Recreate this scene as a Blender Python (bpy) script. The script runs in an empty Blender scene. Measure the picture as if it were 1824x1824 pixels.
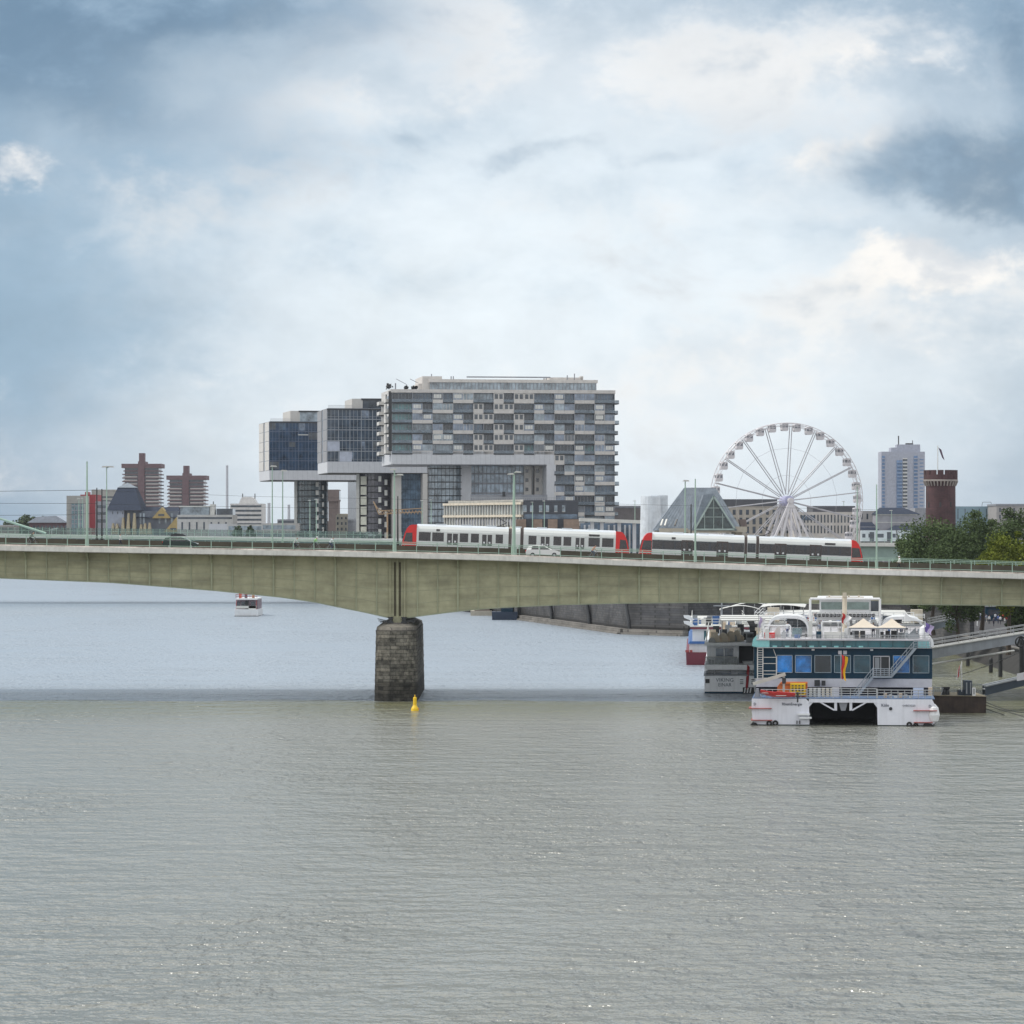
import bpy, bmesh, math, random
from mathutils import Vector, Matrix
random.seed(7)
R = math.radians
sc = bpy.context.scene
C = sc.collection
# ---------------------------------------------------------------- camera, sky, sun, exposure
F, W0, HY, H = 6150.0, 1824.0, 945.0, 21.2       # focal length and horizon of the photograph, eye height above the river
cam_d = bpy.data.cameras.new('camera'); cam = bpy.data.objects.new('camera', cam_d); C.objects.link(cam)
cam.location = (0, 0, H); cam.rotation_euler = (R(90), 0, 0)
cam_d.sensor_width = 36; cam_d.lens = 36 * F / W0; cam_d.shift_y = (HY - W0/2) / W0
cam_d.clip_start = 1; cam_d.clip_end = 60000
sc.camera = cam
sc.view_settings.view_transform = 'Standard'; sc.view_settings.look = 'None'
sc.view_settings.exposure = 0.34; sc.view_settings.gamma = 1.0
SUN_EL, SUN_AZ = R(54), R(-88)                   # azimuth from +Y towards -X
world = bpy.data.worlds.new('World'); sc.world = world; world.use_nodes = True
nt = world.node_tree; nt.nodes.clear()
def wn(t, **k):
    n = nt.nodes.new(t)
    for a, b in k.items(): setattr(n, a, b)
    return n
def wm(op, a, b=None, c=None, clamp=False):
    n = wn('ShaderNodeMath', operation=op); n.use_clamp = clamp
    for i, v in enumerate((a, b, c)):
        if v is None: continue
        if isinstance(v, (int, float)): n.inputs[i].default_value = v
        else: nt.links.new(v, n.inputs[i])
    return n.outputs[0]
tc = wn('ShaderNodeTexCoord'); sep = wn('ShaderNodeSeparateXYZ'); nt.links.new(tc.outputs['Generated'], sep.inputs[0])
az = wm('ARCTAN2', sep.outputs[0], sep.outputs[1]); el = wm('ARCSINE', sep.outputs[2])
K = F / W0
U = wm('MULTIPLY_ADD', az, K, 0.5)
V = wm('MULTIPLY_ADD', el, -K, HY / W0)           # V grows downwards, horizon at HY/W0
cmb = wn('ShaderNodeCombineXYZ'); nt.links.new(U, cmb.inputs[0]); nt.links.new(wm('MULTIPLY', V, 1.5), cmb.inputs[1])
def wnoise(scale, det=6, rough=.55, dist=0.0, off=0.0):
    n = wn('ShaderNodeTexNoise'); n.inputs['Scale'].default_value = scale; n.inputs['Detail'].default_value = det
    n.inputs['Roughness'].default_value = rough; n.inputs['Distortion'].default_value = dist
    mp = wn('ShaderNodeMapping'); mp.inputs['Location'].default_value = (off, off*.7, off*.3)
    nt.links.new(cmb.outputs[0], mp.inputs[0]); nt.links.new(mp.outputs[0], n.inputs['Vector']); return n
n1 = wnoise(3.2, 7, .58, .3, 3.1); n2 = wnoise(3.2, 7, .58, .3, 9.7); n3 = wnoise(9, 6, .62, .2, 1.7); n4 = wnoise(2.2, 4, .5, .0, 6.3)
Uw = wm('ADD', U, wm('MULTIPLY_ADD', n1.outputs[0], .26, -.13)); Vw = wm('ADD', V, wm('MULTIPLY_ADD', n2.outputs[0], .17, -.085))
def blob(cx, cy, rx, ry, ang=0, amp=1.0, sharp=1.0):
    cx, cy, rx, ry = cx/W0, cy/W0, rx/W0, ry/W0
    ca, sa = math.cos(R(ang)), math.sin(R(ang))
    du = wm('SUBTRACT', Uw, cx); dv = wm('SUBTRACT', Vw, cy)
    a = wm('ADD', wm('MULTIPLY', du, ca/rx), wm('MULTIPLY', dv, sa/rx))
    b = wm('ADD', wm('MULTIPLY', du, -sa/ry), wm('MULTIPLY', dv, ca/ry))
    d = wm('ADD', wm('MULTIPLY', a, a), wm('MULTIPLY', b, b))
    return wm('MULTIPLY', wm('EXPONENT', wm('MULTIPLY', wm('POWER', d, sharp), -1)), amp)
def total(bl, base):
    s = None
    for q in bl:
        v = blob(*q); s = v if s is None else wm('ADD', s, v)
    s = wm('ADD', s, wm('MULTIPLY_ADD', n3.outputs[0], base[0], base[1])); return s
def ramp(v, lo, hi):
    n = wn('ShaderNodeMapRange', interpolation_type='SMOOTHSTEP'); nt.links.new(v, n.inputs[0])
    n.inputs[1].default_value = lo; n.inputs[2].default_value = hi; return n.outputs[0]
def mixc(f, a, b):
    n = wn('ShaderNodeMix', data_type='RGBA'); nt.links.new(f, n.inputs[0]) if not isinstance(f, float) else setattr(n.inputs[0], 'default_value', f)
    for s, v in ((n.inputs[6], a), (n.inputs[7], b)):
        if isinstance(v, tuple): s.default_value = (*v, 1)
        else: nt.links.new(v, s)
    return n.outputs[2]
# thin overcast: near white above the middle of the skyline, blue grey towards the sides
n5 = wnoise(5.5, 10, .60, .25, 4.4); n6 = wnoise(13, 8, .62, .15, 8.8)
fb = wm('ADD', wm('MULTIPLY', n5.outputs[0], .7), wm('MULTIPLY', n6.outputs[0], .3))
du = wm('MULTIPLY', wm('SUBTRACT', U, .55), 1.62); dv = wm('MULTIPLY', wm('SUBTRACT', V, .335), 2.25)
rad = wm('ADD', wm('ADD', wm('MULTIPLY', du, du), wm('MULTIPLY', dv, dv)), wm('MULTIPLY_ADD', n1.outputs[0], .9, -.45))
base = mixc(ramp(rad, -.10, 1.2), (.70, .76, .805), (.185, .285, .395))
leftb = total([(40, 620, 330, 140, 0, 1.3), (200, 360, 420, 130, -10, .8), (700, 470, 330, 60, 0, .35), (700, 262, 300, 46, -4, .35), (1420, 330, 260, 50, -5, .4), (1450, 455, 200, 30, -4, .3)], (1.6, -.8))
col = mixc(wm('MULTIPLY', ramp(leftb, .0, 1.2), .72), base, (.24, .36, .48))
# bright cream cloud banks, broken by fine noise
fin = wm('MULTIPLY_ADD', fb, 3.8, -1.9)
def bank(bl):
    s = None
    for q in bl:
        v = blob(*q); s = v if s is None else wm('ADD', s, v)
    return wm('ADD', s, fin)
cream = bank([(1320, 95, 520, 100, 3, .75), (860, 90, 260, 90, 8, .55), (640, 150, 150, 50, 8, .4), (1650, 560, 300, 130, -10, .62), (1350, 610, 340, 60, 0, .45), (350, 700, 260, 50, -4, .35), (1150, 700, 560, 80, 0, .40), (1520, 290, 150, 60, -20, .45), (760, 200, 360, 60, 0, .2), (860, 360, 260, 34, -4, .25), (1240, 400, 260, 50, -5, .3), (300, 420, 260, 40, 0, .15)])
col = mixc(wm('MULTIPLY', ramp(cream, .0, 1.05), .85), col, mixc(ramp(fb, .42, .60), (.60, .645, .69), (.77, .755, .735)))
cumu = bank([(1662, 462, 110, 52, -6, 1.2, 1.6), (1790, 470, 60, 40, 0, .6), (1500, 280, 90, 36, -20, .55, 1.4), (20, 300, 90, 40, 0, .8, 1.2), (20, 165, 70, 40, 0, .45), (1560, 530, 100, 26, -8, .5), (1790, 600, 60, 26, -10, .4), (1600, 130, 200, 40, 8, .55), (680, 140, 80, 38, 10, .55)])
col = mixc(wm('MULTIPLY', ramp(cumu, .25, .95), .9), col, mixc(ramp(fb, .44, .58), (.62, .635, .66), (.86, .82, .77)))
# slate undersides
dark = bank([(380, 20, 330, 70, 8, .95), (60, 70, 330, 130, 12, .95), (1735, 318, 190, 92, 14, 1.2, 1.5), (1824, 80, 80, 150, 0, .9, 1.3), (1000, 245, 130, 34, -22, .55), (735, 245, 60, 22, 5, .45), (1165, 270, 90, 32, 5, .4), (150, 180, 330, 60, 10, .35), (1560, 612, 50, 26, -10, .35), (1640, 145, 60, 14, 5, .35)])
darkm = ramp(dark, .05, 1.05)
col = mixc(wm('MULTIPLY', darkm, .80), col, mixc(ramp(fb, .40, .60), (.105, .18, .27), (.20, .295, .40)))
tex = wn('ShaderNodeVectorMath', operation='SCALE'); nt.links.new(col, tex.inputs[0]); nt.links.new(wm('MULTIPLY_ADD', wm('ADD', wm('MULTIPLY', n5.outputs[0], .5), wm('MULTIPLY', n6.outputs[0], .5)), .55, .745), tex.inputs['Scale'])
col = tex.outputs[0]
# the rest of the horizon, behind and beside the viewer: bright broken overcast
side = ramp(wm('ABSOLUTE', wm('SUBTRACT', U, .5)), .62, 1.3)
col = mixc(side, col, mixc(ramp(n4.outputs[0], .35, .65), (.62, .67, .73), (.98, .98, .97)))
# the high sky away from the picture: broken grey cloud
hi = ramp(V, .0, -1.2)
col = mixc(hi, col, mixc(ramp(n4.outputs[0], .35, .65), (.62, .68, .74), (1.15, 1.15, 1.14)))
below = ramp(sep.outputs[2], .0, -.02)
col = mixc(below, col, (.20, .22, .22))
sky = wn('ShaderNodeTexSky', sky_type='NISHITA', sun_disc=False); sky.sun_elevation = SUN_EL; sky.sun_rotation = SUN_AZ
bg1 = wn('ShaderNodeBackground'); nt.links.new(sky.outputs[0], bg1.inputs[0]); bg1.inputs[1].default_value = .10
bg2 = wn('ShaderNodeBackground'); nt.links.new(col, bg2.inputs[0]); bg2.inputs[1].default_value = 1.0
mx = wn('ShaderNodeMixShader'); mx.inputs[0].default_value = .92
nt.links.new(bg1.outputs[0], mx.inputs[1]); nt.links.new(bg2.outputs[0], mx.inputs[2])
wo = wn('ShaderNodeOutputWorld'); nt.links.new(mx.outputs[0], wo.inputs[0])
sd = bpy.data.lights.new('sun', 'SUN'); sd.energy = 1.9; sd.angle = R(10); sd.color = (1, .95, .86)
sun = bpy.data.objects.new('sun', sd); C.objects.link(sun)
sdir = Vector((math.sin(SUN_AZ)*math.cos(SUN_EL), math.cos(SUN_AZ)*math.cos(SUN_EL), math.sin(SUN_EL)))
sun.rotation_euler = sdir.to_track_quat('Z', 'Y').to_euler(); sun.location = (-200, 300, 300)

# ---------------------------------------------------------------- helpers
def X(px, D): return (px - 912) * D / F
def Z(py, D): return H - (py - HY) * D / F
def lerp(pts, x):
    if x <= pts[0][0]:
        (a, b), (c, d) = pts[0], pts[1]; return b + (d-b)*(x-a)/(c-a)
    for (a, b), (c, d) in zip(pts, pts[1:]):
        if x <= c: return b + (d-b)*(x-a)/(c-a)
    (a, b), (c, d) = pts[-2], pts[-1]; return d + (d-b)/(c-a)*(x-c)
MATS = {}
def M(name, col, rough=.6, metal=0.0, var=.12, scale=.6, bump=0.0, bs=4.0, streak=0.0, spec=.5, alpha=1.0):
    if name in MATS: return MATS[name]
    m = bpy.data.materials.new(name); m.use_nodes = True; t = m.node_tree; p = t.nodes['Principled BSDF']
    p.inputs['Roughness'].default_value = rough; p.inputs['Metallic'].default_value = metal
    p.inputs['Specular IOR Level'].default_value = spec
    tcn = t.nodes.new('ShaderNodeTexCoord'); nz = t.nodes.new('ShaderNodeTexNoise'); nz.inputs['Scale'].default_value = scale
    nz.inputs['Detail'].default_value = 6; nz.inputs['Roughness'].default_value = .65
    t.links.new(tcn.outputs['Object'], nz.inputs['Vector'])
    mr = t.nodes.new('ShaderNodeMapRange'); mr.inputs[1].default_value = .3; mr.inputs[2].default_value = .7
    mr.inputs[3].default_value = 1-var*1.6; mr.inputs[4].default_value = 1+var; t.links.new(nz.outputs[0], mr.inputs[0])
    out = mr.outputs[0]
    if streak:
        mp = t.nodes.new('ShaderNodeMapping'); mp.inputs['Scale'].default_value = (2.2, 2.2, .16) if streak > 0 else (.10, .1, .9); t.links.new(tcn.outputs['Object'], mp.inputs[0])
        n2 = t.nodes.new('ShaderNodeTexNoise'); n2.inputs['Scale'].default_value = 1.3; n2.inputs['Detail'].default_value = 5; t.links.new(mp.outputs[0], n2.inputs['Vector'])
        r2 = t.nodes.new('ShaderNodeMapRange'); r2.inputs[1].default_value = .45; r2.inputs[2].default_value = .72; r2.inputs[3].default_value = 1; r2.inputs[4].default_value = 1-abs(streak)
        t.links.new(n2.outputs[0], r2.inputs[0]); mm = t.nodes.new('ShaderNodeMath'); mm.operation = 'MULTIPLY'; t.links.new(out, mm.inputs[0]); t.links.new(r2.outputs[0], mm.inputs[1]); out = mm.outputs[0]
    hs = t.nodes.new('ShaderNodeVectorMath'); hs.operation = 'SCALE'; hs.inputs[0].default_value = col; t.links.new(out, hs.inputs['Scale'])
    t.links.new(hs.outputs[0], p.inputs['Base Color'])
    if bump:
        nb = t.nodes.new('ShaderNodeTexNoise'); nb.inputs['Scale'].default_value = bs; nb.inputs['Detail'].default_value = 5; t.links.new(tcn.outputs['Object'], nb.inputs['Vector'])
        bn = t.nodes.new('ShaderNodeBump'); bn.inputs['Strength'].default_value = bump; bn.inputs['Distance'].default_value = .1
        t.links.new(nb.outputs[0], bn.inputs['Height']); t.links.new(bn.outputs[0], p.inputs['Normal'])
    if alpha < 1:
        tr = t.nodes.new('ShaderNodeBsdfTransparent'); mxn = t.nodes.new('ShaderNodeMixShader'); mxn.inputs[0].default_value = alpha
        o = t.nodes['Material Output']; t.links.new(tr.outputs[0], mxn.inputs[1]); t.links.new(p.outputs[0], mxn.inputs[2]); t.links.new(mxn.outputs[0], o.inputs[0])
    MATS[name] = m; return m
def glass(name, col, rough=.12, var=.45, scale=.35, alpha=1.0):
    m = M(name, col, rough=rough, var=var, scale=scale, spec=.5, alpha=alpha); m.node_tree.nodes['Principled BSDF'].inputs['IOR'].default_value = 1.75; return m
def brickmat(name, c1, c2, mortar, sx=1.0, row=.3, stain=.45, scale=.25, water=False, wz=1.2):
    m = bpy.data.materials.new(name); m.use_nodes = True; t = m.node_tree; p = t.nodes['Principled BSDF']; p.inputs['Roughness'].default_value = .9
    tcn = t.nodes.new('ShaderNodeTexCoord'); sp = t.nodes.new('ShaderNodeSeparateXYZ'); t.links.new(tcn.outputs['Object'], sp.inputs[0])
    ad = t.nodes.new('ShaderNodeMath'); ad.operation = 'ADD'; t.links.new(sp.outputs[0], ad.inputs[0]); t.links.new(sp.outputs[1], ad.inputs[1])
    cb = t.nodes.new('ShaderNodeCombineXYZ'); t.links.new(ad.outputs[0], cb.inputs[0]); t.links.new(sp.outputs[2], cb.inputs[1])
    br = t.nodes.new('ShaderNodeTexBrick'); t.links.new(cb.outputs[0], br.inputs['Vector'])
    br.inputs['Color1'].default_value = (*c1, 1); br.inputs['Color2'].default_value = (*c2, 1); br.inputs['Mortar'].default_value = (*mortar, 1)
    br.inputs['Scale'].default_value = 1; br.inputs['Brick Width'].default_value = sx; br.inputs['Row Height'].default_value = row; br.inputs['Mortar Size'].default_value = row*.07
    nz = t.nodes.new('ShaderNodeTexNoise'); nz.inputs['Scale'].default_value = scale; nz.inputs['Detail'].default_value = 8; nz.inputs['Roughness'].default_value = .7
    t.links.new(tcn.outputs['Object'], nz.inputs['Vector'])
    mr = t.nodes.new('ShaderNodeMapRange'); mr.inputs[1].default_value = .38; mr.inputs[2].default_value = .64; mr.inputs[3].default_value = 1-stain; mr.inputs[4].default_value = 1.2
    t.links.new(nz.outputs[0], mr.inputs[0]); sc_ = mr.outputs[0]
    if water:
        a2 = t.nodes.new('ShaderNodeMath'); a2.operation = 'MULTIPLY_ADD'; t.links.new(nz.outputs[0], a2.inputs[0]); a2.inputs[1].default_value = -1.6; t.links.new(sp.outputs[2], a2.inputs[2])
        r3 = t.nodes.new('ShaderNodeMapRange'); r3.inputs[1].default_value = wz-1.0; r3.inputs[2].default_value = wz-.6; r3.inputs[3].default_value = .28; r3.inputs[4].default_value = 1; t.links.new(a2.outputs[0], r3.inputs[0])
        mm = t.nodes.new('ShaderNodeMath'); mm.operation = 'MULTIPLY'; t.links.new(sc_, mm.inputs[0]); t.links.new(r3.outputs[0], mm.inputs[1]); sc_ = mm.outputs[0]
    vs = t.nodes.new('ShaderNodeVectorMath'); vs.operation = 'SCALE'; t.links.new(br.outputs[0], vs.inputs[0]); t.links.new(sc_, vs.inputs['Scale']); t.links.new(vs.outputs[0], p.inputs['Base Color'])
    bn = t.nodes.new('ShaderNodeBump'); bn.inputs['Strength'].default_value = .8; bn.inputs['Distance'].default_value = .12
    t.links.new(vs.outputs[0], bn.inputs['Height']); t.links.new(bn.outputs[0], p.inputs['Normal'])
    return m
def leafmat(name, a, b, scale=.5):
    m = bpy.data.materials.new(name); m.use_nodes = True; t = m.node_tree; p = t.nodes['Principled BSDF']; p.inputs['Roughness'].default_value = .9; p.inputs['Specular IOR Level'].default_value = .12
    g = t.nodes.new('ShaderNodeNewGeometry'); tcn = t.nodes.new('ShaderNodeTexCoord')
    nz = t.nodes.new('ShaderNodeTexNoise'); nz.inputs['Scale'].default_value = scale; nz.inputs['Detail'].default_value = 4; t.links.new(tcn.outputs['Object'], nz.inputs['Vector'])
    ad = t.nodes.new('ShaderNodeMath'); ad.operation = 'MULTIPLY_ADD'; t.links.new(g.outputs['Random Per Island'], ad.inputs[0]); ad.inputs[1].default_value = .5; t.links.new(nz.outputs[0], ad.inputs[2])
    mr = t.nodes.new('ShaderNodeMapRange'); mr.inputs[1].default_value = .45; mr.inputs[2].default_value = 1.05; t.links.new(ad.outputs[0], mr.inputs[0])
    mx_ = t.nodes.new('ShaderNodeMix'); mx_.data_type = 'RGBA'; t.links.new(mr.outputs[0], mx_.inputs[0]); mx_.inputs[6].default_value = (*a, 1); mx_.inputs[7].default_value = (*b, 1)
    t.links.new(mx_.outputs[2], p.inputs['Base Color']); p.inputs['Transmission Weight'].default_value = 0
    return m

BASE = {}
class MB:
    def __init__(s): s.v = []; s.f = []; s.m = []
    def add(s, vs, fs, m=0):
        o = len(s.v); s.v += [Vector(v) for v in vs]
        for f in fs: s.f.append([i+o for i in f]); s.m.append(m)
        return s
    def box(s, x0, x1, y0, y1, z0, z1, m=0):
        if x1 < x0: x0, x1 = x1, x0
        if y1 < y0: y0, y1 = y1, y0
        if z1 < z0: z0, z1 = z1, z0
        return s.add([(x0,y0,z0),(x1,y0,z0),(x1,y1,z0),(x0,y1,z0),(x0,y0,z1),(x1,y0,z1),(x1,y1,z1),(x0,y1,z1)],
              [(0,3,2,1),(4,5,6,7),(0,1,5,4),(1,2,6,5),(2,3,7,6),(3,0,4,7)], m)
    def prism(s, pts, a, b, axis='y', m=0):
        n = len(pts)
        def mk(p, t): return {'y': (p[0], t, p[1]), 'z': (p[0], p[1], t), 'x': (t, p[0], p[1])}[axis]
        vs = [mk(p, a) for p in pts] + [mk(p, b) for p in pts]
        fs = [tuple(range(n)), tuple(range(2*n-1, n-1, -1))] + [(i, i+n, (i+1) % n + n, (i+1) % n) for i in range(n)]
        return s.add(vs, fs, m)
    def tube(s, p, q, r, m=0, n=6, r2=None):
        p, q = Vector(p), Vector(q); d = q - p
        if d.length < 1e-6: return s
        r2 = r if r2 is None else r2
        t = d.normalized(); a = t.orthogonal().normalized(); b = t.cross(a)
        vs = []
        for c, rr in ((p, r), (q, r2)):
            for i in range(n):
                an = 2*math.pi*i/n; vs.append(c + a*math.cos(an)*rr + b*math.sin(an)*rr)
        return s.add(vs, [(i, (i+1) % n, (i+1) % n+n, i+n) for i in range(n)] + [tuple(range(n-1, -1, -1)), tuple(range(n, 2*n))], m)
    def path(s, pts, r, m=0, n=5):
        for a, b in zip(pts, pts[1:]): s.tube(a, b, r, m, n)
        return s
    def beam(s, p, q, w, h, m=0):
        p, q = Vector(p), Vector(q); t = (q-p).normalized(); up = Vector((0,0,1))
        if abs(t.z) > .95: up = Vector((0,1,0))
        a = t.cross(up).normalized()*w/2; b = a.cross(t).normalized()*h/2
        vs = [c + i*a + j*b for c in (p, q) for i, j in ((-1,-1),(1,-1),(1,1),(-1,1))]
        return s.add(vs, [(0,1,2,3),(7,6,5,4),(0,4,5,1),(1,5,6,2),(2,6,7,3),(3,7,4,0)], m)
    def lathe(s, prof, c, n=16, m=0, a0=0, a1=2*math.pi):
        full = abs(a1-a0-2*math.pi) < 1e-4; k = n if full else n+1; vs = []
        for r, z in prof:
            for i in range(k):
                an = a0+(a1-a0)*i/n; vs.append((c[0]+r*math.cos(an), c[1]+r*math.sin(an), c[2]+z))
        fs = []
        for j in range(len(prof)-1):
            for i in range(n):
                i2 = (i+1) % k; fs.append((j*k+i, j*k+i2, (j+1)*k+i2, (j+1)*k+i))
        if full: fs += [tuple(range(n-1, -1, -1)), tuple((len(prof)-1)*k+i for i in range(n))]
        return s.add(vs, fs, m)
    def ring(s, c, rad, r, axis='y', n=32, k=6, m=0, a0=0, a1=2*math.pi):
        full = abs(a1-a0-2*math.pi) < 1e-4; cnt = n if full else n+1; vs = []
        for i in range(cnt):
            an = a0+(a1-a0)*i/n; ca, sa = math.cos(an), math.sin(an)
            for j in range(k):
                b = 2*math.pi*j/k; rr = rad+r*math.cos(b); h = r*math.sin(b)
                vs.append(Vector(c)+Vector({'y': (rr*ca, h, rr*sa), 'z': (rr*ca, rr*sa, h), 'x': (h, rr*ca, rr*sa)}[axis]))
        return s.add(vs, [(i*k+j, i*k+(j+1) % k, ((i+1) % cnt)*k+(j+1) % k, ((i+1) % cnt)*k+j) for i in range(n) for j in range(k)], m)
    def sheet(s, rows, m=0):
        n = len(rows[0]); vs = [p for r in rows for p in r]
        return s.add(vs, [(j*n+i, j*n+i+1, (j+1)*n+i+1, (j+1)*n+i) for j in range(len(rows)-1) for i in range(n-1)], m)
    def build(s, name, mats, parent=None, label=None, smooth=False, recalc=True):
        if not isinstance(mats, (list, tuple)): mats = [mats]
        me = bpy.data.meshes.new(name); off = BASE.get(parent.name, Vector()) if parent else Vector()
        me.from_pydata([v-off for v in s.v], [], s.f)
        for m in mats: me.materials.append(m)
        me.polygons.foreach_set('material_index', s.m)
        if recalc:
            bm = bmesh.new(); bm.from_mesh(me); bmesh.ops.recalc_face_normals(bm, faces=bm.faces); bm.to_mesh(me); bm.free()
        if smooth: me.polygons.foreach_set('use_smooth', [True]*len(me.polygons))
        me.update()
        o = bpy.data.objects.new(name, me); C.objects.link(o)
        if parent: o.parent = parent; BASE[o.name] = off
        if label: o['label'] = label
        return o
def thing(name, label, cat, loc=(0,0,0), group=None, local=False, rz=0, ry=0):
    o = bpy.data.objects.new(name, None); C.objects.link(o); o.location = loc; o.rotation_euler = (0, ry, rz); o.empty_display_size = .5
    o['label'] = label; o['category'] = cat
    if group: o['group'] = group
    BASE[o.name] = Vector() if local else Vector(loc)
    return o
def tag(o, label, cat, group=None):
    o['label'] = label; o['category'] = cat
    if group: o['group'] = group
    return o
def kids(o): return [c for c in C.objects if c.parent == o]
CH = {}
def tree_of(o):
    if o.name not in CH: CH[o.name] = [(c, [g for g in kids(c)]) for c in kids(o)]
    return CH[o.name]
def dup(root, loc, label, rz=None, group=None, scale=None, swap=None, ry=None):
    r = root.copy(); C.objects.link(r); r.location = loc; r['label'] = label
    if group: r['group'] = group
    if rz is not None: r.rotation_euler.z = rz
    if ry is not None: r.rotation_euler.y = ry
    if scale: r.scale = (scale,)*3
    for c, gs in tree_of(root):
        c2 = c.copy(); C.objects.link(c2); c2.parent = r
        if swap and c2.data.materials and c2.data.materials[0].name in swap:
            c2.data = c2.data.copy(); c2.data.materials[0] = swap[c2.data.materials[0].name] if c2.data.materials[0].name in swap else c2.data.materials[0]
        for g in gs:
            g2 = g.copy(); C.objects.link(g2); g2.parent = c2
    return r
def struct(o): o['kind'] = 'structure'; return o
def text(s, size, mat, parent, loc, rot=(R(90), 0, 0), name='lettering', extr=.02, align='CENTER', sx=1.0):
    cu = bpy.data.curves.new(name, 'FONT'); cu.body = s; cu.size = size; cu.extrude = extr; cu.align_x = align; cu.align_y = 'CENTER'; cu.resolution_u = 3
    t = bpy.data.objects.new(name, cu); C.objects.link(t); dg = bpy.context.evaluated_depsgraph_get()
    me = bpy.data.meshes.new_from_object(t.evaluated_get(dg)); bpy.data.objects.remove(t); me.materials.clear(); me.materials.append(mat)
    o = bpy.data.objects.new(name, me); C.objects.link(o)
    o.location = Vector(loc) - (BASE.get(parent.name, Vector()) if parent else Vector()); o.rotation_euler = rot; o.scale = (sx, 1, 1); o.parent = parent
    return o

# ---------------------------------------------------------------- materials
concrete = M('concrete', (.42,.41,.38), .85, var=.15, bump=.2, streak=.25)
panel = M('white_panel', (.53,.54,.565), .5, var=.05, streak=.06)
panel_w = M('warm_panel', (.55,.53,.50), .5, var=.06)
beige = M('beige_cladding', (.55,.525,.50), .6, var=.10)
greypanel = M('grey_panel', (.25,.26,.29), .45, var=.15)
dglass = glass('dark_glass', (.045,.06,.08)); bglass = glass('blue_glass', (.10,.15,.215)); lglass = glass('light_glass', (.28,.34,.39))
vglass = glass('violet_glass', (.22,.27,.35), .2)
navy = M('navy_paint', (.008,.038,.068), .4, spec=.2); slate = M('slate_roof', (.035,.045,.070), .9, spec=.2, var=.2, scale=1.5)
slate_l = M('zinc_roof', (.20,.235,.275), .45, var=.15, scale=.8, streak=.2)
white = M('white_paint', (.74,.75,.76), .4, var=.04, streak=.08); cream = M('cream_paint', (.62,.55,.44), .5)
offw = M('off_white', (.60,.60,.57), .5, var=.06, streak=.08)
dark = M('dark_metal', (.03,.032,.035), .5); steel = M('pale_steel', (.40,.41,.42), .4, .3); gsteel = M('grey_steel', (.27,.29,.31), .5, .2, streak=.1)
mint = M('mint_green_paint', (.33,.46,.38), .5, var=.08); olive = M('olive_girder_paint', (.385,.375,.245), .6, var=.15, scale=.5, streak=-.30)
red = M('red_paint', (.72,.03,.03), .35, var=.05); darkred = M('dark_red_paint', (.30,.05,.05), .5); maroon = M('maroon_paint', (.17,.03,.045), .5, var=.1)
brick_r = M('red_brick', (.20,.085,.075), .85, var=.15); brownb = M('brown_brick', (.085,.05,.055), .9)
asph = M('asphalt', (.06,.058,.055), .9, var=.15); pave = M('paving', (.22,.21,.20), .9, var=.15, scale=.3)
rubber = M('rubber', (.015,.015,.016), .8); yellow = M('yellow_paint', (.78,.50,.01), .4, var=.05); orange = M('orange_paint', (.62,.16,.04), .5)
blue = M('blue_paint', (.04,.12,.32), .5); teal = glass('teal_glass', (.008,.10,.125), .15); tealb = glass('bright_teal_glass', (.22,.55,.56), .2, .15)
tan = M('tan_canvas', (.52,.42,.32), .8); purple = M('purple_cloth', (.20,.14,.42), .8); skin = M('skin', (.45,.27,.19), .6); hair = M('dark_hair', (.03,.02,.015), .7)
rust = M('rusty_steel', (.055,.038,.03), .8, var=.35, scale=.8, streak=.3)
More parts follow.
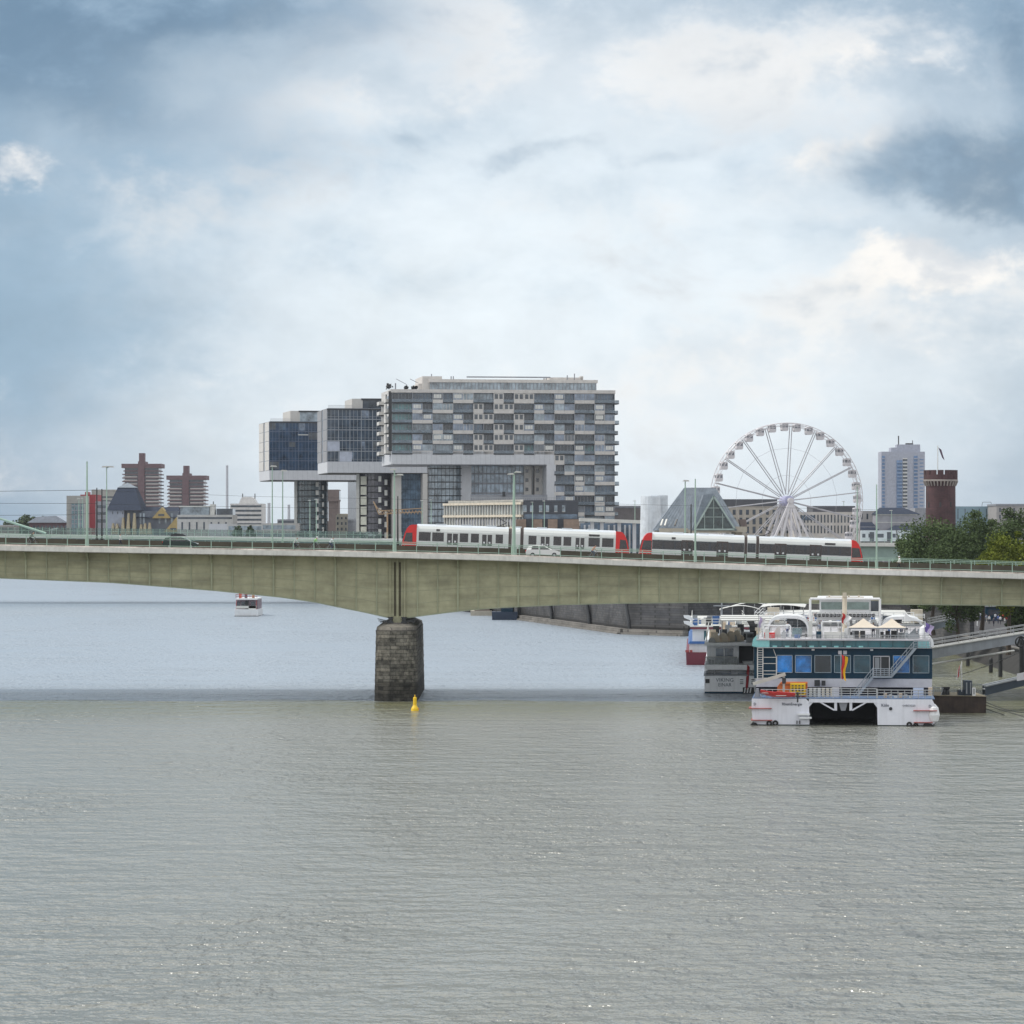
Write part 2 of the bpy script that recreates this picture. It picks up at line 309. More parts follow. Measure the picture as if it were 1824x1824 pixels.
# ---------------------------------------------------------------- water and land
def watermat():
    m = bpy.data.materials.new('river_water'); m.use_nodes = True; t = m.node_tree; p = t.nodes['Principled BSDF']
    def N(ty): return t.nodes.new(ty)
    L = t.links.new
    tcn = N('ShaderNodeTexCoord')
    def noi(sx, sy, det, rough, off=0, dist=0.0):
        mp = N('ShaderNodeMapping'); mp.inputs['Scale'].default_value = (sx, sy, 1); mp.inputs['Location'].default_value = (off, off, 0); L(tcn.outputs['Object'], mp.inputs[0])
        n = N('ShaderNodeTexNoise'); n.inputs['Scale'].default_value = 1; n.inputs['Detail'].default_value = det; n.inputs['Roughness'].default_value = rough; n.inputs['Distortion'].default_value = dist
        L(mp.outputs[0], n.inputs['Vector']); return n.outputs[0]
    def ma(op, a, b, c=None):
        n = N('ShaderNodeMath'); n.operation = op
        for i, v in enumerate((a, b, c)):
            if v is None: continue
            if isinstance(v, (int, float)): n.inputs[i].default_value = v
            else: L(v, n.inputs[i])
        return n.outputs[0]
    def mr(v, a, b, c, d):
        n = N('ShaderNodeMapRange'); n.interpolation_type = 'SMOOTHSTEP'; L(v, n.inputs[0])
        for i, q in enumerate((a, b, c, d)): n.inputs[i+1].default_value = q
        return n.outputs[0]
    sp = N('ShaderNodeSeparateXYZ'); L(tcn.outputs['Object'], sp.inputs[0])
    edge = ma('MULTIPLY_ADD', noi(.05, .09, 4, .6, 3), 22, sp.outputs[1])
    near = ma('MAXIMUM', mr(edge, 438, 444, 1, 0), mr(ma('MULTIPLY_ADD', noi(.06, .03, 3, .6, 9), 10, sp.outputs[0]), 53, 60, 0, 1))                  # turbid, choppier water downstream of the pier; dark reflections painted along the right bank
    patch = mr(noi(.022, .012, 5, .62, 11, .6), .36, .64, 0, 1)
    h = ma('ADD', ma('MULTIPLY', noi(.95, .52, 3, .55), .74), ma('MULTIPLY', noi(2.4, 1.5, 2, .5, 5), .25))
    h = ma('ADD', h, ma('MULTIPLY', noi(.10, .16, 3, .65, 8), 1.6))
    h = ma('ADD', h, ma('MULTIPLY', noi(.22, .26, 2, .5, 2), .75))
    amp = ma('MULTIPLY', ma('MULTIPLY_ADD', near, .55, .70), ma('MULTIPLY_ADD', patch, .75, .55))
    paw = mr(noi(.035, .14, 4, .6, 21), .40, .60, 0, 1)
    amp = ma('ADD', amp, ma('MULTIPLY', ma('MULTIPLY_ADD', near, -.8, 1), ma('MULTIPLY_ADD', paw, .7, -.1)))
    amp = ma('ADD', amp, ma('MULTIPLY', ma('MULTIPLY', mr(edge, 436, 444, 0, 1), mr(edge, 446, 475, 1, 0)), .5))
    bn = N('ShaderNodeBump'); bn.inputs['Distance'].default_value = 1.0; L(amp, bn.inputs['Strength']); L(h, bn.inputs['Height']); L(bn.outputs[0], p.inputs['Normal'])
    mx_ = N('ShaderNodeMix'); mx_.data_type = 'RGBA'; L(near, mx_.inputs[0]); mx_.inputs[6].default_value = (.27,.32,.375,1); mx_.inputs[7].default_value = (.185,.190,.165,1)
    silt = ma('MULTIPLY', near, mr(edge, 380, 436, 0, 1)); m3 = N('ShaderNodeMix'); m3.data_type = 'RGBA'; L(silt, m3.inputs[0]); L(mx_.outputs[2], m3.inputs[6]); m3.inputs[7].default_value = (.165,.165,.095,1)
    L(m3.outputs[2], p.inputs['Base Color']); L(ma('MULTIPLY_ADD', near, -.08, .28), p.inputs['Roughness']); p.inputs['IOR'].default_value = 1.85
    return m
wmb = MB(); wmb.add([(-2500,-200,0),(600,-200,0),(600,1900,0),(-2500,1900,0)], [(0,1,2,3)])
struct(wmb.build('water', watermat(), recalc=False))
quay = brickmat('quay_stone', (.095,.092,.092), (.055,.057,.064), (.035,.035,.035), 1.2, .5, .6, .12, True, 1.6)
quay_l = brickmat('light_quay_stone', (.22,.205,.185), (.17,.16,.145), (.09,.085,.08), 1.2, .5, .35, .12)
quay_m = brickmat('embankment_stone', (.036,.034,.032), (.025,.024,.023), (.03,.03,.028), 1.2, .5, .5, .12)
QZ = 8.0
hiE = [(110,200),(110,480),(116,690),(60,720),(36,693),(24.5,707),(2,830),(-30,1000),(-57,1133),(-84,1240),(-114,1370),(-215,1600),(-6000,1600)]
land = hiE + [(-9000,40000),(9000,40000),(9000,200)]
struct(MB().prism(land, -3, QZ, 'z').build('ground', pave))
lowp = [(86,200),(77,480),(79,590),(74,650),(60.3,719.3),(115.4,689.5),(109.4,480),(109.4,200)]
struct(MB().prism(lowp, -3, 3.0, 'z').build('promenade', M('dark_paving', (.05,.048,.052), .9, var=.2, scale=.3)))  # shade under the bridge is put into this darkened paving colour
def wallstrip(pts, z0, z1, th, mats, name, label, cap=True):
    mb = MB()
    for (a, b), (c, d) in zip(pts, pts[1:]):
        t = Vector((c-a, d-b, 0)).normalized(); n = Vector((t.y, -t.x, 0))
        if n.x > 0: n = -n
        if abs(t.x) > abs(t.y) and n.y > 0: n = -n
        o = n*th
        mb.add([(a,b,z0),(c,d,z0),(c,d,z1),(a,b,z1),(a+o.x,b+o.y,z0),(c+o.x,d+o.y,z0),(c+o.x*.55,d+o.y*.55,z1),(a+o.x*.55,b+o.y*.55,z1)],
               [(0,1,2,3),(7,6,5,4),(0,4,5,1),(1,5,6,2),(2,6,7,3),(3,7,4,0)])
    o = mb.build(name, mats); return tag(o, label, 'quay wall')
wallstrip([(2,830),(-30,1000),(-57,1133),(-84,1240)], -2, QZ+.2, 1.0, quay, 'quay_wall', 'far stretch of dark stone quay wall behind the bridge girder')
qw = thing('quay_wall', 'dark stained stone quay wall with pale ledge, under the bridge right of the pier', 'quay wall', (24.5,707,0))
def seg(mb, a, b, z0, z1, o0, o1, m=0):
    t = Vector((b[0]-a[0], b[1]-a[1], 0)).normalized(); n = Vector((t.y, -t.x, 0)); n = -n if n.y > 0 else n
    p = [(a[0]+n.x*o0,a[1]+n.y*o0),(b[0]+n.x*o0,b[1]+n.y*o0),(b[0]+n.x*o1,b[1]+n.y*o1),(a[0]+n.x*o1,a[1]+n.y*o1)]
    mb.prism(p, z0, z1, 'z', m)
mb = MB()
for a, b in (((2,830),(24.5,707)), ((24.5,707),(36,693)), ((36,693),(60,720))): seg(mb, a, b, -2, QZ+.2, 0, .9)
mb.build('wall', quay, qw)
mb = MB()
for a, b in (((2,830),(24.5,707)), ((24.5,707),(36,693)), ((36,693),(60,720))): seg(mb, a, b, -2, 1.1, .9, 2.4); seg(mb, a, b, -2, .35, 2.4, 3.0)
mb.build('ledge', quay_l, qw)
for px, py in ((927, 1103), (985, 1111), (1052, 1120), (1123, 1129)):
    D = H*F/(py-HY); x = X(px, D) - .2
    MB().path([(x,D-2.5,0),(x-.1,D-2.4,2.5),(x-.5,D-1.9,5),(x-.9,D-1.2,8)], .42, n=8).build('fender_pile', dark, qw)
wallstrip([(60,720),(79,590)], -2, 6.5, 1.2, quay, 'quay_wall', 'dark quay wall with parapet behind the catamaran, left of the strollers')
lw = thing('quay_wall', 'pale stone embankment wall at the right edge behind the gangways', 'quay wall', (77,500,0))
wallx = MB(); wallx.prism([(79,591),(86,200),(77,480)], -3, 3.2, 'z')
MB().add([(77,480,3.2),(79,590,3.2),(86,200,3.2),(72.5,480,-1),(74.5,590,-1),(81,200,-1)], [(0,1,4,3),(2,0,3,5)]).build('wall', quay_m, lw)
MB().box(76.8,77.3,480,590,3.2,3.4).build('coping', M('worn_coping', (.16,.15,.14), .9), lw)
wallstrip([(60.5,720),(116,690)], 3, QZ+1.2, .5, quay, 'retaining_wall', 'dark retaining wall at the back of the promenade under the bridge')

# ---------------------------------------------------------------- the girder bridge
top_pts = [(-400,960),(0,970.5),(460,978.5),(560,980),(708,983.5),(900,988.5),(1120,997.5),(1500,1012),(1824,1021),(2300,1036)]
bot_pts = [(-400,1006),(0,1029),(200,1037),(380,1051),(430,1056),(500,1063),(560,1071.5),(600,1080),(650,1090),(694,1100),(722,1100),(800,1090),(840,1085.5),(900,1081),(1000,1076.5),(1100,1074),(1260,1072.3),(1560,1075),(1824,1078.5),(2300,1088)]
BD = 430.0; WB = 432.6
def smooth(pts, x): return (lerp(pts, x-45)+lerp(pts, x-15)+lerp(pts, x+15)+lerp(pts, x+45))/4
def zd(x): return Z(smooth(top_pts, x*F/BD+912), BD)
def zb(x):
    p = x*F/WB+912; return Z(lerp(bot_pts, p), WB)
x0, x1 = X(-350, BD), X(2250, BD)
N_ = 200; xs = [x0+(x1-x0)*i/N_ for i in range(N_+1)]
br = thing('road_bridge', 'long olive green steel girder bridge with pale deck edge across the river', 'bridge', (X(708, BD), BD, 0))
def strip(mb, xs, zt, zb_, y0, y1, m=0):
    rows = [[(x, y0, zb_(x)) for x in xs], [(x, y0, zt(x)) for x in xs], [(x, y1, zt(x)) for x in xs], [(x, y1, zb_(x)) for x in xs], [(x, y0, zb_(x)) for x in xs]]
    mb.sheet(rows, m)
FH = .78
mb = MB(); strip(mb, xs, lambda x: zd(x)-.18, lambda x: zd(x)-FH, BD, 462); mb.build('deck_slab', concrete, br)
mb = MB(); strip(mb, xs, lambda x: zd(x)-FH-.003, zb, WB, 445)
girder = mb.build('girder', olive, br)
mb = MB(); strip(mb, xs, lambda x: zd(x)-FH-.003, lambda x: zb(x)+.2, 448, 459.5); mb.build('rear_girder', concrete, br)
# stiffeners, seams, flange, brackets under the deck edge
maj = [708-110.3*k for k in range(1, 10)] + [708+107.6*k for k in range(1, 14)]
step = []; stiffm = M('stiffener_paint', (.36,.38,.26), .6, streak=.15)
for k in range(-9, 14):
    a = 708+(110.3 if k < 0 else 107.6)*k; w = (110.3 if k < 0 else 107.6)
    for j in (1, 2): step.append(a+w*j/3)
for p in step:
    x = X(p, WB); MB().box(x-.065, x+.065, WB-.12, WB-.001, zb(x), zd(x)-FH).build('stiffener', stiffm, br)
for p in maj:
    x = X(p, WB); m2 = MB().box(x-.10, x+.10, WB-.24, WB-.001, zb(x), zd(x)-FH-.01)
    m2.prism([(WB-2.3, zd(x)-FH-.01), (WB-.2, zd(x)-FH-.01), (WB-.2, zd(x)-FH-1.1), (WB-1.1, zd(x)-FH-.35)], x-.07, x+.07, 'x')
    m2.build('bracket', stiffm, br)
mb = MB()
for fr in (.30, .56, .78):
    q = [x for x in xs]; mb.sheet([[(x, WB-.035, zd(x)-FH-(zd(x)-FH-zb(x))*fr+.03) for x in q], [(x, WB-.035, zd(x)-FH-(zd(x)-FH-zb(x))*fr-.03) for x in q]])
mb.build('weld_seams', M('seam_paint', (.30,.31,.215), .6), br)
mb = MB(); strip(mb, xs, lambda x: zb(x)+.02, lambda x: zb(x)-.10, WB-.35, WB+1); mb.build('bottom_flange', M('flange_paint', (.30,.33,.23), .55), br)
# paired dark slots over the pier
for dx in (-4.5, 4.5):
    x = X(708+dx, WB); MB().box(x-.10, x+.10, WB-.06, WB-.002, zb(x)+.2, zd(x)-FH-.5).build('joint_slot', M('slot_brown', (.06,.05,.035), .9), br)
for dx in (-13, 0, 13):
    x = X(708+dx, WB); MB().box(x-.09, x+.09, WB-.30, WB-.003, zb(x)+.05, zd(x)-FH-.02).build('pier_stiffener', olive, br)
# deck edge: fascia and painted kerb
fas = M('fascia_concrete', (.68,.67,.63), .8, var=.08, scale=.8, streak=.12)
mb = MB(); strip(mb, xs, lambda x: zd(x)-.12, lambda x: zd(x)-FH+.08, BD-.14, BD-.002); mb.build('fascia', fas, br)
kerbm = M('stained_kerb', (.70,.63,.57), .9, var=.35, scale=.45)
mb = MB(); strip(mb, xs, lambda x: zd(x)+.06, lambda x: zd(x)-.179, BD+.05, BD+.6); mb.build('edge_kerb', kerbm, br)
mb = MB(); mb.sheet([[(x, BD+.6, zd(x)-.03) for x in xs], [(x, 433.6, zd(x)-.03) for x in xs]]); mb.sheet([[(x, 433.6, zd(x)-.03) for x in xs], [(x, 433.6, zd(x)-.175) for x in xs]])
mb.build('footway', M('footway_paving', (.20,.17,.15), .9), br)
mb = MB(); mb.sheet([[(x, 433.62, zd(x)-.172) for x in xs], [(x, 440.4, zd(x)-.172) for x in xs]]); mb.build('roadway', asph, br)
mb = MB(); mb.sheet([[(x, 440.8, zd(x)-.171) for x in xs], [(x, 450, zd(x)-.171) for x in xs]]); mb.build('track_bed', M('ballast', (.12,.10,.085), .95, var=.3, scale=3), br)
mb = MB(); mb.sheet([[(x, 450.4, zd(x)-.172) for x in xs], [(x, 461.3, zd(x)-.172) for x in xs]]); mb.build('roadway', asph, br)
mb = MB()
for y in (442.2, 443.6, 446.3, 447.7):
    for a, b in zip(xs[::4], xs[4::4]): mb.beam((a,y,zd(a)-.10), (b,y,zd(b)-.10), .08, .12)
mb.build('tram_rails', gsteel, br)
barr = M('brown_guard_wall', (.10,.088,.062), .85, var=.2, scale=.5)
mb = MB(); strip(mb, xs, lambda x: zd(x)+.78, lambda x: zd(x)-.17, 440.4, 440.6); mb.build('guard_wall', barr, br)
mb = MB(); strip(mb, xs, lambda x: zd(x)+.78, lambda x: zd(x)-.17, 450.1, 450.3); mb.build('guard_wall', barr, br)
def rail(y, post_px, D, hgt, name, rails=(1.27, 1.08, .22), r=.035):
    mb = MB(); k = -350
    for z in rails:
        for a, b in zip(xs[::2], xs[2::2]): mb.tube((a,y,zd(a)+z), (b,y,zd(b)+z), r, n=5)
    ps = []; p = post_px
    while p > -350: p -= 36.6
    while p < 2250: ps.append(p); p += 36.6
    for p in ps:
        x = X(p, D)
        if xs[0] < x < xs[-1]: mb.box(x-.05, x+.05, y-.05, y+.05, zd(x)-.28, zd(x)+hgt)
    return mb.build(name, mint, br)
rail(BD+.12, 10, BD, 1.30, 'railing'); rail(461.6, 16, 461.6, 1.30, 'railing')
mb = MB()
for a, b in zip(xs[::2], xs[2::2]): mb.tube((a,440.5,zd(a)+1.02), (b,440.5,zd(b)+1.02), .035, n=5)
for i in range(0, N_, 2): mb.box(xs[i]-.03, xs[i]+.03, 440.45, 440.55, zd(xs[i])+.78, zd(xs[i])+1.02)
mb.build('guard_rail', mint, br)
# river pier
pier = brickmat('pier_stone', (.26,.24,.20), (.12,.115,.10), (.06,.058,.05), 1.15, .46, .75, .9, True, 2.3)
capst = brickmat('pier_cap_stone', (.24,.22,.19), (.19,.175,.15), (.10,.09,.08), 2.2, .8, .4, .4)
def prow(hw, y0, y1, nose, n=10):
    pts = []
    for i in range(n+1):
        a = math.pi*i/n; pts.append((-hw*math.cos(a), y0-nose*math.sin(a)**.8))
    return pts + [(hw, y1), (-hw, y1)]
cx = X(704.5, 428)
def loft(mb, rings, m=0):
    n = len(rings[0][0]); vs = []; 
    for pts, z in rings: vs += [(cx+p[0]+.02*math.sin(p[1]*3+z*5), p[1], z) for p in pts]
    fs = [(j*n+i, j*n+(i+1) % n, (j+1)*n+(i+1) % n, (j+1)*n+i) for j in range(len(rings)-1) for i in range(n)]
    fs.append(tuple((len(rings)-1)*n+i for i in range(n))); mb.add(vs, fs, m)
px2m = 428/F
mb = MB(); rr = []
rnd = random.Random(3)
for k in range(16):
    z = -1.5 + (Z(1124, 428)+1.5)*k/15; t = k/15
    hw = (40-3.2*t)*px2m; rr.append((prow(hw, 431, 462, 3.2), z)); rr.append((prow(hw-.03, 431, 462, 3.17), z+.02))
loft(mb, rr[:-1]); mb.build('pier', pier, br)
mb = MB(); zt = Z(1124, 428)
loft(mb, [(prow(36*px2m, 431.2, 461.8, 2.9), zt-.05), (prow(35*px2m, 431.3, 461.7, 2.8), zt+.45), (prow(20*px2m, 432, 461, 1.4), zt+.95)]); mb.build('pier_cap', capst, br)
for s in (-1, 1):
    x = X(708+s*12, 432); zt2 = zt+.9
    mb = MB().prism([(x-.45, zt2), (x+.45, zt2), (x+.2, zt2+.35), (x-.2, zt2+.35)], 430.6, 433)
    for j, (dx, dz) in enumerate(((1.5,.1),(1.6,.38),(1.3,-.08))): mb.beam((x,431,zt2+.2), (x+s*dx,430.8,zt2+.2+dz*.9), .12, .1)
    mb.prism([(x-.12, zt2+.35), (x+.12, zt2+.35), (x+.35, zt2+.75), (x-.35, zt2+.75)], 430.8, 433); mb.build('bearing', dark, br)
mb = MB().box(X(700,432), X(716,432), 431.5, 434, zt+.9, zb(X(708,432))+.05); mb.build('rocker', olive, br)

# ---------------------------------------------------------------- trams
tramw = M('tram_white', (.70,.72,.70), .3, var=.03); tgl = glass('tram_glass', (.035,.030,.032), .1, .4, 1.2); bell = M('bellows', (.11,.09,.085), .9)
troof = M('tram_roof', (.60,.64,.68), .35, var=.03)
def tram(px0, px1, label, style):
    D = 441.6; L = (px1-px0)*D/F; xa = X(px0, D); xb = X(px1, D); za, zb_ = zd(xa), zd(xb)
    root = thing('tram', label, 'tram', (xa, D, za-.02), 'trams crossing the bridge', local=True, ry=math.atan2(za-zb_, xb-xa))
    def u(p): return (p-px0)*D/F
    sec = [(0.04,.35),(0,.9),(0,2.75),(.06,3.05),(.22,3.35),(.5,3.52),(1.33,3.58),(2.15,3.52),(2.43,3.35),(2.59,3.05),(2.65,2.75),(2.65,.9),(2.61,.35)]
    if style == 0: cuts = [(741,905),(910.5,926),(931.5,1096)]
    else: cuts = [(1160,1325),(1330,1346),(1351,1516)]
    for a, b in cuts:
        MB().prism(sec, u(a)+.01, u(b)-.01, 'x').build('car_body', tramw, root)
        MB().prism([(.10,3.12),(.26,3.40),(.52,3.57),(1.33,3.64),(2.13,3.57),(2.39,3.40),(2.55,3.12)], u(a)+.05, u(b)-.05, 'x').build('roof', troof, root)
    for (a, b), (c, d) in zip(cuts, cuts[1:]):
        mb = MB(); n = 5; w = (u(c)-u(b))/n
        for i in range(n): mb.prism([(y*(.96 if i % 2 else .99)+.05, .5+(z-.5)*(.95 if i % 2 else .985)) for y, z in sec], u(b)+w*i, u(b)+w*(i+1)-.004, 'x')
        mb.build('bellows', bell, root)
    for s, (a, b) in ((1, (0, u(cuts[0][0]))), (-1, (L, u(cuts[-1][1])))):
        e = a; w = abs(b-a)
        pr = [(0,.35),(.02,.9),(.10,1.4),(.34,2.4),(.62,3.05),(.95,3.42),(1.25,3.52),(w,3.54),(w,.35)]
        MB().prism([(e+s*x, z) for x, z in pr], .0, 2.65, 'y').build('cab', red, root)
        wx = [(.26,1.35),(.42,2.05),(.52,2.45),(w-.55,2.5),(w-.5,1.3)] if style == 0 else [(.26,1.35),(.42,2.05),(.52,2.52),(w-.05,2.55),(w-.05,1.3)]
        MB().prism([(e+s*x, z) for x, z in wx], -.03, .001, 'y').build('cab_window', tgl, root)
        MB().prism([(e+s*x, z) for x, z in [(-.03,1.2),(.03,1.35),(.42,2.55),(.36,2.6)]], .1, 2.55, 'y').build('windscreen', tgl, root)
        MB().prism([(e+s*x, z) for x, z in [(.0,1.0),(w,1.0),(w,.93),(.0,.93)]], -.02, .001, 'y').build('pale_stripe', tramw, root)
        MB().box(e+s*.02, e-s*.05, -.02, .28, .78, .95).build('headlight', tramw, root)
        mbb = MB(); mbb.prism([(e+s*x, z) for x, z in [(.15,.35),(w,.35),(w,.12),(.3,.12)]], .2, 2.4, 'y'); mbb.build('skirt', dark, root)
    zt, zb2 = 2.62, 1.50
    if style == 0:
        for a, b in ((745,766),(769,789.5),(818,833),(838,852),(882,895),(940.6,954.6),(985,999),(1003,1016.6),(1047.5,1067.5),(1071.7,1092)):
            o = MB().box(u(a), u(b), -.02, .01, zb2, zt).build('window', tgl, root)
            MB().box(u(a)+.05, u(b)-.05, -.035, -.02, zt-.28, zt-.25).build('window_bar', bell, o)
        doors = ((794,816),(856.5,877),(961,979.5),(1023,1041.5)); disp = ((776,782.5),(1048,1067))
    else:
        for a, b in cuts:
            MB().box(u(a)+.05, u(b)-.05, -.02, .01, zb2-.02, zt+.02).build('window_band', glass('black_glass', (.025,.028,.038), .1), root)
            k = max(1, int((b-a)/20)); w = (b-a)/k
            for i in range(k):
                if k > 1: MB().box(u(a+w*i)+.14, u(a+w*(i+1))-.14, -.032, -.02, zb2+.12, zt-.12).build('window', tgl, root)
        doors = ((1213,1233),(1275.6,1296),(1379,1400),(1441.5,1462.5)); disp = ((1195,1202),(1468,1487))
    for a, b in doors:
        d = MB().box(u(a), u(b), -.045, .01, .42, 2.75).build('door', [tramw, gsteel][style] if style == 0 else bell, root)
        h_ = (a+b)/2
        for p, q in ((a+1.5, h_-.9), (h_+.9, b-1.5)):
            MB().box(u(p), u(q), -.06, -.045, 1.15, 2.55).build('door_glass', tgl, d)
            MB().box(u((p+q)/2)-.13, u((p+q)/2)+.1, -.07, -.06, 1.42, 1.64).build('door_sticker', white, d)
    for a, b in disp: MB().box(u(a), u(b), -.05, .0, 2.80, 3.06).build('destination_sign', tgl, root)
    for p in ((765, 918, 1072) if style == 0 else (1180, 1338, 1492)):
        mb = MB()
        for dx in (-1.0, 1.0):
            mb.ring((u(p)+dx, .35, .33), .22, .1, 'y', 12); mb.ring((u(p)+dx, 2.3, .33), .22, .1, 'y', 12)
        mb.box(u(p)-1.4, u(p)+1.4, .3, 2.35, .25, .45); mb.build('bogie', dark, root)
    mb = MB(); p = 893 if style == 0 else 1365; x = u(p)
    mb.path([(x-.6,1.3,3.6),(x+.55,1.3,4.15),(x-.5,1.3,4.75)], .05); mb.path([(x-.5,.7,4.8),(x-.5,1.9,4.8)], .05); mb.box(x-.9,x+.4,.9,1.7,3.58,3.7); mb.build('pantograph', dark, root)
    mb = MB()
    for p in range(int(px0)+60, int(px1)-60, 45): mb.box(u(p), u(p+18), .7, 1.95, 3.6, 3.74)
    mb.build('roof_units', troof, root)
    return root
tram(715, 1121, 'left tram on the bridge, white with separate windows and red cabs', 0)
tram(1138, 1537, 'right tram on the bridge, white with a dark window band and red cabs', 1)

# ---------------------------------------------------------------- cars
def car(label, paint, loc, kind='hatch', group=None, box=False, s=1, rz=0):
    root = thing('car', label, 'car', loc, group, local=True, rz=rz)
    if kind == 'hatch':
        low = [(-2.2,.35),(-2.25,.7),(-2.15,1.0),(-1.2,1.02),(1.0,.98),(1.8,.84),(2.15,.66),(2.2,.35)]
        top = [(-2.12,.98),(-1.95,1.35),(-1.75,1.5),(-.9,1.56),(.1,1.5),(.45,1.36),(1.15,.97)]
        wins = [[(-1.55,1.0),(-1.4,1.42),(-.65,1.46),(-.6,1.0)], [(-.52,1.0),(-.55,1.46),(.05,1.42),(.3,1.30),(.85,1.0)]]
    else:
        low = [(-2.2,.35),(-2.25,.85),(-1.6,.95),(1.0,.93),(1.9,.78),(2.2,.6),(2.2,.35)]
        top = [(-1.85,.92),(-1.2,1.36),(-.6,1.44),(.2,1.42),(.55,1.3),(1.15,.93)]
        wins = [[(-1.4,.95),(-1.05,1.3),(-.5,1.35),(-.5,.95)], [(-.42,.95),(-.42,1.36),(.2,1.33),(.8,.95)]]
    MB().prism(low, -.88, .88, 'y').build('body', paint, root)
    t = MB(); n = len(top); vs = [(x, -.84+(.16*(z-.95)/.5), z) for x, z in top] + [(x, .84-(.16*(z-.95)/.5), z) for x, z in top]
    t.add(vs, [tuple(range(n)), tuple(range(2*n-1, n-1, -1))] + [(i, i+n, (i+1) % n+n, (i+1) % n) for i in range(n)]); t.build('cabin', paint, root)
    for w in wins:
        for sd_ in (-1, 1):
            mb = MB(); vs = [(x, sd_*(.86-(.16*(z-.95)/.5)), z) for x, z in w] + [(x, sd_*(.82-(.16*(z-.95)/.5)), z) for x, z in w]; k = len(w)
            mb.add(vs, [tuple(range(k)), tuple(range(2*k-1, k-1, -1))] + [(i, i+k, (i+1) % k+k, (i+1) % k) for i in range(k)]); mb.build('side_window', tgl, root)
    for xw in (-1.38, 1.36):
        for y in (-.82, .82):
            w = MB().ring((xw, y, .33), .22, .11, 'y', 16).build('wheel', rubber, root); MB().lathe([(0,-.05),(.18,-.05),(.18,.05),(0,.05)], (0,0,0), 10)
            rm = MB(); rm.prism([(xw+.17*math.cos(a*math.pi/4), .33+.17*math.sin(a*math.pi/4)) for a in range(8)], y-.08, y+.08, 'y'); rm.build('rim', steel, w)
    for y in (-.6, .6):
        MB().box(1.95, 2.18, y-.2, y+.2, .62, .76).build('headlight', white, root); MB().box(-2.27, -2.15, y-.2, y+.2, .75, .95).build('tail_light', red, root)
    MB().prism([(.62,1.37),(1.13,1.02),(1.17,1.03),(.66,1.4)], -.68, .68, 'y').build('windscreen', tgl, root)
    if box: MB().prism([(-1.3,1.62),(-1.2,1.85),(-.6,1.95),(.3,1.9),(.75,1.68),(.7,1.62)], -.4, .4, 'y').build('roof_box', M('car_black', (.02,.02,.024), .3), root)
    return root
x = X(968, 436); car('white hatchback driving in front of the left tram', M('car_white', (.78,.78,.76), .25, var=.02), (x, 436, zd(x)-.17), rz=0)
x = X(322, 436); car('dark green hatchback with a roof box on the left of the bridge', M('car_green', (.015,.035,.03), .25, var=.02), (x, 436, zd(x)-.17), box=True)

# ---------------------------------------------------------------- people
def figure(pose):
    """skeleton in metres, facing +x, feet at z=0"""
    P = {'pelvis': (0,0,.93,.15), 'chest': (0,0,1.25,.17), 'neck': (.01,0,1.47,.06), 'head': (.02,0,1.60,.10), 'crown': (.02,0,1.68,.085)}
    if pose == 'walk': lim = dict(kl=(.18,.09,.50), fl=(.28,.09,.06), kr=(-.02,-.09,.50), fr=(-.30,-.09,.08), el=(-.15,.24,1.12), hl=(-.05,.26,.86), er=(.10,-.24,1.14), hr=(.27,-.22,.95))
    elif pose == 'stand': lim = dict(kl=(.02,.10,.50), fl=(0,.11,.05), kr=(.02,-.10,.50), fr=(0,-.11,.05), el=(-.03,.25,1.12), hl=(.05,.25,.86), er=(-.03,-.25,1.12), hr=(.08,-.22,.87))
    else:   # cycling, sitting forward
        P = {'pelvis': (-.15,0,1.0,.15), 'chest': (.12,0,1.28,.16), 'neck': (.25,0,1.46,.06), 'head': (.33,0,1.58,.10), 'crown': (.35,0,1.65,.085)}
        lim = dict(kl=(.25,.10,.82), fl=(.10,.11,.42), kr=(.18,-.10,.62), fr=(.02,-.11,.20), el=(.32,.20,1.10), hl=(.52,.18,1.05), er=(.32,-.20,1.10), hr=(.52,-.18,1.05))
    vs = [P[k][:3] for k in ('pelvis','chest','neck','head','crown')]; rs = [P[k][3] for k in ('pelvis','chest','neck','head','crown')]; es = [(0,1),(1,2),(2,3),(3,4)]
    def add(p, r, par): vs.append(p); rs.append(r); es.append((par, len(vs)-1)); return len(vs)-1
    pv, ch = Vector(vs[0]), Vector(vs[1])
    for s, k, f, e, h in ((1,'kl','fl','el','hl'), (-1,'kr','fr','er','hr')):
        hp = add(tuple(pv+Vector((0,.09*s,-.07))), .105, 0); kn = add(lim[k], .065, hp); ft = add(lim[f], .045, kn); add((lim[f][0]+.17, lim[f][1], max(.035, lim[f][2]-.02)), .035, ft)
        sh = add(tuple(ch+Vector((.0,.19*s,.12))), .065, 1); eb = add(lim[e], .045, sh); hd = add(lim[h], .032, eb)
        add((lim[h][0]+.05, lim[h][1], lim[h][2]-.06), .028, hd)
    me = bpy.data.meshes.new('fig'); me.from_pydata(vs, es, []); o = bpy.data.objects.new('fig', me); C.objects.link(o)
    sk = o.modifiers.new('s', 'SKIN'); sb = o.modifiers.new('b', 'SUBSURF'); sb.levels = 1
    for i, r in enumerate(rs): me.skin_vertices[0].data[i].radius = (r, r)
    me.skin_vertices[0].data[0].use_root = True
    dg = bpy.context.evaluated_depsgraph_get(); m2 = bpy.data.meshes.new_from_object(o.evaluated_get(dg)); bpy.data.objects.remove(o); return m2, P
FIG = {}
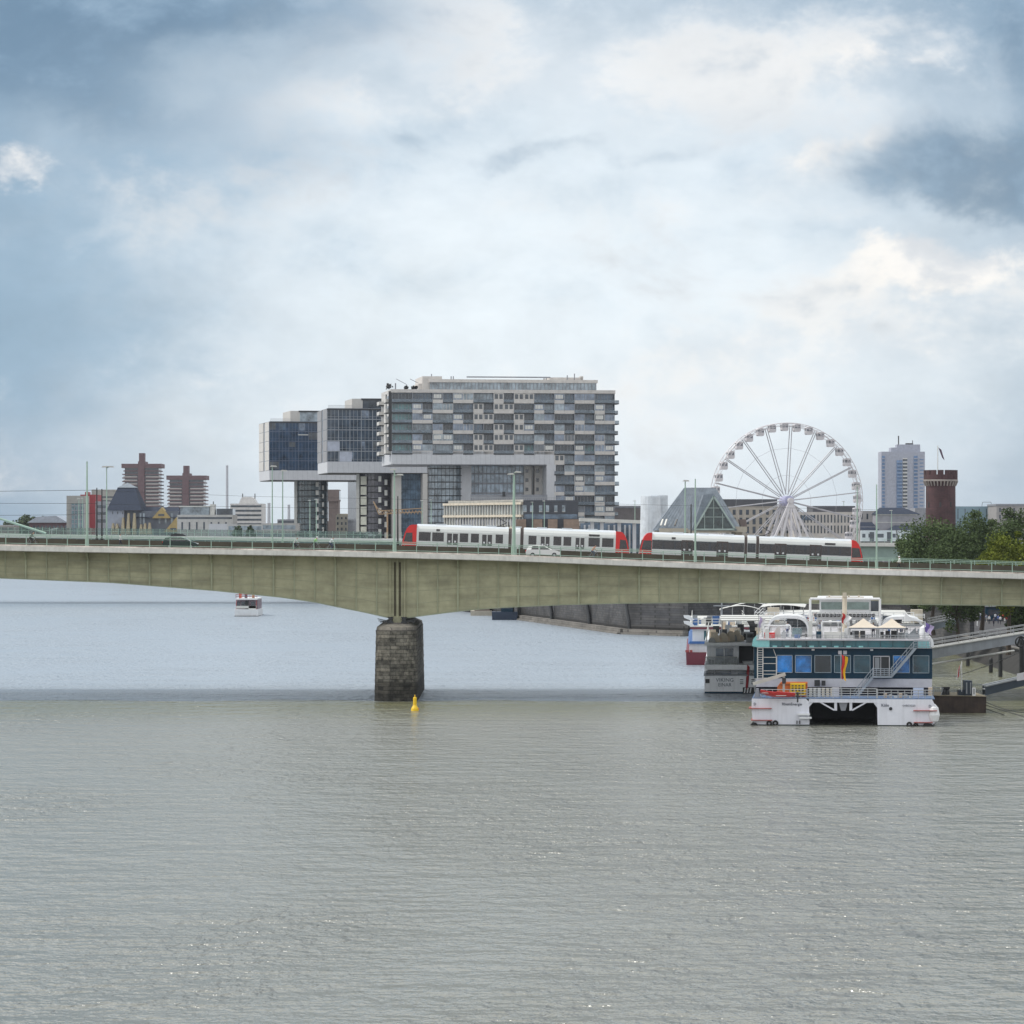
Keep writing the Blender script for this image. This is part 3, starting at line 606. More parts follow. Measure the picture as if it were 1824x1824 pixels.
def person(label, pose, shirt, trousers, loc, rz=0, hat=None, group=None, s=1.0):
    key = (pose, shirt, trousers)
    def cm(c): return M('cloth_%.2f_%.2f_%.2f' % c, c, .85)
    if key not in FIG:
        if pose not in FIG: FIG[pose] = figure(pose)
        m0, P = FIG[pose]; me = m0.copy(); me.materials.clear()
        for m in (skin, cm(shirt), cm(trousers), hair, dark): me.materials.append(m)
        pz = P['pelvis'][2]; nz = P['neck'][2]
        for p in me.polygons:
            c = p.center; i = 1
            if c.z > nz+.0: i = 0
            if c.z > nz+.17 or (c.z > nz+.07 and c.x < P['head'][0]-.03): i = 3
            if c.z < pz+.03: i = 2
            if c.z < .07: i = 4
            if abs(c.y) > .19 and c.z < pz+.02: i = 0
            p.material_index = i; p.use_smooth = True
        FIG[key] = me
    o = bpy.data.objects.new('person', FIG[key]); C.objects.link(o); o.location = loc; o.rotation_euler.z = rz; o.scale = (s,)*3
    tag(o, label, 'person', group)
    if hat:
        P = FIG[pose][1]; hx, hz = P['head'][0], P['head'][2]
        h = MB().lathe([(.0,.12),(.075,.10),(.115,.03),(.12,-.01),(.0,-.01)], (hx,0,hz+.04), 10).add([(hx+.08,-.08,hz+.04),(hx+.22,-.06,hz+.02),(hx+.22,.06,hz+.02),(hx+.08,.08,hz+.04)], [(0,1,2,3)]).build('cap', hat); h.parent = o
    return o
def bicycle(label, loc, rz, col, group='bicycles on the bridge'):
    root = thing('bicycle', label, 'bicycle', loc, group, local=True, rz=rz)
    for x in (-.5, .55):
        w = MB().ring((x,0,.34), .33, .022, 'y', 20, 5).build('wheel', rubber, root); mb = MB()
        for i in range(8): mb.tube((x,0,.34), (x+.33*math.cos(i*math.pi/4),0,.34+.33*math.sin(i*math.pi/4)), .005, n=3)
        mb.build('spokes', steel, w)
    mb = MB(); bb, st, hd = (-.08,0,.30), (-.22,0,.80), (.38,0,.82)
    for a, b in ((bb,st),(bb,hd),(st,hd),((-.5,0,.34),bb),((-.5,0,.34),st),((.55,0,.34),(.36,0,.95))): mb.tube(a, b, .022)
    mb.build('frame', col, root)
    MB().path([(.36,0,.95),(.38,0,1.02)], .015).path([(.40,-.22,1.03),(.38,0,1.02),(.40,.22,1.03)], .016).build('handlebar', dark, root)
    MB().prism([(-.34,.88),(-.05,.88),(-.1,.94),(-.34,.95)], -.07, .07, 'y').build('saddle', dark, root)
    return root
def cyclist(px, D, shirt, tr, lab, blab, hat=None, flip=False):
    x = X(px, D); z = zd(x)-.17 if D > 433.6 else zd(x)-.03; rz = math.pi if flip else 0
    bicycle(blab, (x, D, z), rz, gsteel); person(lab, 'cycle', shirt, tr, (x+(.05 if flip else -.05), D, z), rz, hat, 'people crossing the bridge')
cyclist(561, 432.4, (.25,.60,.12), (.03,.03,.03), 'cyclist in lime green top and white helmet left of the white-shirted rider', 'bicycle under the rider in lime green', white)
cyclist(590, 432.2, (.72,.74,.78), (.05,.07,.12), 'cyclist in a white shirt left of the pier', 'bicycle under the rider in a white shirt')
cyclist(1057, 432.2, (.55,.22,.14), (.10,.13,.17), 'cyclist in an orange red top right of the white hatchback', 'bicycle under the rider in the orange red top')
cyclist(56, 432.2, (.05,.055,.05), (.03,.03,.03), 'dark clothed cyclist near the left edge of the bridge', 'bicycle under the dark clothed rider at far left')
cyclist(526, 439.2, (.65,.65,.66), (.04,.04,.05), 'small rider in a pale top left of the lime green cyclist', 'bicycle under the rider in the pale top')
x = X(214, 439); person('pedestrian in a white top on the left of the bridge', 'walk', (.7,.7,.7), (.05,.05,.06), (x, 439, zd(x)-.1), group='people crossing the bridge')
x = X(1602, 431.6); person('walker in white shirt and white cap on the bridge in front of the trees', 'walk', (.75,.77,.74), (.02,.025,.03), (x, 431.6, zd(x)-.03), math.pi, white, 'people crossing the bridge')

# ---------------------------------------------------------------- lamps, masts, wires on the bridge
def mast(px, ytop, D, label, heads=(), col=None, r=.11, base=None, name='lamp_post', cat='lamp post', group='lamp posts along the bridge'):
    x = X(px, D); z0 = base if base is not None else zd(x)-.17; zt = Z(ytop, D)
    root = thing(name, label, cat, (x, D, z0), group)
    MB().tube((x,D,z0), (x,D,zt), r, n=8, r2=r*.55).build('pole', col or mint, root)
    MB().tube((x,D,z0), (x,D,z0+1.2), r*1.5, n=8).build('base', col or mint, root)
    for dx, dz in heads:
        sgn = 1 if dx >= 0 else -1
        MB().tube((x,D,zt+dz), (x+dx,D,zt+dz+.1), r*.4, n=5).build('arm', col or mint, root)
        MB().prism([(x+dx-.45*sgn,zt+dz+.05),(x+dx+.5*sgn,zt+dz+.02),(x+dx+.4*sgn,zt+dz+.2),(x+dx-.2*sgn,zt+dz+.24)], D-.22, D+.22, 'y').build('lamp_head', offw, root)
    return root
LG = 'lamp posts along the bridge'
mast(155, 822, 434, 'tall tapered bare mast on the left part of the bridge', r=.16, name='mast', cat='mast', group='bare masts on the bridge')
mast(190, 833, 460, 'lamp post right of the bare mast, before the steep dark roof', [(-.15,0),(.5,0)])
mast(485, 832, 460, 'lamp post in front of the leftmost crane building, the left of two', [(.1,0)])
mast(503.5, 840, 460, 'lamp post in front of the leftmost crane building, the right of two', [(.1,0)])
mast(702.5, 838, 434, 'lamp post with two heads left of the tram nose above the pier', [(-.1,.0),(.65,-.65)], r=.15)
mast(915.5, 846, 434, 'thick lamp post with double head in front of the left tram', [(-.35,0),(.45,.25)], r=.24)
mast(1220.5, 858, 460, 'lamp post in front of the zinc roof left of the glass gable', [(.05,0)], r=.14)
mast(1238.5, 853, 434, 'tall bare mast in front of the right tram', r=.13, name='mast', cat='mast', group='bare masts on the bridge')
mast(1561.5, 863, 434, 'tall bare mast right of the right tram', r=.13, name='mast', cat='mast', group='bare masts on the bridge')
mast(1527, 867, 460, 'lamp post behind the ferris wheel side of the right tram', [(.05,0)], r=.12)
for px, yt, lb in ((172.5, 869, 'dark catenary pole, the left of two beside the red building'), (181.5, 871, 'dark catenary pole, the right of two beside the red building'), (708.5, 884, 'dark catenary pole at the left nose of the tram'), (906, 930, 'short dark catenary pole behind the left tram'), (1231, 898, 'dark catenary pole left of the glass gable')):
    mast(px, yt, 446, lb, r=.13, col=dark, name='catenary_pole', cat='pole', group='catenary poles on the bridge')
def wire(pts, D, label, r=.03):
    p3 = [(X(a, D), D, Z(b, D)) for a, b in pts]
    return tag(MB().path(p3, r, n=4).build('overhead_wire', dark), label, 'wire', 'overhead wires over the bridge')
wire([(-200,872),(0,875),(172,873)], 446, 'top overhead wire reaching the dark poles at far left', .035)
wire([(-200,894),(0,896.5),(172,897)], 446.5, 'middle overhead wire at far left')
wire([(-200,918),(0,918),(120,917),(172,914)], 447, 'lowest overhead wire at far left')
wire([(181,874),(440,884),(708,889)], 446, 'overhead wire strung from dark pole to dark pole in front of the crane buildings', .02)
wire([(181,898),(440,903),(708,907)], 446.5, 'lower overhead wire in front of the crane buildings', .02)
wire([(708,889),(906,893),(1231,901),(1560,908)], 446, 'overhead wire above both trams', .02)
# ---------------------------------------------------------------- the far deck bridge with its green screen
SD = 1000.0
far = thing('far_bridge', 'distant flat bridge with pale edge and green girder behind the trams', 'bridge', (X(600, SD), SD, 0))
def sz(px): return Z(lerp([(-400,945),(0,951),(400,956),(700,960),(1100,963.5),(1560,967),(2300,976)], px), SD)
fx = [X(-400+i*90, SD) for i in range(31)]; sp_ = lambda x: sz(x*F/SD+912)
mb = MB(); strip(mb, fx, lambda x: sp_(x), lambda x: sp_(x)-1.0, SD, SD+28); mb.build('deck', offw, far)
gg = M('pale_green_paint', (.24,.33,.30), .6, var=.08)
mb = MB(); strip(mb, fx, lambda x: sp_(x)-1.003, lambda x: sp_(x)-5.2, SD+1.5, SD+26); mb.build('girder', gg, far)
mb = MB(); strip(mb, [x for x in fx if x*F/SD+912 < 735], lambda x: sp_(x)+2.0, lambda x: sp_(x)+.003, SD+.3, SD+.4); mb.build('screen', glass('green_screen', (.12,.20,.17), .3, .3, .1, .38), far)
mb = MB()
for i in range(-105, 112): 
    x = i*2.0; mb.box(x-.05, x+.05, SD+.2, SD+.3, sp_(x), sp_(x)+(2.05 if x*F/SD+912 < 735 else 1.1))
for a, b in zip(fx, fx[1:]): mb.beam((a,SD+.25,sp_(a)+1.1), (b,SD+.25,sp_(b)+1.1), .08, .08)
mb.build('railing', mint, far)
carcol = {'k': M('car_black', (.02,.02,.024), .3), 's': M('car_silver', (.42,.45,.50), .3, .3), 'w': M('car_white', (.78,.78,.76), .25)}
for px, k, lb in ((540,'k','black car on the far bridge left of the glass pillar'), (556,'k','second black car on the far bridge, behind the first'), (630,'k','dark car on the far bridge, leftmost of three close together'), (643,'k','dark car on the far bridge, middle of three close together'), (656,'s','silver car on the far bridge, rightmost of three close together')):
    x = X(px, SD+5); car(lb, carcol[k], (x, SD+5, sp_(x)+.35), 'sedan', 'cars on the far bridge')
for i, (px, yt, lb) in enumerate(((140.5,889,'thin green lamp post in front of the teal glass, left of two'), (147,888,'thin green lamp post in front of the teal glass, right of two'), (552,892,'thin lamp post in front of the leftmost glass pillar, left of two'), (563.5,890,'thin lamp post in front of the leftmost glass pillar, right of two'), (752,892,'thin lamp post left of the round glass pillar'), (768,891,'thin lamp post in front of the round glass pillar'), (948.5,895,'thin lamp post before the dark office front, left of two'), (969.5,893,'thin lamp post before the dark office front, right of two'), (1131,893,'thin lamp post left of the pale round tower'), (1503,894,'thin lamp post left of the dark roof box'), (1588,910,'thin lamp post in front of the hip roofed building'))):
    mast(px, yt, SD+2, lb, [(-.1,0)], r=.14, base=sz(px), group='lamp posts on the far bridge')
# stay cable at the far left
tag(MB().tube((X(-60,SD-.5),SD-.5,Z(905,SD)), (X(82,SD-.5),SD-.5,Z(950,SD)), .35, n=6).build('stay_cable', mint), 'green stay cable of the far bridge sloping down at far left', 'cable')
# low white tram on the far bridge at right
FT = SD+8; x0t, x1t = X(1534,FT), X(1690,FT); zt_ = sz(1600)+.1
ft = thing('tram', 'white tram with blue windows on the far bridge beside the trees', 'tram', (x0t, FT, zt_))
def sl(p): return sz(p)+.1
MB().box(x0t, X(1597,FT)-.1, FT, FT+2.6, zt_+.4, zt_+3.6).box(X(1600,FT), x1t, FT, FT+2.6, zt_+.4, zt_+3.6).build('car_body', M('tram_pale', (.50,.56,.60), .4), ft)
for p in (1536,1547,1563,1568.5,1590,1606,1615,1632,1645,1660,1675): MB().box(X(p,FT), X(p+5.5,FT), FT-.05, FT, zt_+1.5, zt_+2.6).build('window', dglass, ft)
for p in (1549,1580,1623): MB().box(X(p+(0 if p>1549 else 0),FT), X(p+8,FT), FT-.06, FT, zt_+.5, zt_+3.1).build('door', dglass, ft)
MB().box(x0t, x1t, FT+.1, FT+2.5, zt_, zt_+.4).build('underframe', dark, ft)

# ---------------------------------------------------------------- crane shaped buildings
def pillar(root, px0, px1, D, ztop, name='glass_pillar', front=None, solid=None, s=1, lit=()):
    """round-cornered glass stair tower with steel grid, local coordinates of root via world placement"""
    xa, xb = X(px0, D), X(px1, D); w = xb-xa; r = w/2; cx_, cy = (xa+xb)/2, D+r
    MB().lathe([(r-.25, QZ), (r-.25, ztop)], (cx_,cy,0), 28).build(name, [front or lglass], root)
    mb = MB()
    z = QZ
    while z < ztop-.5: mb.ring((cx_,cy,z), r, .14, 'z', 28, 4); z += 2.25
    for i in range(28):
        an = 2*math.pi*i/28
        if math.sin(an) < .35: mb.tube((cx_+r*math.cos(an),cy+r*math.sin(an),QZ), (cx_+r*math.cos(an),cy+r*math.sin(an),ztop), .07, n=4)
    mb.build('pillar_grid', dark, root)
    return cx_, cy, r
# residential crane house (nearest), local frame: x along front, y into depth
S1 = 5.42; AD = 1133.0; th1 = R(7.5)
A = thing('crane_building', 'largest crane shaped apartment block with checkerboard balconies, rightmost of three', 'building', (X(698, AD), AD, 0), 'crane shaped waterfront buildings', local=True, rz=th1)
c1 = math.cos(th1)*S1
def ua(p): return (p-698)/c1
def za(p): return (HY-p)/S1+H
pitch = 18.25/S1; top_f = za(699.5); DP = 34.0
rows = ["BBBBPBPPBBWDWWBBPBPPBB".replace('PP','PP'), "BBPBPPBBWDWWBBPBPPBBPB", "BBPPBBPBWWDDWDPPBBPBPP", "BBBBPBPPBDWDWPBBPBPPBB", "BBPBPPBBWDWWBBPBPPBBPB", "BBPPBBPBWWBBWBPPBBPBPP",
        "................WBPPBB", "................BPBBPB", "................BBPBPP", "................PBPPBB", "................PPBBPB", "................PBPBPP", "................BPPBBP"]
cwid = (ua(1096)-0)/22
def uc(i): return i*cwid
# cores
MB().box(.6, uc(22)-.4, 1.6, DP, za(803), za(697)).box(uc(16)+.5, uc(22)-.4, 1.6, DP, QZ, za(803)).build('core', bglass, A)
capm = panel_w
mb = MB(); mb.box(-.3, uc(22)+.2, -.15, DP+.2, top_f, za(693.5)); mb.build('roof_edge', beige, A)
MB().box(-.1, uc(16), 0, DP, za(827), za(804)).build('white_band', panel, A)
mb = MB()
for i in range(1, 33): 
    x = i*uc(16)/33; mb.box(x-.02, x+.02, -.02, 0, za(827), za(804))
mb.build('band_joints', greypanel, A)
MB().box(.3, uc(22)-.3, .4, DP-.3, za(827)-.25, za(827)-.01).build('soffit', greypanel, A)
# leg: white frame at the right of the opening + deep glazed recess
MB().box(ua(973.5), uc(16)+.5, .0, DP, QZ, za(827)-.003).build('white_frame', panel, A)
MB().box(ua(826), ua(845), 9, DP, QZ, za(827)-.26).build('white_column', panel, A)
MB().box(ua(845), ua(941), 12, DP, QZ, za(827)-.26).build('recessed_glazing', glass('pale_sky_glass', (.36,.46,.56), .12), A)
mb = MB()
for i in range(14): x = ua(845)+(ua(941)-ua(845))*i/13; mb.box(x-.07, x+.07, 11.8, 12, QZ, za(827)-.3)
for k in range(6):
    z = za(842+17.5*k); mb.box(ua(845), ua(941), 11.7, 12, z-.35, z+.15)
mb.build('mullions', greypanel, A)
MB().box(ua(941), ua(954), 10, DP, QZ, za(827)-.26).box(ua(959.5), ua(973.4), 10, DP, QZ, za(827)-.26).build('side_wall', panel_w, A)
MB().box(ua(954), ua(959.5), 11.5, DP, QZ, za(827)-.26).build('wall_slot', dglass, A)
for xx in (945.5, 964.5):
    for k in range(5): MB().box(ua(xx-2.5), ua(xx+2.5), 9.9, 10.0, za(836+16.5*k)-.9, za(836+16.5*k)+.3).build('small_window', dglass, A)
lit = glass('lit_teal_glass', (.12,.26,.28), .15)
span = MB(); slabs = MB(); frames = MB(); nb = nw = 0; extra_w = MB(); extra_b = MB()
for fI, row in enumerate(rows):
    zt0 = top_f-fI*pitch; zb0 = zt0-pitch
    if zb0 < za(925): zb0 = max(zb0, QZ)
    i = 0
    while i < 22:
        k = row[i]
        if k == '.': i += 1; continue
        if k in 'BD':
            j = i
            while j < 22 and row[j] == k and j-i < 2: j += 1
            xa_, xb_ = uc(i), uc(j); gl = (lit if (i < 2 and fI > 0 or fI in (4,5) and random.random() < .25) else random.choice((lglass, bglass, dglass, dglass, bglass))) if k == 'B' else dglass
            wn_ = j-i
            g = MB().box(xa_+.12, xb_-.12, 1.3, 1.6, zb0+.5, zt0-.35)
            gl_o = None
            if nb < 98:
                o = MB().box(xa_, xb_, -.12, 1.3, zb0-.12, zb0+.28).build('balcony', dark if True else greypanel, A); nb += 1
                g.build('balcony_door', gl, o)
                m2 = MB()
                for q in range(1, wn_*3): xq = xa_+(xb_-xa_)*q/(wn_*3); m2.box(xq-.06, xq+.06, 1.15, 1.3, zb0+.3, zt0-.35)
                m2.box(xa_-.02, xa_+.12, .02, 1.3, zb0+.28, zt0-.02).box(xb_-.12, xb_+.02, .02, 1.3, zb0+.28, zt0-.02)
                m2.build('door_frame', greypanel, o)
                MB().box(xa_+.06, xb_-.06, -.10, -.06, zb0+.28, zb0+1.25).build('balustrade', glass('balustrade_glass', (.18,.23,.28), .1, .3, .5, .6), o)
            i = j
        else:
            j = i+1
            while j < 22 and row[j] == k and j-i < 2: j += 1
            for q in range(i, j):
                xa_, xb_ = uc(q), uc(q+1)
                g = vglass if k == 'P' else beige
                if nw < 98:
                    w = MB().box(xa_+.03, xb_-.03, .06, 1.55, zb0+1.14, zt0-.03).build('window', random.choice((vglass, lglass, vglass, glass('grey_window', (.13,.15,.175), .15))) if k == 'P' else panel_w, A); nw += 1
                    MB().box(xa_+.02, xb_-.01, .0, 1.6, zb0, zb0+1.12).build('spandrel', beige, w)
                    mm = MB()
                    if k == 'W':
                        mm.box(xa_+.35, xa_+1.45, .02, .06, zb0+1.45, zt0-.35).box(xb_-1.45, xb_-.35, .02, .06, zb0+1.45, zt0-.35); mm.build('pane', dglass, w)
                    else:
                        for t in (.0, .33, .66, 1): xq = xa_+.05+(xb_-xa_-.1)*t; mm.box(xq-.045, xq+.045, .0, .06, zb0+1.14, zt0-.05)
                        mm.box(xa_+.05, xb_-.05, .005, .06, zt0-.2, zt0-.08); mm.build('frame', panel_w if random.random() < .4 else greypanel, w)
                        if random.random() < .3: MB().box(xa_+.4, xb_-.5, .02, .06, zb0+1.6, zt0-.5).build('blind', offw, w)
            i = j
MB().box(-1.0, -.02, .05, 1.2, za(803.5), za(697)).build('corner_strip', dark, A)
# short end face towards the river, with balconies both ends
MB().box(-.25, .59, 1.7, DP*.42, za(803), za(697)).box(-.25, .59, DP*.58, DP, za(803), za(697)).build('end_cladding', panel_w, A)
for fI in range(6):
    zb0 = top_f-(fI+1)*pitch
    for y0_, y1_ in ((1.5, 7.5), (DP-9, DP-1)):
        o = MB().box(-1.9, -.26, y0_, y1_, zb0-.1, zb0+.2).build('end_balcony', dark, A); MB().box(-1.9, -1.84, y0_, y1_, zb0+.2, zb0+1.3).box(-1.9, -.3, y0_, y0_+.06, zb0+.2, zb0+1.3).build('parapet', panel_w, o)
    MB().box(-.32, -.26, 8.5, 12.5, zb0+.6, zb0+2.6).build('end_window', dglass, A)
for fI in range(12):
    zb0 = top_f-(fI+1)*pitch
    y0_, y1_ = (.4, 6) if fI % 2 == 0 else (2.5, 8)
    o = MB().box(uc(22)-.1, uc(22)+1.5, y0_, y1_, zb0-.1, zb0+.2).build('end_balcony', dark, A); MB().box(uc(22)+1.44, uc(22)+1.5, y0_, y1_, zb0+.2, zb0+1.2).box(uc(22)+.1, uc(22)+1.5, y0_-.05, y0_, zb0+.2, zb0+1.2).build('parapet', lglass, o)
MB().box(uc(22)-.39, uc(22)-.05, 1.7, DP, QZ, za(697)).build('end_cladding', greypanel, A)
# penthouse storey
ph = MB().box(ua(768), ua(1066), 3.5, DP-4, za(693.5)+.003, za(680)).build('penthouse', lglass, A)
MB().box(ua(766), ua(1068), 3.0, DP-3.5, za(680), za(674.5)).build('penthouse_roof', beige, ph)
mb = MB()
for i in range(46): x = ua(770)+(ua(1064)-ua(770))*i/45; mb.box(x-.09, x+.09, 3.3, 3.5, za(693)+.05, za(680))
mb.build('penthouse_mullions', greypanel, ph)
MB().box(ua(755), ua(790), 5, DP-6, za(693), za(669)).box(ua(748), ua(756), 6, DP-8, za(693), za(682)).box(ua(985), ua(1045), 8, DP-8, za(674.4), za(669)).box(ua(1041), ua(1046), 8, 12, za(674.4), za(666.5)).build('roof_plant', beige, A)
mb = MB().box(ua(835), ua(985), 6, 7, za(673.3)+.5, za(673.3)+.9)
for p, q in ((773,664),(1017,665),(1030,662),(808,668),(812,668),(975,669),(979,669)): mb.tube((ua(p),8,za(674)), (ua(p),8,za(q)), .18)
mb.path([(ua(708),5,za(674)),(ua(727),5,za(684)),(ua(730),5,za(693))], .1).path([(ua(733),5,za(674)),(ua(747),5,za(681))], .1)
mb.tube((ua(706.5),4,za(693)), (ua(706.5),4,za(682)), .22); mb.build('roof_masts', greypanel, A)
for p, s_ in ((693,.75),(724,.45),(736,.4),(741,.45)):
    mb = MB(); rn = random.Random(p)
    for _ in range(60):
        v = Vector((rn.gauss(0,.55),rn.gauss(0,.5),rn.gauss(0,.4)))*s_; c_ = Vector((ua(p)+.2, 3, za(693.5)+1.5*s_))+v; d = Vector((rn.gauss(0,1),rn.gauss(0,1),rn.gauss(0,1))).normalized()*.35; e = d.orthogonal().normalized()*.3
        mb.add([c_-d-e, c_+d-e, c_+d+e, c_-d+e], [(0,1,2,3)])
    mb.tube((ua(p)+.2,3,za(693.5)), (ua(p)+.2,3,za(693.5)+1.2*s_), .1); mb.build('roof_plant_pot', dark, A)
Aw = thing('glass_stair_tower', 'round glass stair tower under the arm of the largest crane building', 'tower', (X(793, AD+9), AD+9, QZ), 'glass stair towers under the crane arms')
pillar(Aw, 761, 826, AD+9, za(827)+.6, name='glazing')
# office crane houses: generic
def crane_office(px0, px1, pxside, ytop, ybl, ybot, D, S, th, floors, bays, label, gl, pent, mull, seed, sidecol, sidegl):
    rn = random.Random(seed); c_ = math.cos(th)*S
    B = thing('crane_building', label, 'building', (X(px0, D), D, 0), 'crane shaped waterfront buildings', local=True, rz=th)
    u = lambda p: (p-px0)/c_; z = lambda p: (HY-p)/S+H
    MB().box(.2, u(px1), .5, DP, z(ybl), z(ytop)-.5).build('glazing', gl, B)
    MB().box(-.05, u(px1)+.1, .1, DP, z(ytop)-.5, z(ytop)).build('roof_edge', dark, B)
    MB().box(-.0, u(px1)+.1, .05, DP, z(ybot), z(ybl)-.003).build('white_band', panel, B)
    mb = MB()
    for i in range(1, int(u(px1)/1.9)): mb.box(i*1.9-.02, i*1.9+.02, .03, .05, z(ybot), z(ybl)-.01)
    mb.build('band_joints', greypanel, B)
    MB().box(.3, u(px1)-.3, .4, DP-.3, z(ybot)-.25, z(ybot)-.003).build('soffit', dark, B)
    mb = MB(); fh = (z(ytop)-z(ybl))/floors
    for i in range(bays*3+1):
        x = u(px1)*i/(bays*3); w = .12 if i % 3 == 0 else .06
        mb.box(x-w, x+w, .3, .5, z(ybl), z(ytop)-.5)
    mb.build('mullions', mull, B)
    mb = MB()
    for k in range(floors+1): zz = z(ybl)+fh*k; mb.box(.1, u(px1), .22, .5, zz-.13, zz+.13)
    for k in range(floors): zz = z(ybl)+fh*k; mb.box(.1, u(px1), .33, .5, zz+.9, zz+1.0)
    mb.build('floor_edges', mull, B)
    for k in range(floors):
        for b in range(bays):
            if rn.random() < .35: MB().box(u(px1)*b/bays+.2, u(px1)*(b+rn.choice((.33,.66,1)))/bays-.1, .45, .5, z(ybl)+fh*k+.3+fh*.35*rn.random(), z(ybl)+fh*(k+.9)).build('window_blind', rn.choice((vglass, bglass, glass('tinted_blind', (.09,.10,.11), .3))), B)
    # end face: storey-high panels with a dark slot
    for k in range(floors):
        z0, z1 = z(ybl)+fh*k+.1, z(ybl)+fh*(k+1)-.1
        MB().box(-.15, .19, .6, DP*.42, z0, z1).box(-.15, .19, DP*.56, DP, z0, z1).build('end_panel', sidecol, B)
    MB().box(-.0, .19, .5, DP, z(ybl), z(ytop)-.5).build('end_slot', sidegl, B)
    mb = MB()
    (pa, pb, py) = pent
    MB().box(u(pa), u(pa)+(u(pb)-u(pa))*.4, 4, DP-6, z(ytop), z(py)).build('roof_core', panel_w, B)
    MB().box(u(pa)+(u(pb)-u(pa))*.4, u(pb)+3, 4, DP-6, z(ytop), z(py)-.5).build('roof_room', dglass if seed == 2 else lglass, B)
    MB().box(u(pa)+(u(pb)-u(pa))*.35, u(pb)+3.2, 3.7, DP-5.8, z(py)-.5, z(py)+.1).build('roof_room_edge', dark, B)
    mb = MB()
    for i in range(30): x = .5+(u(pa)-.5)*i/29; mb.box(x-.04, x+.04, .9, .96, z(ytop), z(ytop)+1.2)
    mb.box(.5, u(pa), .9, .95, z(ytop)+1.15, z(ytop)+1.22); mb.build('roof_rail', steel, B)
    return B, u, z
B2, u2, z2 = crane_office(583, 925, 562, 727.5, 822.5, 842, 1240, 4.96, R(9), 5, 17, 'middle crane shaped office building with dark gridded glass and white band', glass('office_glass', (.065,.09,.125), .12), (629, 676, 709), M('pale_mullion', (.30,.32,.35), .5), 2, M('end_grey', (.25,.25,.26), .5), dglass)
MB().box(u2(583)+.1, u2(605), .26, .3, z2(803), z2(786)).build('closed_blind', M('blue_white_blind', (.42,.45,.53), .5), B2)
MB().box(u2(604.5), u2(626.5), .26, .3, z2(822), z2(804.5)).build('closed_blind', M('blue_white_blind', (.42,.45,.53), .5), B2)
MB().box(u2(700), u2(716), 3, DP, QZ, z2(842)-.26).box(u2(752.5), u2(762), .05, DP, QZ, z2(842)-.26).build('white_column', panel_w, B2)
MB().box(u2(716), u2(752.5), 6, DP, QZ, z2(842)-.26).box(u2(762), u2(925), 1, DP, QZ, z2(842)-.26).build('recessed_glazing', glass('sky_glass', (.14,.22,.31), .12), B2)
mb = MB()
for i in range(9): x = u2(716)+(u2(752.5)-u2(716))*i/8; mb.box(x-.08, x+.08, 5.8, 6, QZ, z2(843))
for k in range(6): mb.box(u2(716), u2(752.5), 5.7, 6, z2(853+17.5*k)-.4, z2(853+17.5*k))
mb.build('recess_mullions', bglass, B2)
C3, u3, z3 = crane_office(480, 790, 461, 751, 838, 855, 1372, 4.48, R(11), 5, 18, 'smallest and leftmost crane shaped office building with deep blue glass', glass('deep_blue_glass', (.040,.075,.135), .12), (519, 561, 731), M('blue_mullion', (.10,.13,.19), .5), 3, panel_w, dglass)
MB().box(u3(530.5), u3(548.5), .2, .28, z3(775), z3(773.5)).build('light_strip', offw, C3)
MB().box(u3(640), u3(790), 1, DP, QZ, z3(855)-.26).build('leg_glazing', dglass, C3)
ca = glass('grey_glass', (.10,.13,.16), .12)
t_ = thing('glass_stair_tower', 'glass and steel stair tower under the arm of the middle crane building', 'tower', (X(668, 1248), 1248, QZ), 'glass stair towers under the crane arms')
pillar(t_, 637.5, 697, 1248, z2(842), 'glazing', glass('brown_glass', (.10,.095,.12), .15))
mb = MB()
D_ = 1246.5
MB().box(X(634.5,D_+3), X(640,D_+3), D_+3, D_+6, QZ, z2(842)).build('lift_shaft', offw, t_)
for xx, dy in ((676.5,-.3),(687,2.0)):
    for k in range(7): MB().box(X(xx-2.5,D_), X(xx+2.5,D_), D_+dy, D_+dy+2.2, z2(852+19*k+(6 if xx > 680 else 0))-1.0, z2(852+19*k+(6 if xx > 680 else 0))+.9).build('white_landing', offw, t_)
for k in range(6):
    MB().box(X(642,D_), X(652.5,D_), D_+1.6, D_+3, z2(856+18*k)-1.4, z2(856+18*k)+1.6).build('bright_pane', M('bright_pane', (.62,.62,.52), .3), t_)
t_ = thing('glass_stair_tower', 'leftmost glass and steel stair tower under the deep blue crane building', 'tower', (X(553, 1385), 1385, QZ), 'glass stair towers under the crane arms')
pillar(t_, 526, 582.5, 1385, z3(855), 'glazing', glass('green_grey_glass', (.09,.13,.15), .15))
MB().box(X(523.5,1387), X(529,1387), 1389, 1392, QZ, z3(855)).build('lift_shaft', offw, t_)
for k in range(7): MB().box(X(562,1383), X(567,1383), 1384.2, 1386.5, z3(862+15*k)-.9, z3(862+15*k)+.9).box(X(570,1383), X(576,1383), 1387, 1389, z3(868+15*k)-.9, z3(868+15*k)+.9).build('white_landing', offw, t_)

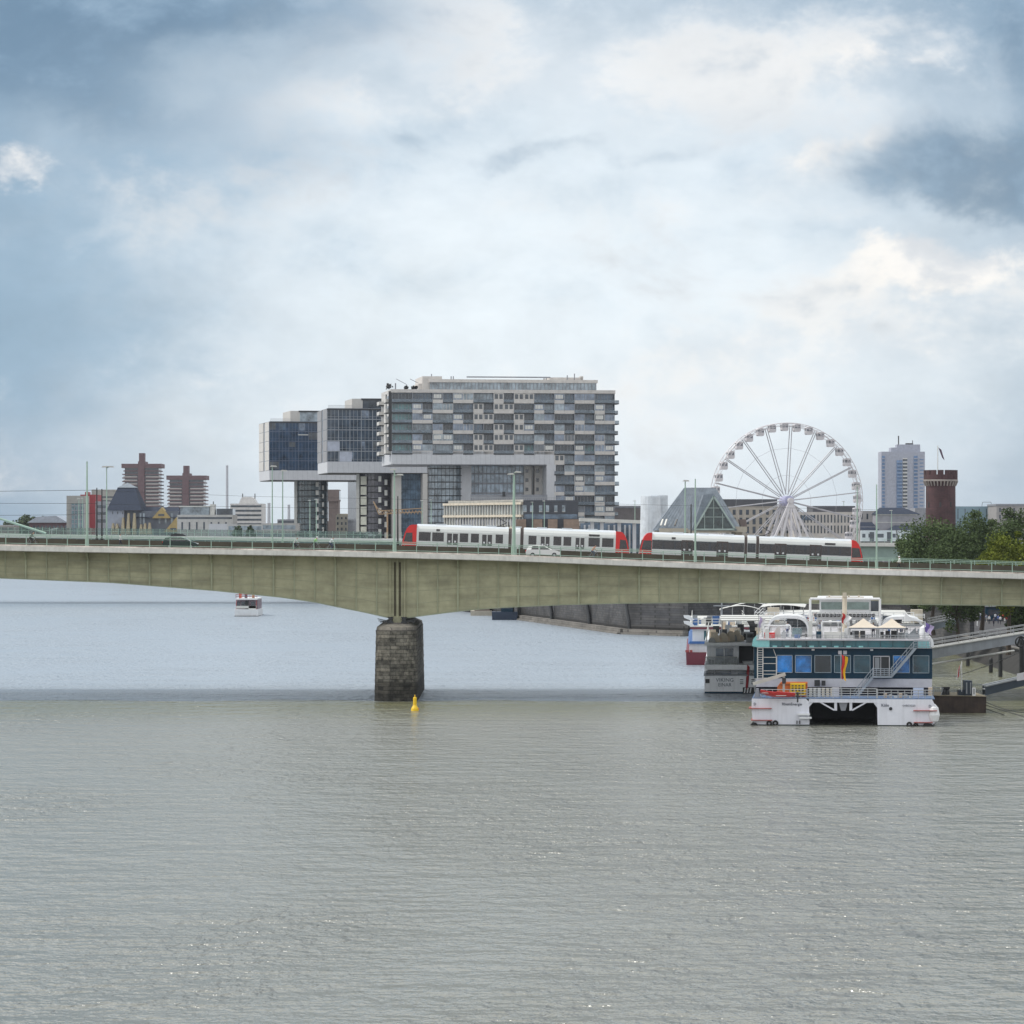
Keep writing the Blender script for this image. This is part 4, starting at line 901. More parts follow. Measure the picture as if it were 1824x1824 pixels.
# ---------------------------------------------------------------- generic city blocks
def block(px0, px1, yt, D, depth, label, wall, cat='building', bands=(), cols=None, winmat=None, base=QZ, roof=None, name='office_building', bandname='window_band'):
    """bands = [(y0,y1)] ribbon windows; cols = (n, width_fraction, rows[(y0,y1)]) separate windows"""
    xa, xb = X(px0, D), X(px1, D); zt = Z(yt, D)
    r = thing(name, label, cat, ((xa+xb)/2, D, base))
    MB().box(xa, xb, D, D+depth, base, zt).build('wall', wall, r)
    wm_ = winmat or dglass
    for a, b in bands: MB().box(xa+.4, xb-.4, D-.06, D+.01, Z(b,D), Z(a,D)).build(bandname, wm_, r)
    if cols:
        n, fr, rws = cols; w = (xb-xa)/n
        for a, b in rws:
            for i in range(n): MB().box(xa+w*(i+.5-fr/2), xa+w*(i+.5+fr/2), D-.05, D+.01, Z(b,D), Z(a,D)).build('window', wm_, r)
    if roof: MB().box(xa-.2, xb+.2, D-.2, D+depth+.2, zt, zt+roof[0]).build('roof', roof[1], r)
    return r, xa, xb, zt
# twin brick towers
def brick_tower(pa, pb, ca_, cb, ychim, ytop, label):
    D = 2900; S = F/D; xa, xb = X(pa,D), X(pb,D); r = thing('residential_tower', label, 'tower block', ((xa+xb)/2, D, QZ), 'twin brick residential towers')
    zt = Z(ytop, D); dk = M('tower_brick', (.135,.080,.088), .8); bal = M('tower_balcony', (.40,.37,.36), .6)
    MB().box(xa+2, xb-2, D+2, D+26, QZ, zt-3).build('core', dglass, r)
    MB().box(X(ca_-1,D), X(cb+1,D), D-1, D+28, QZ, zt+2).build('centre_shaft', dk, r)
    MB().box(X(ca_,D), X(cb,D), D+2, D+12, zt+2, Z(ychim,D)).build('chimney', dk, r)
    MB().box(xa-.5, xb+.5, D-.5, D+28, zt-3.5, zt).build('roof_edge', dk, r)
    k = 0; z = zt-3.5
    while z > QZ+4:
        z -= 6.3/S
        inset = 0 if k >= 1 else 1
        for a, b in ((xa+inset, X(ca_-1,D)-.01), (X(cb+1,D)+.01, xb-inset)):
            MB().box(a, b, D+.4, D+26, z, z+.9).build('floor_slab', dk, r)
            if k >= 2: MB().box(a+1, b-.8, D+.2, D+1.5, z+.9, z+1.9).build('balcony_front', bal, r)
        k += 1
    return r
brick_tower(217.5, 286.5, 247, 256.5, 807, 826, 'taller and left of the two brick towers with a square chimney')
brick_tower(297.5, 366.5, 326, 335.5, 829.5, 847, 'shorter and right of the two brick towers with a square chimney')
for px, yt, D, rr, lb in ((404.5,829,4800,1.9,'tall thin pale chimney right of the brick towers'), (479,896,3500,1.7,'short pale chimney left of the leftmost crane building'), (514.5,899,3500,1.5,'short thin chimney beside the leftmost glass stair tower')):
    x = X(px, D); tag(MB().lathe([(rr*1.15,QZ),(rr*.85,Z(yt,D)-1),(rr*.95,Z(yt,D)-1),(rr*.95,Z(yt,D))], (x,D,0), 12).build('chimney', M('pale_chimney', (.40,.42,.46), .7)), lb, 'chimney')
# glass and red building, far left
r, xa, xb, zt = block(118.5, 150, 883, 1650, 20, 'grey walled building with a teal glass front at far left', M('grey_wall', (.33,.32,.30), .8))
D = 1650; MB().box(X(128,D), X(150,D), D-1.5, D-.01, QZ, Z(897,D)).build('glass_front', glass('teal_grey_glass', (.12,.22,.25), .15), r)
mb = MB()
for k in range(7): mb.box(X(128,D), X(150,D), D-1.65, D-1.5, Z(901+8*k,D)-.2, Z(901+8*k,D)+.2)
for i in range(5): mb.box(X(128+i*5.4,D)-.15, X(128+i*5.4,D)+.15, D-1.7, D-1.5, QZ, Z(897,D))
mb.build('mullions', greypanel, r)
r, xa, xb, zt = block(143, 170, 881, 1680, 25, 'deep red slab building next to the teal glass', M('red_wall', (.30,.035,.045), .7)); D = 1680
MB().box(X(150,D), X(156,D), D+3, D+12, zt, Z(876,D)).build('roof_core', darkred, r)
r, *_ = block(163, 205, 872, 1900, 25, 'pale grey block behind the red slab', M('grey_wall', (.33,.32,.30), .8), bands=((884,887),(891,894),(898,901)))
r, *_ = block(170, 190, 893, 1620, 15, 'narrow grey and violet block right of the red slab', greypanel, bands=((900,905),(912,917),(925,931)))
r, xa, xb, zt = block(52, 118, 931, 1750, 30, 'long low maroon brick hall at far left', M('maroon_brick', (.10,.055,.065), .8)); D = 1750
MB().prism([(xa-1,zt),(xb+1,zt),(xb-5,zt+3.5),(xa+4,zt+3.0)], D-1, D+31, 'y').build('roof', M('pale_zinc', (.33,.37,.43), .4), r)
for i in range(9): MB().box(xa+2+i*2, xa+3+i*2, D-.05, D+.01, Z(944,D), Z(936,D)).build('window', dglass, r)
block(0, 24, 937, 1700, 20, 'low pale building under the stay cable at the left edge', M('grey_wall', (.33,.32,.30), .8), bands=((941,944),), roof=(.5, steel))
tag(MB().prism([(X(86,1300),Z(944,1300)),(X(98,1300),Z(943,1300)),(X(102,1300),Z(940,1300)),(X(95,1300),Z(941,1300))], 1300, 1306, 'y').tube((X(92,1301),1301,QZ),(X(92,1301),1301,Z(943,1300)),.2).build('canopy', offw), 'small tilted pale canopy at far left above the railing', 'canopy')
# steep roofed warehouse row
D = 1500; r = thing('warehouse', 'long warehouse with steep dark slate roofs and yellow gables', 'building', (X(235,D), D, QZ))
MB().box(X(188,D), X(315,D), D+4, D+30, QZ, Z(910,D)).build('wall', M('blue_grey_wall', (.14,.16,.20), .8), r)
MB().box(X(190,D), X(220,D), D+2, D+5, QZ, Z(909,D)).build('pale_wall', M('pale_wall', (.30,.33,.40), .8), r)
a0, a1, zz0, zz1 = X(189,D), X(251,D), Z(909,D), Z(868,D)
MB().add([(a0,D+1,zz0),(a1,D+1,zz0),(a1,D+30,zz0),(a0,D+30,zz0),(X(204,D),D+12,zz1),(X(236,D),D+12,zz1),(X(236,D),D+20,zz1),(X(204,D),D+20,zz1)], [(0,3,2,1),(4,5,6,7),(0,1,5,4),(1,2,6,5),(2,3,7,6),(3,0,4,7)]).build('roof', slate, r)
MB().add([(X(203,D),D+11.5,zz1+.01),(X(237,D),D+11.5,zz1+.01),(X(237,D),D+20.5,zz1+.01),(X(203,D),D+20.5,zz1+.01),(X(220,D),D+16,Z(859,D))], [(0,1,2,3),(0,1,4),(1,2,4),(2,3,4),(3,0,4)]).build('roof_cap', slate_l, r)
yg = M('yellow_gable', (.40,.30,.13), .8)
MB().add([(X(240,D),D+3,Z(922,D)),(X(320,D),D+3,Z(922,D)),(X(312,D),D+16,Z(903,D)),(X(248,D),D+16,Z(903,D)),(X(240,D),D+30,Z(922,D)),(X(320,D),D+30,Z(922,D))], [(0,1,2,3),(3,2,5,4),(0,3,4),(1,5,2)]).build('roof', slate, r)
MB().add([(X(300,D),D+1,Z(946,D)),(X(316,D),D+1,Z(946,D)),(X(316,D),D+1,Z(922,D)),(X(296,D),D+1,Z(946,D))], [(0,1,2),(0,2,3)]) 
for pa, pb, pk, y0_, y1_, dd in ((270,303,287,923,903.5,0), (292,326,315,948,921,-3)):
    o = MB().prism([(X(pa,D),Z(y0_,D)),(X(pb,D),Z(y0_,D)),(X(pk,D),Z(y1_,D))], D+2+dd, D+10+dd, 'y').build('gable', yg, r)
    xm = X((pa+pb)/2,D); MB().box(xm-1.3, xm+1.3, D+1.9+dd, D+2+dd, Z(y0_-4,D), Z(y0_-7.5,D)).build('gable_window', dglass, o)
for pk, y1_ in ((202,932),(209,933),(220,922),(229.5,914),(240,914),(252,934),(259,932),(267,931)):
    MB().prism([(X(pk-4,D),Z(952,D)),(X(pk+4,D),Z(952,D)),(X(pk+1,D),Z(y1_,D)),(X(pk-1,D),Z(y1_,D))], D-3, D+1, 'y').build('stepped_gable', M('sand_gable', (.42,.36,.24), .8), r)
for i in range(8): MB().box(X(196+i*3,D), X(197.6+i*3,D), D+1.95, D+2, Z(916,D), Z(911,D)).build('window', dglass, r) if i in (1,4,7) else None
for p in (247, 253, 281, 292, 303): MB().box(X(p,D), X(p+3,D), D+3.9, D+4, Z(933,D), Z(914,D)).build('tall_window', lglass, r)
# white terraces
r, xa, xb, zt = block(315.5, 415, 917, 1400, 22, 'white office block with dark roof terraces left of the white hotel', M('plaster', (.50,.49,.47), .8, streak=.1), bands=((921,924.5),)); D = 1400
MB().box(X(320,D), X(372,D), D+3, D+20, zt, Z(903,D)).build('roof_storey', lglass, r); MB().box(X(318,D), X(374,D), D+2, D+21, Z(903,D), Z(901,D)).build('roof_slab', offw, r)
MB().box(X(384,D), X(413,D), D+4, D+18, zt, Z(906,D)).build('roof_storey', dglass, r); MB().box(X(373,D), X(381,D), D+3, D+10, zt, Z(898,D)).build('lift_core', offw, r)
for i in range(7): MB().box(X(323+i*13,D), X(326+i*13,D), D-.05, D+.01, Z(944,D), Z(930,D)).build('window', dglass, r)
mb = MB()
for p, q in ((377,893),(350,897),(330,899)): mb.tube((X(p,D),D+8,Z(903,D)), (X(p,D),D+8,Z(q,D)), .2)
mb.build('roof_masts', dark, r)
r, xa, xb, zt = block(410, 467, 897, 1700, 25, 'white hotel block with ribbon windows and a stepped roof', M('white_plaster', (.56,.55,.54), .7), bands=((900,903.5),(908,911.5),(916,919.5),(924,927.5),(932,935.5))); D = 1700
MB().prism([(X(424,D),zt),(X(456,D),zt),(X(450,D),Z(887,D)),(X(446,D),Z(885,D)),(X(430,D),Z(885,D)),(X(427,D),Z(889,D))], D+5, D+18, 'y').build('roof_plant', M('white_plaster', (.56,.55,.54), .7), r)
MB().tube((X(430,D),D+8,Z(886,D)),(X(430,D),D+8,Z(879,D)),.25).tube((X(452,D),D+8,Z(888,D)),(X(452,D),D+8,Z(879,D)),.25).build('roof_mast', dark, r)
block(372, 412, 933, 1330, 20, 'low windowless white hall before the terraces', panel)
r, *_ = block(405, 470, 934, 1300, 18, 'low white glass pavilion with terraces under the white hotel', M('plaster', (.50,.49,.47), .8, streak=.1), bands=((937,944),(948,954)), winmat=lglass)
r, *_ = block(466, 528, 932, 1290, 20, 'long white row building with dark window strips beside the glass stair tower', M('plaster', (.50,.49,.47), .8, streak=.1), bands=((935.5,943),(950,956)), cols=(8,.25,((936,943),)), winmat=lglass)
block(494, 527, 925, 1500, 20, 'dark roofed block behind the long white row', greypanel, bands=((928,931),))
# brown silo tower and pale old building between the glass towers
r, xa, xb, zt = block(585, 603, 874, 1600, 14, 'brown brick silo tower seen between two glass stair towers', M('brown_silo', (.17,.135,.125), .8), name='silo_tower', cat='tower'); D = 1600
MB().box(X(583.5,D), X(604,D), D-1, D+15, Z(893,D), zt+.5).build('head', M('brown_silo', (.17,.135,.125), .8), r); MB().box(X(602.3,D), X(604.6,D), D-.9, D+12, Z(890,D), zt).build('edge_glass', bglass, r)
block(582, 600, 928, 1560, 14, 'low brown annex at the foot of the silo tower', M('brown_silo', (.17,.135,.125), .8))
r, *_ = block(598, 634, 918, 1450, 20, 'pale old stone mill building left of the middle stair tower', M('old_stone', (.35,.33,.28), .85, var=.25, scale=.3), cols=(5,.4,((921,925),(930,935),(940,945))), winmat=dglass)
MB().box(X(600,1450), X(626,1450), 1452, 1465, Z(918,1450), Z(915,1450)).build('roof', M('old_stone', (.35,.33,.28), .85), r)
# orange crane boom behind
D = 1060; cr = thing('tower_crane', 'orange lattice crane boom in front of the middle crane building', 'crane', (X(700,D), D, QZ)); om = M('crane_orange', (.40,.27,.16), .6)
mb = MB(); zl, zh = Z(916,D), Z(910,D)
for z in (zl, zh): mb.tube((X(675,D),D,z), (X(752,D),D,z+.8), .17, n=4)
for i in range(26): mb.tube((X(675+i*3,D),D,zl if i % 2 else zh), (X(678+i*3,D),D,zh+.3 if i % 2 else zl+.3), .11, n=4)
mb.build('boom', om, cr); mb = MB().path([(X(675,D),D,zl),(X(665,D),D,Z(893,D)),(X(672,D),D,Z(905,D)),(X(680,D),D,zh)], .2, n=4); mb.build('jib', om, cr)
MB().tube((X(690,D+1),D+1,QZ), (X(690,D+1),D+1,zl), .25).build('mast', om, cr)

# ---------------------------------------------------------------- harbour offices in front of the big crane building
D = 1070; r = thing('office_building', 'long glass office with pale beams left of its dark front, below the largest crane building', 'building', (X(860,D), D, QZ))
xl, xm_, xr = X(793,1110), X(932,1062), X(1030,1062)
def sidewall(mb, z0, z1, o0, o1, t0=0, t1=1, m=0):
    a = Vector((xl,1110,0)); b = Vector((xm_,1062,0)); d = (b-a); n = Vector((-d.y, d.x, 0)).normalized(); n = -n if n.y > 0 else n
    p = [a+d*t0+n*o0, a+d*t1+n*o0, a+d*t1+n*o1, a+d*t0+n*o1]; mb.prism([(q.x,q.y) for q in p], z0, z1, 'z', m)
wd = Vector((xm_-xl, 1062-1110, 0))
MB().prism([(xl,1110),(xm_,1062),(xm_+2,1110)], QZ, Z(897,1070), 'z').build('glazing', glass('curtain_glass', (.25,.28,.29), .2), r)
MB().prism([(xm_,1061),(xr,1061),(xr,1095),(xm_,1095)], QZ, Z(891,1062), 'z').build('dark_front', M('slate_cladding', (.055,.06,.075), .6), r)
for zz in (Z(897,1070), Z(919,1070), Z(941,1070)): 
    mb = MB(); sidewall(mb, zz-.35, zz+.35, 0, .9); mb.build('beam', cream, r)
mb = MB()
for i in range(28): sidewall(mb, QZ, Z(898,1070), 0, .5, i/28, i/28+.006)
mb.build('fins', offw, r)
mb = MB()
for i in range(20): sidewall(mb, Z(930,1070)-1.0, Z(930,1070)+.9, 0, .3, .15+i*.042, .15+i*.042+.03)
mb.build('lower_blinds', greypanel, r)
MB().prism([(xl+1,1109),(xm_,1062.5),(xm_+2,1108)], Z(897,1070)+.36, Z(893,1070)+.5, 'z').build('roof', concrete, r)
for i, p in enumerate((872,)): pass
D = 1060.9
for p in (932,944,960,972,987,1001): MB().box(X(p,D), X(p+6,D), D-.06, D, Z(911,D), Z(900,D)).build('window', lglass, r); MB().box(X(p,D), X(p+6,D), D-.08, D-.06, Z(912,D), Z(911.2,D)).build('sill', offw, r)
MB().box(xm_+.3, xr-.3, D-.05, D, Z(924,D), Z(916,D)).build('window_band', bglass, r)
bk = brickmat('tan_brick', (.30,.215,.17), (.26,.19,.15), (.22,.18,.15), 1.0, .4, .2)
for a, b in ((919,937),(950,966),(976,993),(1004,1032)): MB().box(X(a,D-1), X(b,D-1), D-1.2, D-.1, QZ, Z(925,D)).build('brick_pier', bk, r)
r, *_ = block(838, 975, 881, 1115, 12, 'grey plant room on the roofs below the largest crane building', greypanel)
MB().box(X(895,1114), X(900,1114), 1113.5, 1114.9, Z(884,1114), Z(876,1114)).build('vent', dark, r)
mb = MB(); D = 1100
for i in range(40): mb.box(X(838+i*4,D)-.04, X(838+i*4,D)+.04, D, D+.08, Z(893,D), Z(886.5,D))
mb.box(X(838,D), X(1000,D), D, D+.08, Z(887,D), Z(886.3,D)); 
tag(mb.build('roof_railing', steel), 'thin steel railing along the office roofs before the crane building', 'railing')
# concrete viaduct, grey hall
D = 930; v = thing('viaduct', 'pale concrete elevated canopy between the tan brick and the pale round tower', 'viaduct', (X(1085,D), D, QZ))
MB().beam((X(1032,D),D+3,Z(925.5,D)), (X(1152,D),D+3,Z(930,D)), 6, .9).build('deck', offw, v)
for p in (1055, 1072, 1103, 1130): MB().box(X(p-3,D+2), X(p+3,D+2), D+1, D+5, QZ, Z(930,D)).build('column', panel, v)
MB().box(X(1034,D+12), X(1150,D+12), D+12, D+20, QZ, Z(932,D+12)).build('dark_recess', bglass, v)
for p in (1040,1048,1083,1093,1112,1120,1140): MB().box(X(p,D+11), X(p+3,D+11), D+11, D+12, QZ, Z(935,D+12)).build('pier', panel, v)
block(1095, 1160, 905, 1180, 20, 'flat grey hall left of the pale round tower', M('taupe_wall', (.20,.18,.18), .7), base=QZ, roof=(.4, greypanel))
block(1040, 1180, 900.5, 1260, 20, 'pale flat roofline behind the grey hall', panel, bands=((902,904),))
# pale round tower
D = 800; x_ = X(1171,D); rt = thing('round_tower', 'pale blue grey round tower left of the zinc roof', 'tower', (x_, D, QZ))
pt = M('pale_render', (.62,.66,.70), .7, streak=.1)
MB().lathe([(2.75,QZ),(2.3,Z(884,D))], (X(1160,D),D+3,0), 20).build('drum', pt, rt)
MB().box(X(1160,D), X(1191,D), D+4, D+12, QZ, Z(882,D)).build('slab', pt, rt)
# trapezoid roof with glass gable
D = 750; g = thing('glass_gable_building', 'zinc roofed trapezoid building with a triangular glass gable left of the ferris wheel', 'building', (X(1242,D), D, QZ))
zb_, zt = Z(945,D), Z(868,D)
MB().add([(X(1163,D),D,zb_),(X(1322,D),D,zb_),(X(1325,D),D+16,zb_),(X(1166,D),D+16,zb_),(X(1222,D),D+6,zt),(X(1277,D),D+6,zt),(X(1277,D),D+10,zt),(X(1222,D),D+10,zt)], [(0,3,2,1),(4,5,6,7),(0,1,5,4),(1,2,6,5),(2,3,7,6),(3,0,4,7)]).build('roof', slate_l, g)
MB().prism([(X(1231,D),Z(945,D)),(X(1312,D),Z(945,D)),(X(1269,D),Z(879,D)),(X(1252,D),Z(882,D))], D-2.4, D+6, 'y').build('gable_roof', slate_l, g)
gl_ = MB().prism([(X(1239,D-3),Z(942,D)),(X(1305,D-3),Z(942,D)),(X(1270,D-3),Z(887,D))], D-2.6, D-2.41, 'y').build('gable_glass', glass('gable_glass', (.035,.055,.055), .1, .5, .8), g)
mb = MB(); fr = M('green_white_frame', (.36,.44,.41), .5); y = D-2.75
for a, b in (((1236,943),(1270,884)), ((1308,943),(1270,884)), ((1236,943),(1308,943))): mb.beam((X(a[0],D),y,Z(a[1],D)), (X(b[0],D),y,Z(b[1],D)), .3, .35)
for p in (1254, 1270, 1286): mb.beam((X(p,D),y+.05,Z(943,D)), (X(p,D),y+.05,Z(943-(55*(1-abs(p-1270)/34)),D)), .12, .12)
for q, hw in ((921,21),(905,11)): mb.beam((X(1270-hw,D),y+.05,Z(q,D)), (X(1270+hw,D),y+.05,Z(q,D)), .12, .12)
mb.build('gable_frame', fr, g)
mb = MB()
for i in range(24):
    a = 1222+55*i/23; b = 1163+159*i/23; mb.beam((X(a,D),D+5.97,zt), (X(b,D),D-.03,zb_), .05, .08)
mb.build('roof_seams', slate_l, g)
MB().box(X(1170,D), X(1228,D), D+.6, D+14, QZ, zb_-.003).box(X(1310,D), X(1322,D), D+.6, D+14, QZ, zb_-.003).build('base_wall', M('sand_wall', (.43,.39,.32), .8), g)
MB().box(X(1175,D-1), X(1225,D-1), D-2, D+.5, Z(948,D), Z(941,D)).box(X(1300,D-1), X(1330,D-1), D-2, D+.5, Z(948,D), Z(938,D)).box(X(1225,D-1), X(1300,D-1), D-2.3, D+.5, Z(949,D), Z(943.5,D)).build('balcony_wall', M('sand_wall', (.43,.39,.32), .8), g)
for p in (1177, 1184, 1202): 
    t = (945-931)/(945-868); MB().beam((X(p+4,D),D+.6,Z(925,D)), (X(p,D),D-.2,Z(936,D)), .35, .2).build('skylight', offw if p < 1200 else dark, g)
MB().prism([(X(1318,D),Z(925,D)),(X(1330,D),Z(925,D)),(X(1333,D),Z(945,D)),(X(1322,D),Z(945,D))], D+2, D+6, 'y').build('stone_chimney', M('brown_silo', (.17,.135,.125), .8), g)
# museum offices behind the wheel
r, xa, xb, zt = block(1290, 1420, 902, 930, 25, 'beige stone office behind the left part of the ferris wheel', M('warm_stone', (.36,.33,.29), .8), cols=(11,.45,((908,917),(922,934),(938,950)))); D = 930
MB().box(X(1285,D), X(1386,D), D+3, D+22, zt, Z(889,D)).build('dark_roof_storey', M('dark_zinc', (.07,.075,.09), .5), r)
r, xa, xb, zt = block(1418, 1532, 912, 900, 25, 'pale office with close vertical fins behind the right part of the ferris wheel', M('fin_stone', (.50,.47,.44), .8), cols=(19,.42,((917,931),(936,950)))); D = 900
MB().box(X(1450,D), X(1526,D), D+4, D+22, zt, Z(901,D)).build('dark_roof_storey', M('dark_zinc', (.07,.075,.09), .5), r)
MB().box(X(1426,D), X(1450,D), D-.02, D+.02, Z(927,D), Z(918,D)).build('wide_window', bglass, r)
block(1500, 1570, 910, 1075, 25, 'grey stone block between the fins and the hip roofed building', M('grey_stone', (.32,.31,.31), .8), cols=(7,.3,((915,925),(930,942))))
block(1386, 1424, 905, 1100, 20, 'low pale block just right of the wheel hub', panel, bands=((909,911),))
# hip roofed building
D = 1045; h = thing('harbour_office', 'blue grey building with a hipped slate roof and lettering below the tower block', 'building', (X(1600,D), D, QZ))
def hip(pa, pb, qa, qb, y0, y1, dep, mat, nm='roof', off=0):
    MB().add([(X(pa,D),D-.6+off,Z(y0,D)),(X(pb,D),D-.6+off,Z(y0,D)),(X(pb,D),D+dep,Z(y0,D)),(X(pa,D),D+dep,Z(y0,D)),(X(qa,D),D+dep*.4,Z(y1,D)),(X(qb,D),D+dep*.4,Z(y1,D)),(X(qb,D),D+dep*.6,Z(y1,D)),(X(qa,D),D+dep*.6,Z(y1,D))], [(0,3,2,1),(4,5,6,7),(0,1,5,4),(1,2,6,5),(2,3,7,6),(3,0,4,7)]).build(nm, mat, h)
hip(1560, 1640, 1572, 1613, 916, 904, 14, slate); bw = M('blue_grey_plaster', (.30,.30,.33), .8)
MB().box(X(1562,D), X(1632,D), D, D+13, QZ, Z(916,D)-.01).build('wall', bw, h); MB().box(X(1561,D), X(1634,D), D-.3, D, Z(917.5,D), Z(916.1,D)).build('eaves', offw, h)
MB().box(X(1562,D), X(1633,D), D-.1, D, Z(931,D), Z(930,D)).build('string_course', offw, h)
text('STAPEL', 1.35*.8, dark, h, (X(1597,D), D-.03, Z(922.5,D)), name='lettering', sx=1.5) if False else None
for i in range(6): MB().box(X(1588.5+i*3.1,D), X(1590.2+i*3.1,D), D-.03, D-.001, Z(925,D), Z(920.5,D)).build('wall_mark', greypanel, h)
MB().box(X(1505,D), X(1562,D), D+1, D+12, QZ, Z(938,D)).build('side_wing', bw, h); hip(1503, 1566, 1518, 1556, 944, 930, 10, slate, 'wing_roof', 0)
MB().box(X(1575,D-6), X(1640,D-8), D-6, D-.7, QZ, Z(944,D)).build('front_wing', bw, h)
MB().add([(X(1578,D),D-8.5,Z(944,D)),(X(1645,D),D-8.5,Z(944,D)),(X(1630,D),D-.7,Z(936,D)),(X(1593,D),D-.7,Z(936,D)),(X(1645,D),D-.7,Z(944,D)),(X(1578,D),D-.7,Z(944,D))], [(0,1,2,3),(1,4,2),(0,3,5)]).build('front_roof', slate, h)
# blue and white tower block
D = 2800; tb = thing('residential_tower', 'tall pale tower block with blue balcony columns left of the brick castle tower', 'tower block', (X(1609,D), D, QZ)); pw = M('pale_blue_wall', (.36,.38,.45), .8); bb = M('blue_balcony', (.13,.22,.38), .5); zt = Z(804.5,D)
MB().box(X(1570,D), X(1647.5,D), D, D+25, QZ, zt).build('wall', pw, tb)
MB().box(X(1588,D), X(1640,D), D+3, D+20, zt, Z(797,D)).box(X(1599,D), X(1640,D), D+4, D+18, Z(797,D), Z(791.5,D)).build('roof_storey', pw, tb)
MB().tube((X(1602,D),D+6,Z(797,D)), (X(1602,D),D+6,Z(776,D)), .5).tube((X(1627,D),D+6,Z(791,D)), (X(1627,D),D+6,Z(784,D)), .3).box(X(1615,D), X(1628,D), D+6, D+10, Z(791.5,D), Z(789,D)).build('antennas', dark, tb)
for a, b, ys in ((1571,1576,812), (1597,1607,820), (1627.5,1634.5,812)):
    MB().box(X(a,D), X(b,D), D-.4, D+.1, Z(912,D), Z(ys,D)).build('blue_column', bb, tb)
fl = 6.35; k = 0; y = 816
while y < 912:
    for a, b, m in ((1571.5,1576,pw),(1598,1607,bb),(1608,1616,offw),(1628,1634.5,pw)):
        if y > 822 or a != 1598: MB().box(X(a,D), X(b,D), D-1.6, D-.41, Z(y+1.8,D), Z(y,D)).build('balcony', m, tb) if not (m is bb) else MB().box(X(a,D), X(b,D), D-1.8, D-.41, Z(y+2.4,D), Z(y,D)).build('balcony', M('light_blue_balcony', (.22,.30,.44), .5), tb)
    MB().box(X(1608,D), X(1616,D), D-.05, D+.1, Z(y+5,D), Z(y+2,D)).build('window', dglass, tb)
    MB().box(X(1638,D), X(1645,D), D-.05, D+.1, Z(y+3.5,D), Z(y+1.5,D)).build('window', bb, tb)
    y += fl
# brick castle tower
D = 850; S = F/D; cxp = 1675.5; ct = thing('castle_tower', 'round dark brick tower with battlements behind the trees', 'tower', (X(cxp,D), D+4, QZ)); cxw = X(cxp,D+4); cy = D+4; bk2 = brickmat('castle_brick', (.085,.042,.045), (.065,.035,.04), (.06,.045,.045), .5, .2, .35)
r1 = 26.5/S; r2 = 30.3/S
MB().lathe([(r1*1.02,QZ),(r1,Z(866,D)),(r1,Z(863,D)),(r2*.97,Z(857,D)),(r2,Z(853,D)),(r2,Z(845,D)),(r2-.5,Z(845,D)),(.1,Z(845,D))], (cxw,cy,0), 32).build('shaft', bk2, ct)
n = 14; st = M('pale_trim', (.30,.27,.25), .8)
for i in range(n):
    a = 2*math.pi*i/n+.1; hw_ = math.pi/n*.80; mb = MB(); zz = (Z(845.01,D), Z(837,D))
    vs = [(cxw+q*math.cos(a+s*hw_), cy+q*math.sin(a+s*hw_), z) for z in zz for q, s in ((r2,-1),(r2,0),(r2,1),(r2-.5,1),(r2-.5,0),(r2-.5,-1))]
    mb.add(vs, [(0,5,4,3,2,1),(6,7,8,9,10,11)] + [(j,(j+1) % 6,(j+1) % 6+6,j+6) for j in range(6)]); mb.build('merlon', bk2, ct)
for i in range(30):
    a = 2*math.pi*i/30; p0 = Vector((cxw+(r1+.05)*math.cos(a), cy+(r1+.05)*math.sin(a), Z(865,D))); p1 = Vector((cxw+(r2)*math.cos(a), cy+(r2)*math.sin(a), Z(857,D)))
    MB().beam(p0, p1, .28, .3).build('corbel', st, ct)
MB().lathe([(r2+.03,Z(857,D)),(r2+.08,Z(856.5,D)),(r2+.08,Z(854.5,D)),(r2+.03,Z(854,D))], (cxw,cy,0), 32).build('trim_band', st, ct)
for p in (1656, 1674.5, 1693): 
    xx = X(p,D+1); dy = math.sqrt(max(0, r1*r1-(xx-cxw)**2)); MB().box(xx-.22, xx+.22, cy-dy-.06, cy-dy+.3, Z(903,D), Z(894.5,D)).build('slit_window', dark, ct)
fp = thing('flagpole', 'white flagpole with a drooping flag on top of the brick castle tower', 'flagpole', (X(1674,D), cy, Z(845,D)))
MB().tube((X(1674,D),cy,Z(845,D)), (X(1674,D),cy,Z(793,D)), .10, n=6).build('pole', offw, fp)
def droop(mb, x, y, z0, w, h, n=8, m=1, slant=.6):
    rows = []
    for i in range(n+1):
        t = i/n; rows.append([(x+w*q*(1-.25*t)+slant*t*w, y+.12*w*math.sin(q*7+t*3), z0-h*t-h*.25*q) for q in (0,.25,.5,.75,1)])
    return rows
rw = droop(None, X(1674,D)+.12, cy, Z(796,D), .8, 2.6, slant=1.2)
MB().sheet([[p for p in r_] for r_ in rw]).build('flag', M('dark_flag', (.12,.08,.12), .8), fp)
# far right roofs behind the trees
block(1700, 1776, 902, 1100, 20, 'blue glazed flat building behind the trees at right', glass('pale_teal_wall', (.17,.27,.33), .3, .1), cols=(6,.1,((906,925),)))
r, *_ = block(1775, 1850, 901, 1080, 20, 'pale grey building behind the trees at the right edge', M('grey_stone', (.32,.31,.31), .8), cols=(6,.25,((905,912),(917,924))), roof=(.6, greypanel))
mb = MB(); D = 1105
mb.path([(X(1749,D),D,Z(902,D)),(X(1750,D),D,Z(894.5,D)),(X(1765,D),D,Z(894.5,D)),(X(1767,D),D,Z(902,D))], .12, n=4)
tag(mb.build('roof_frame', gsteel), 'thin steel frame on the flat roof behind the trees', 'frame')
block(1630, 1720, 905, 1500, 20, 'low grey roofline between the tower block and the castle tower', greypanel)
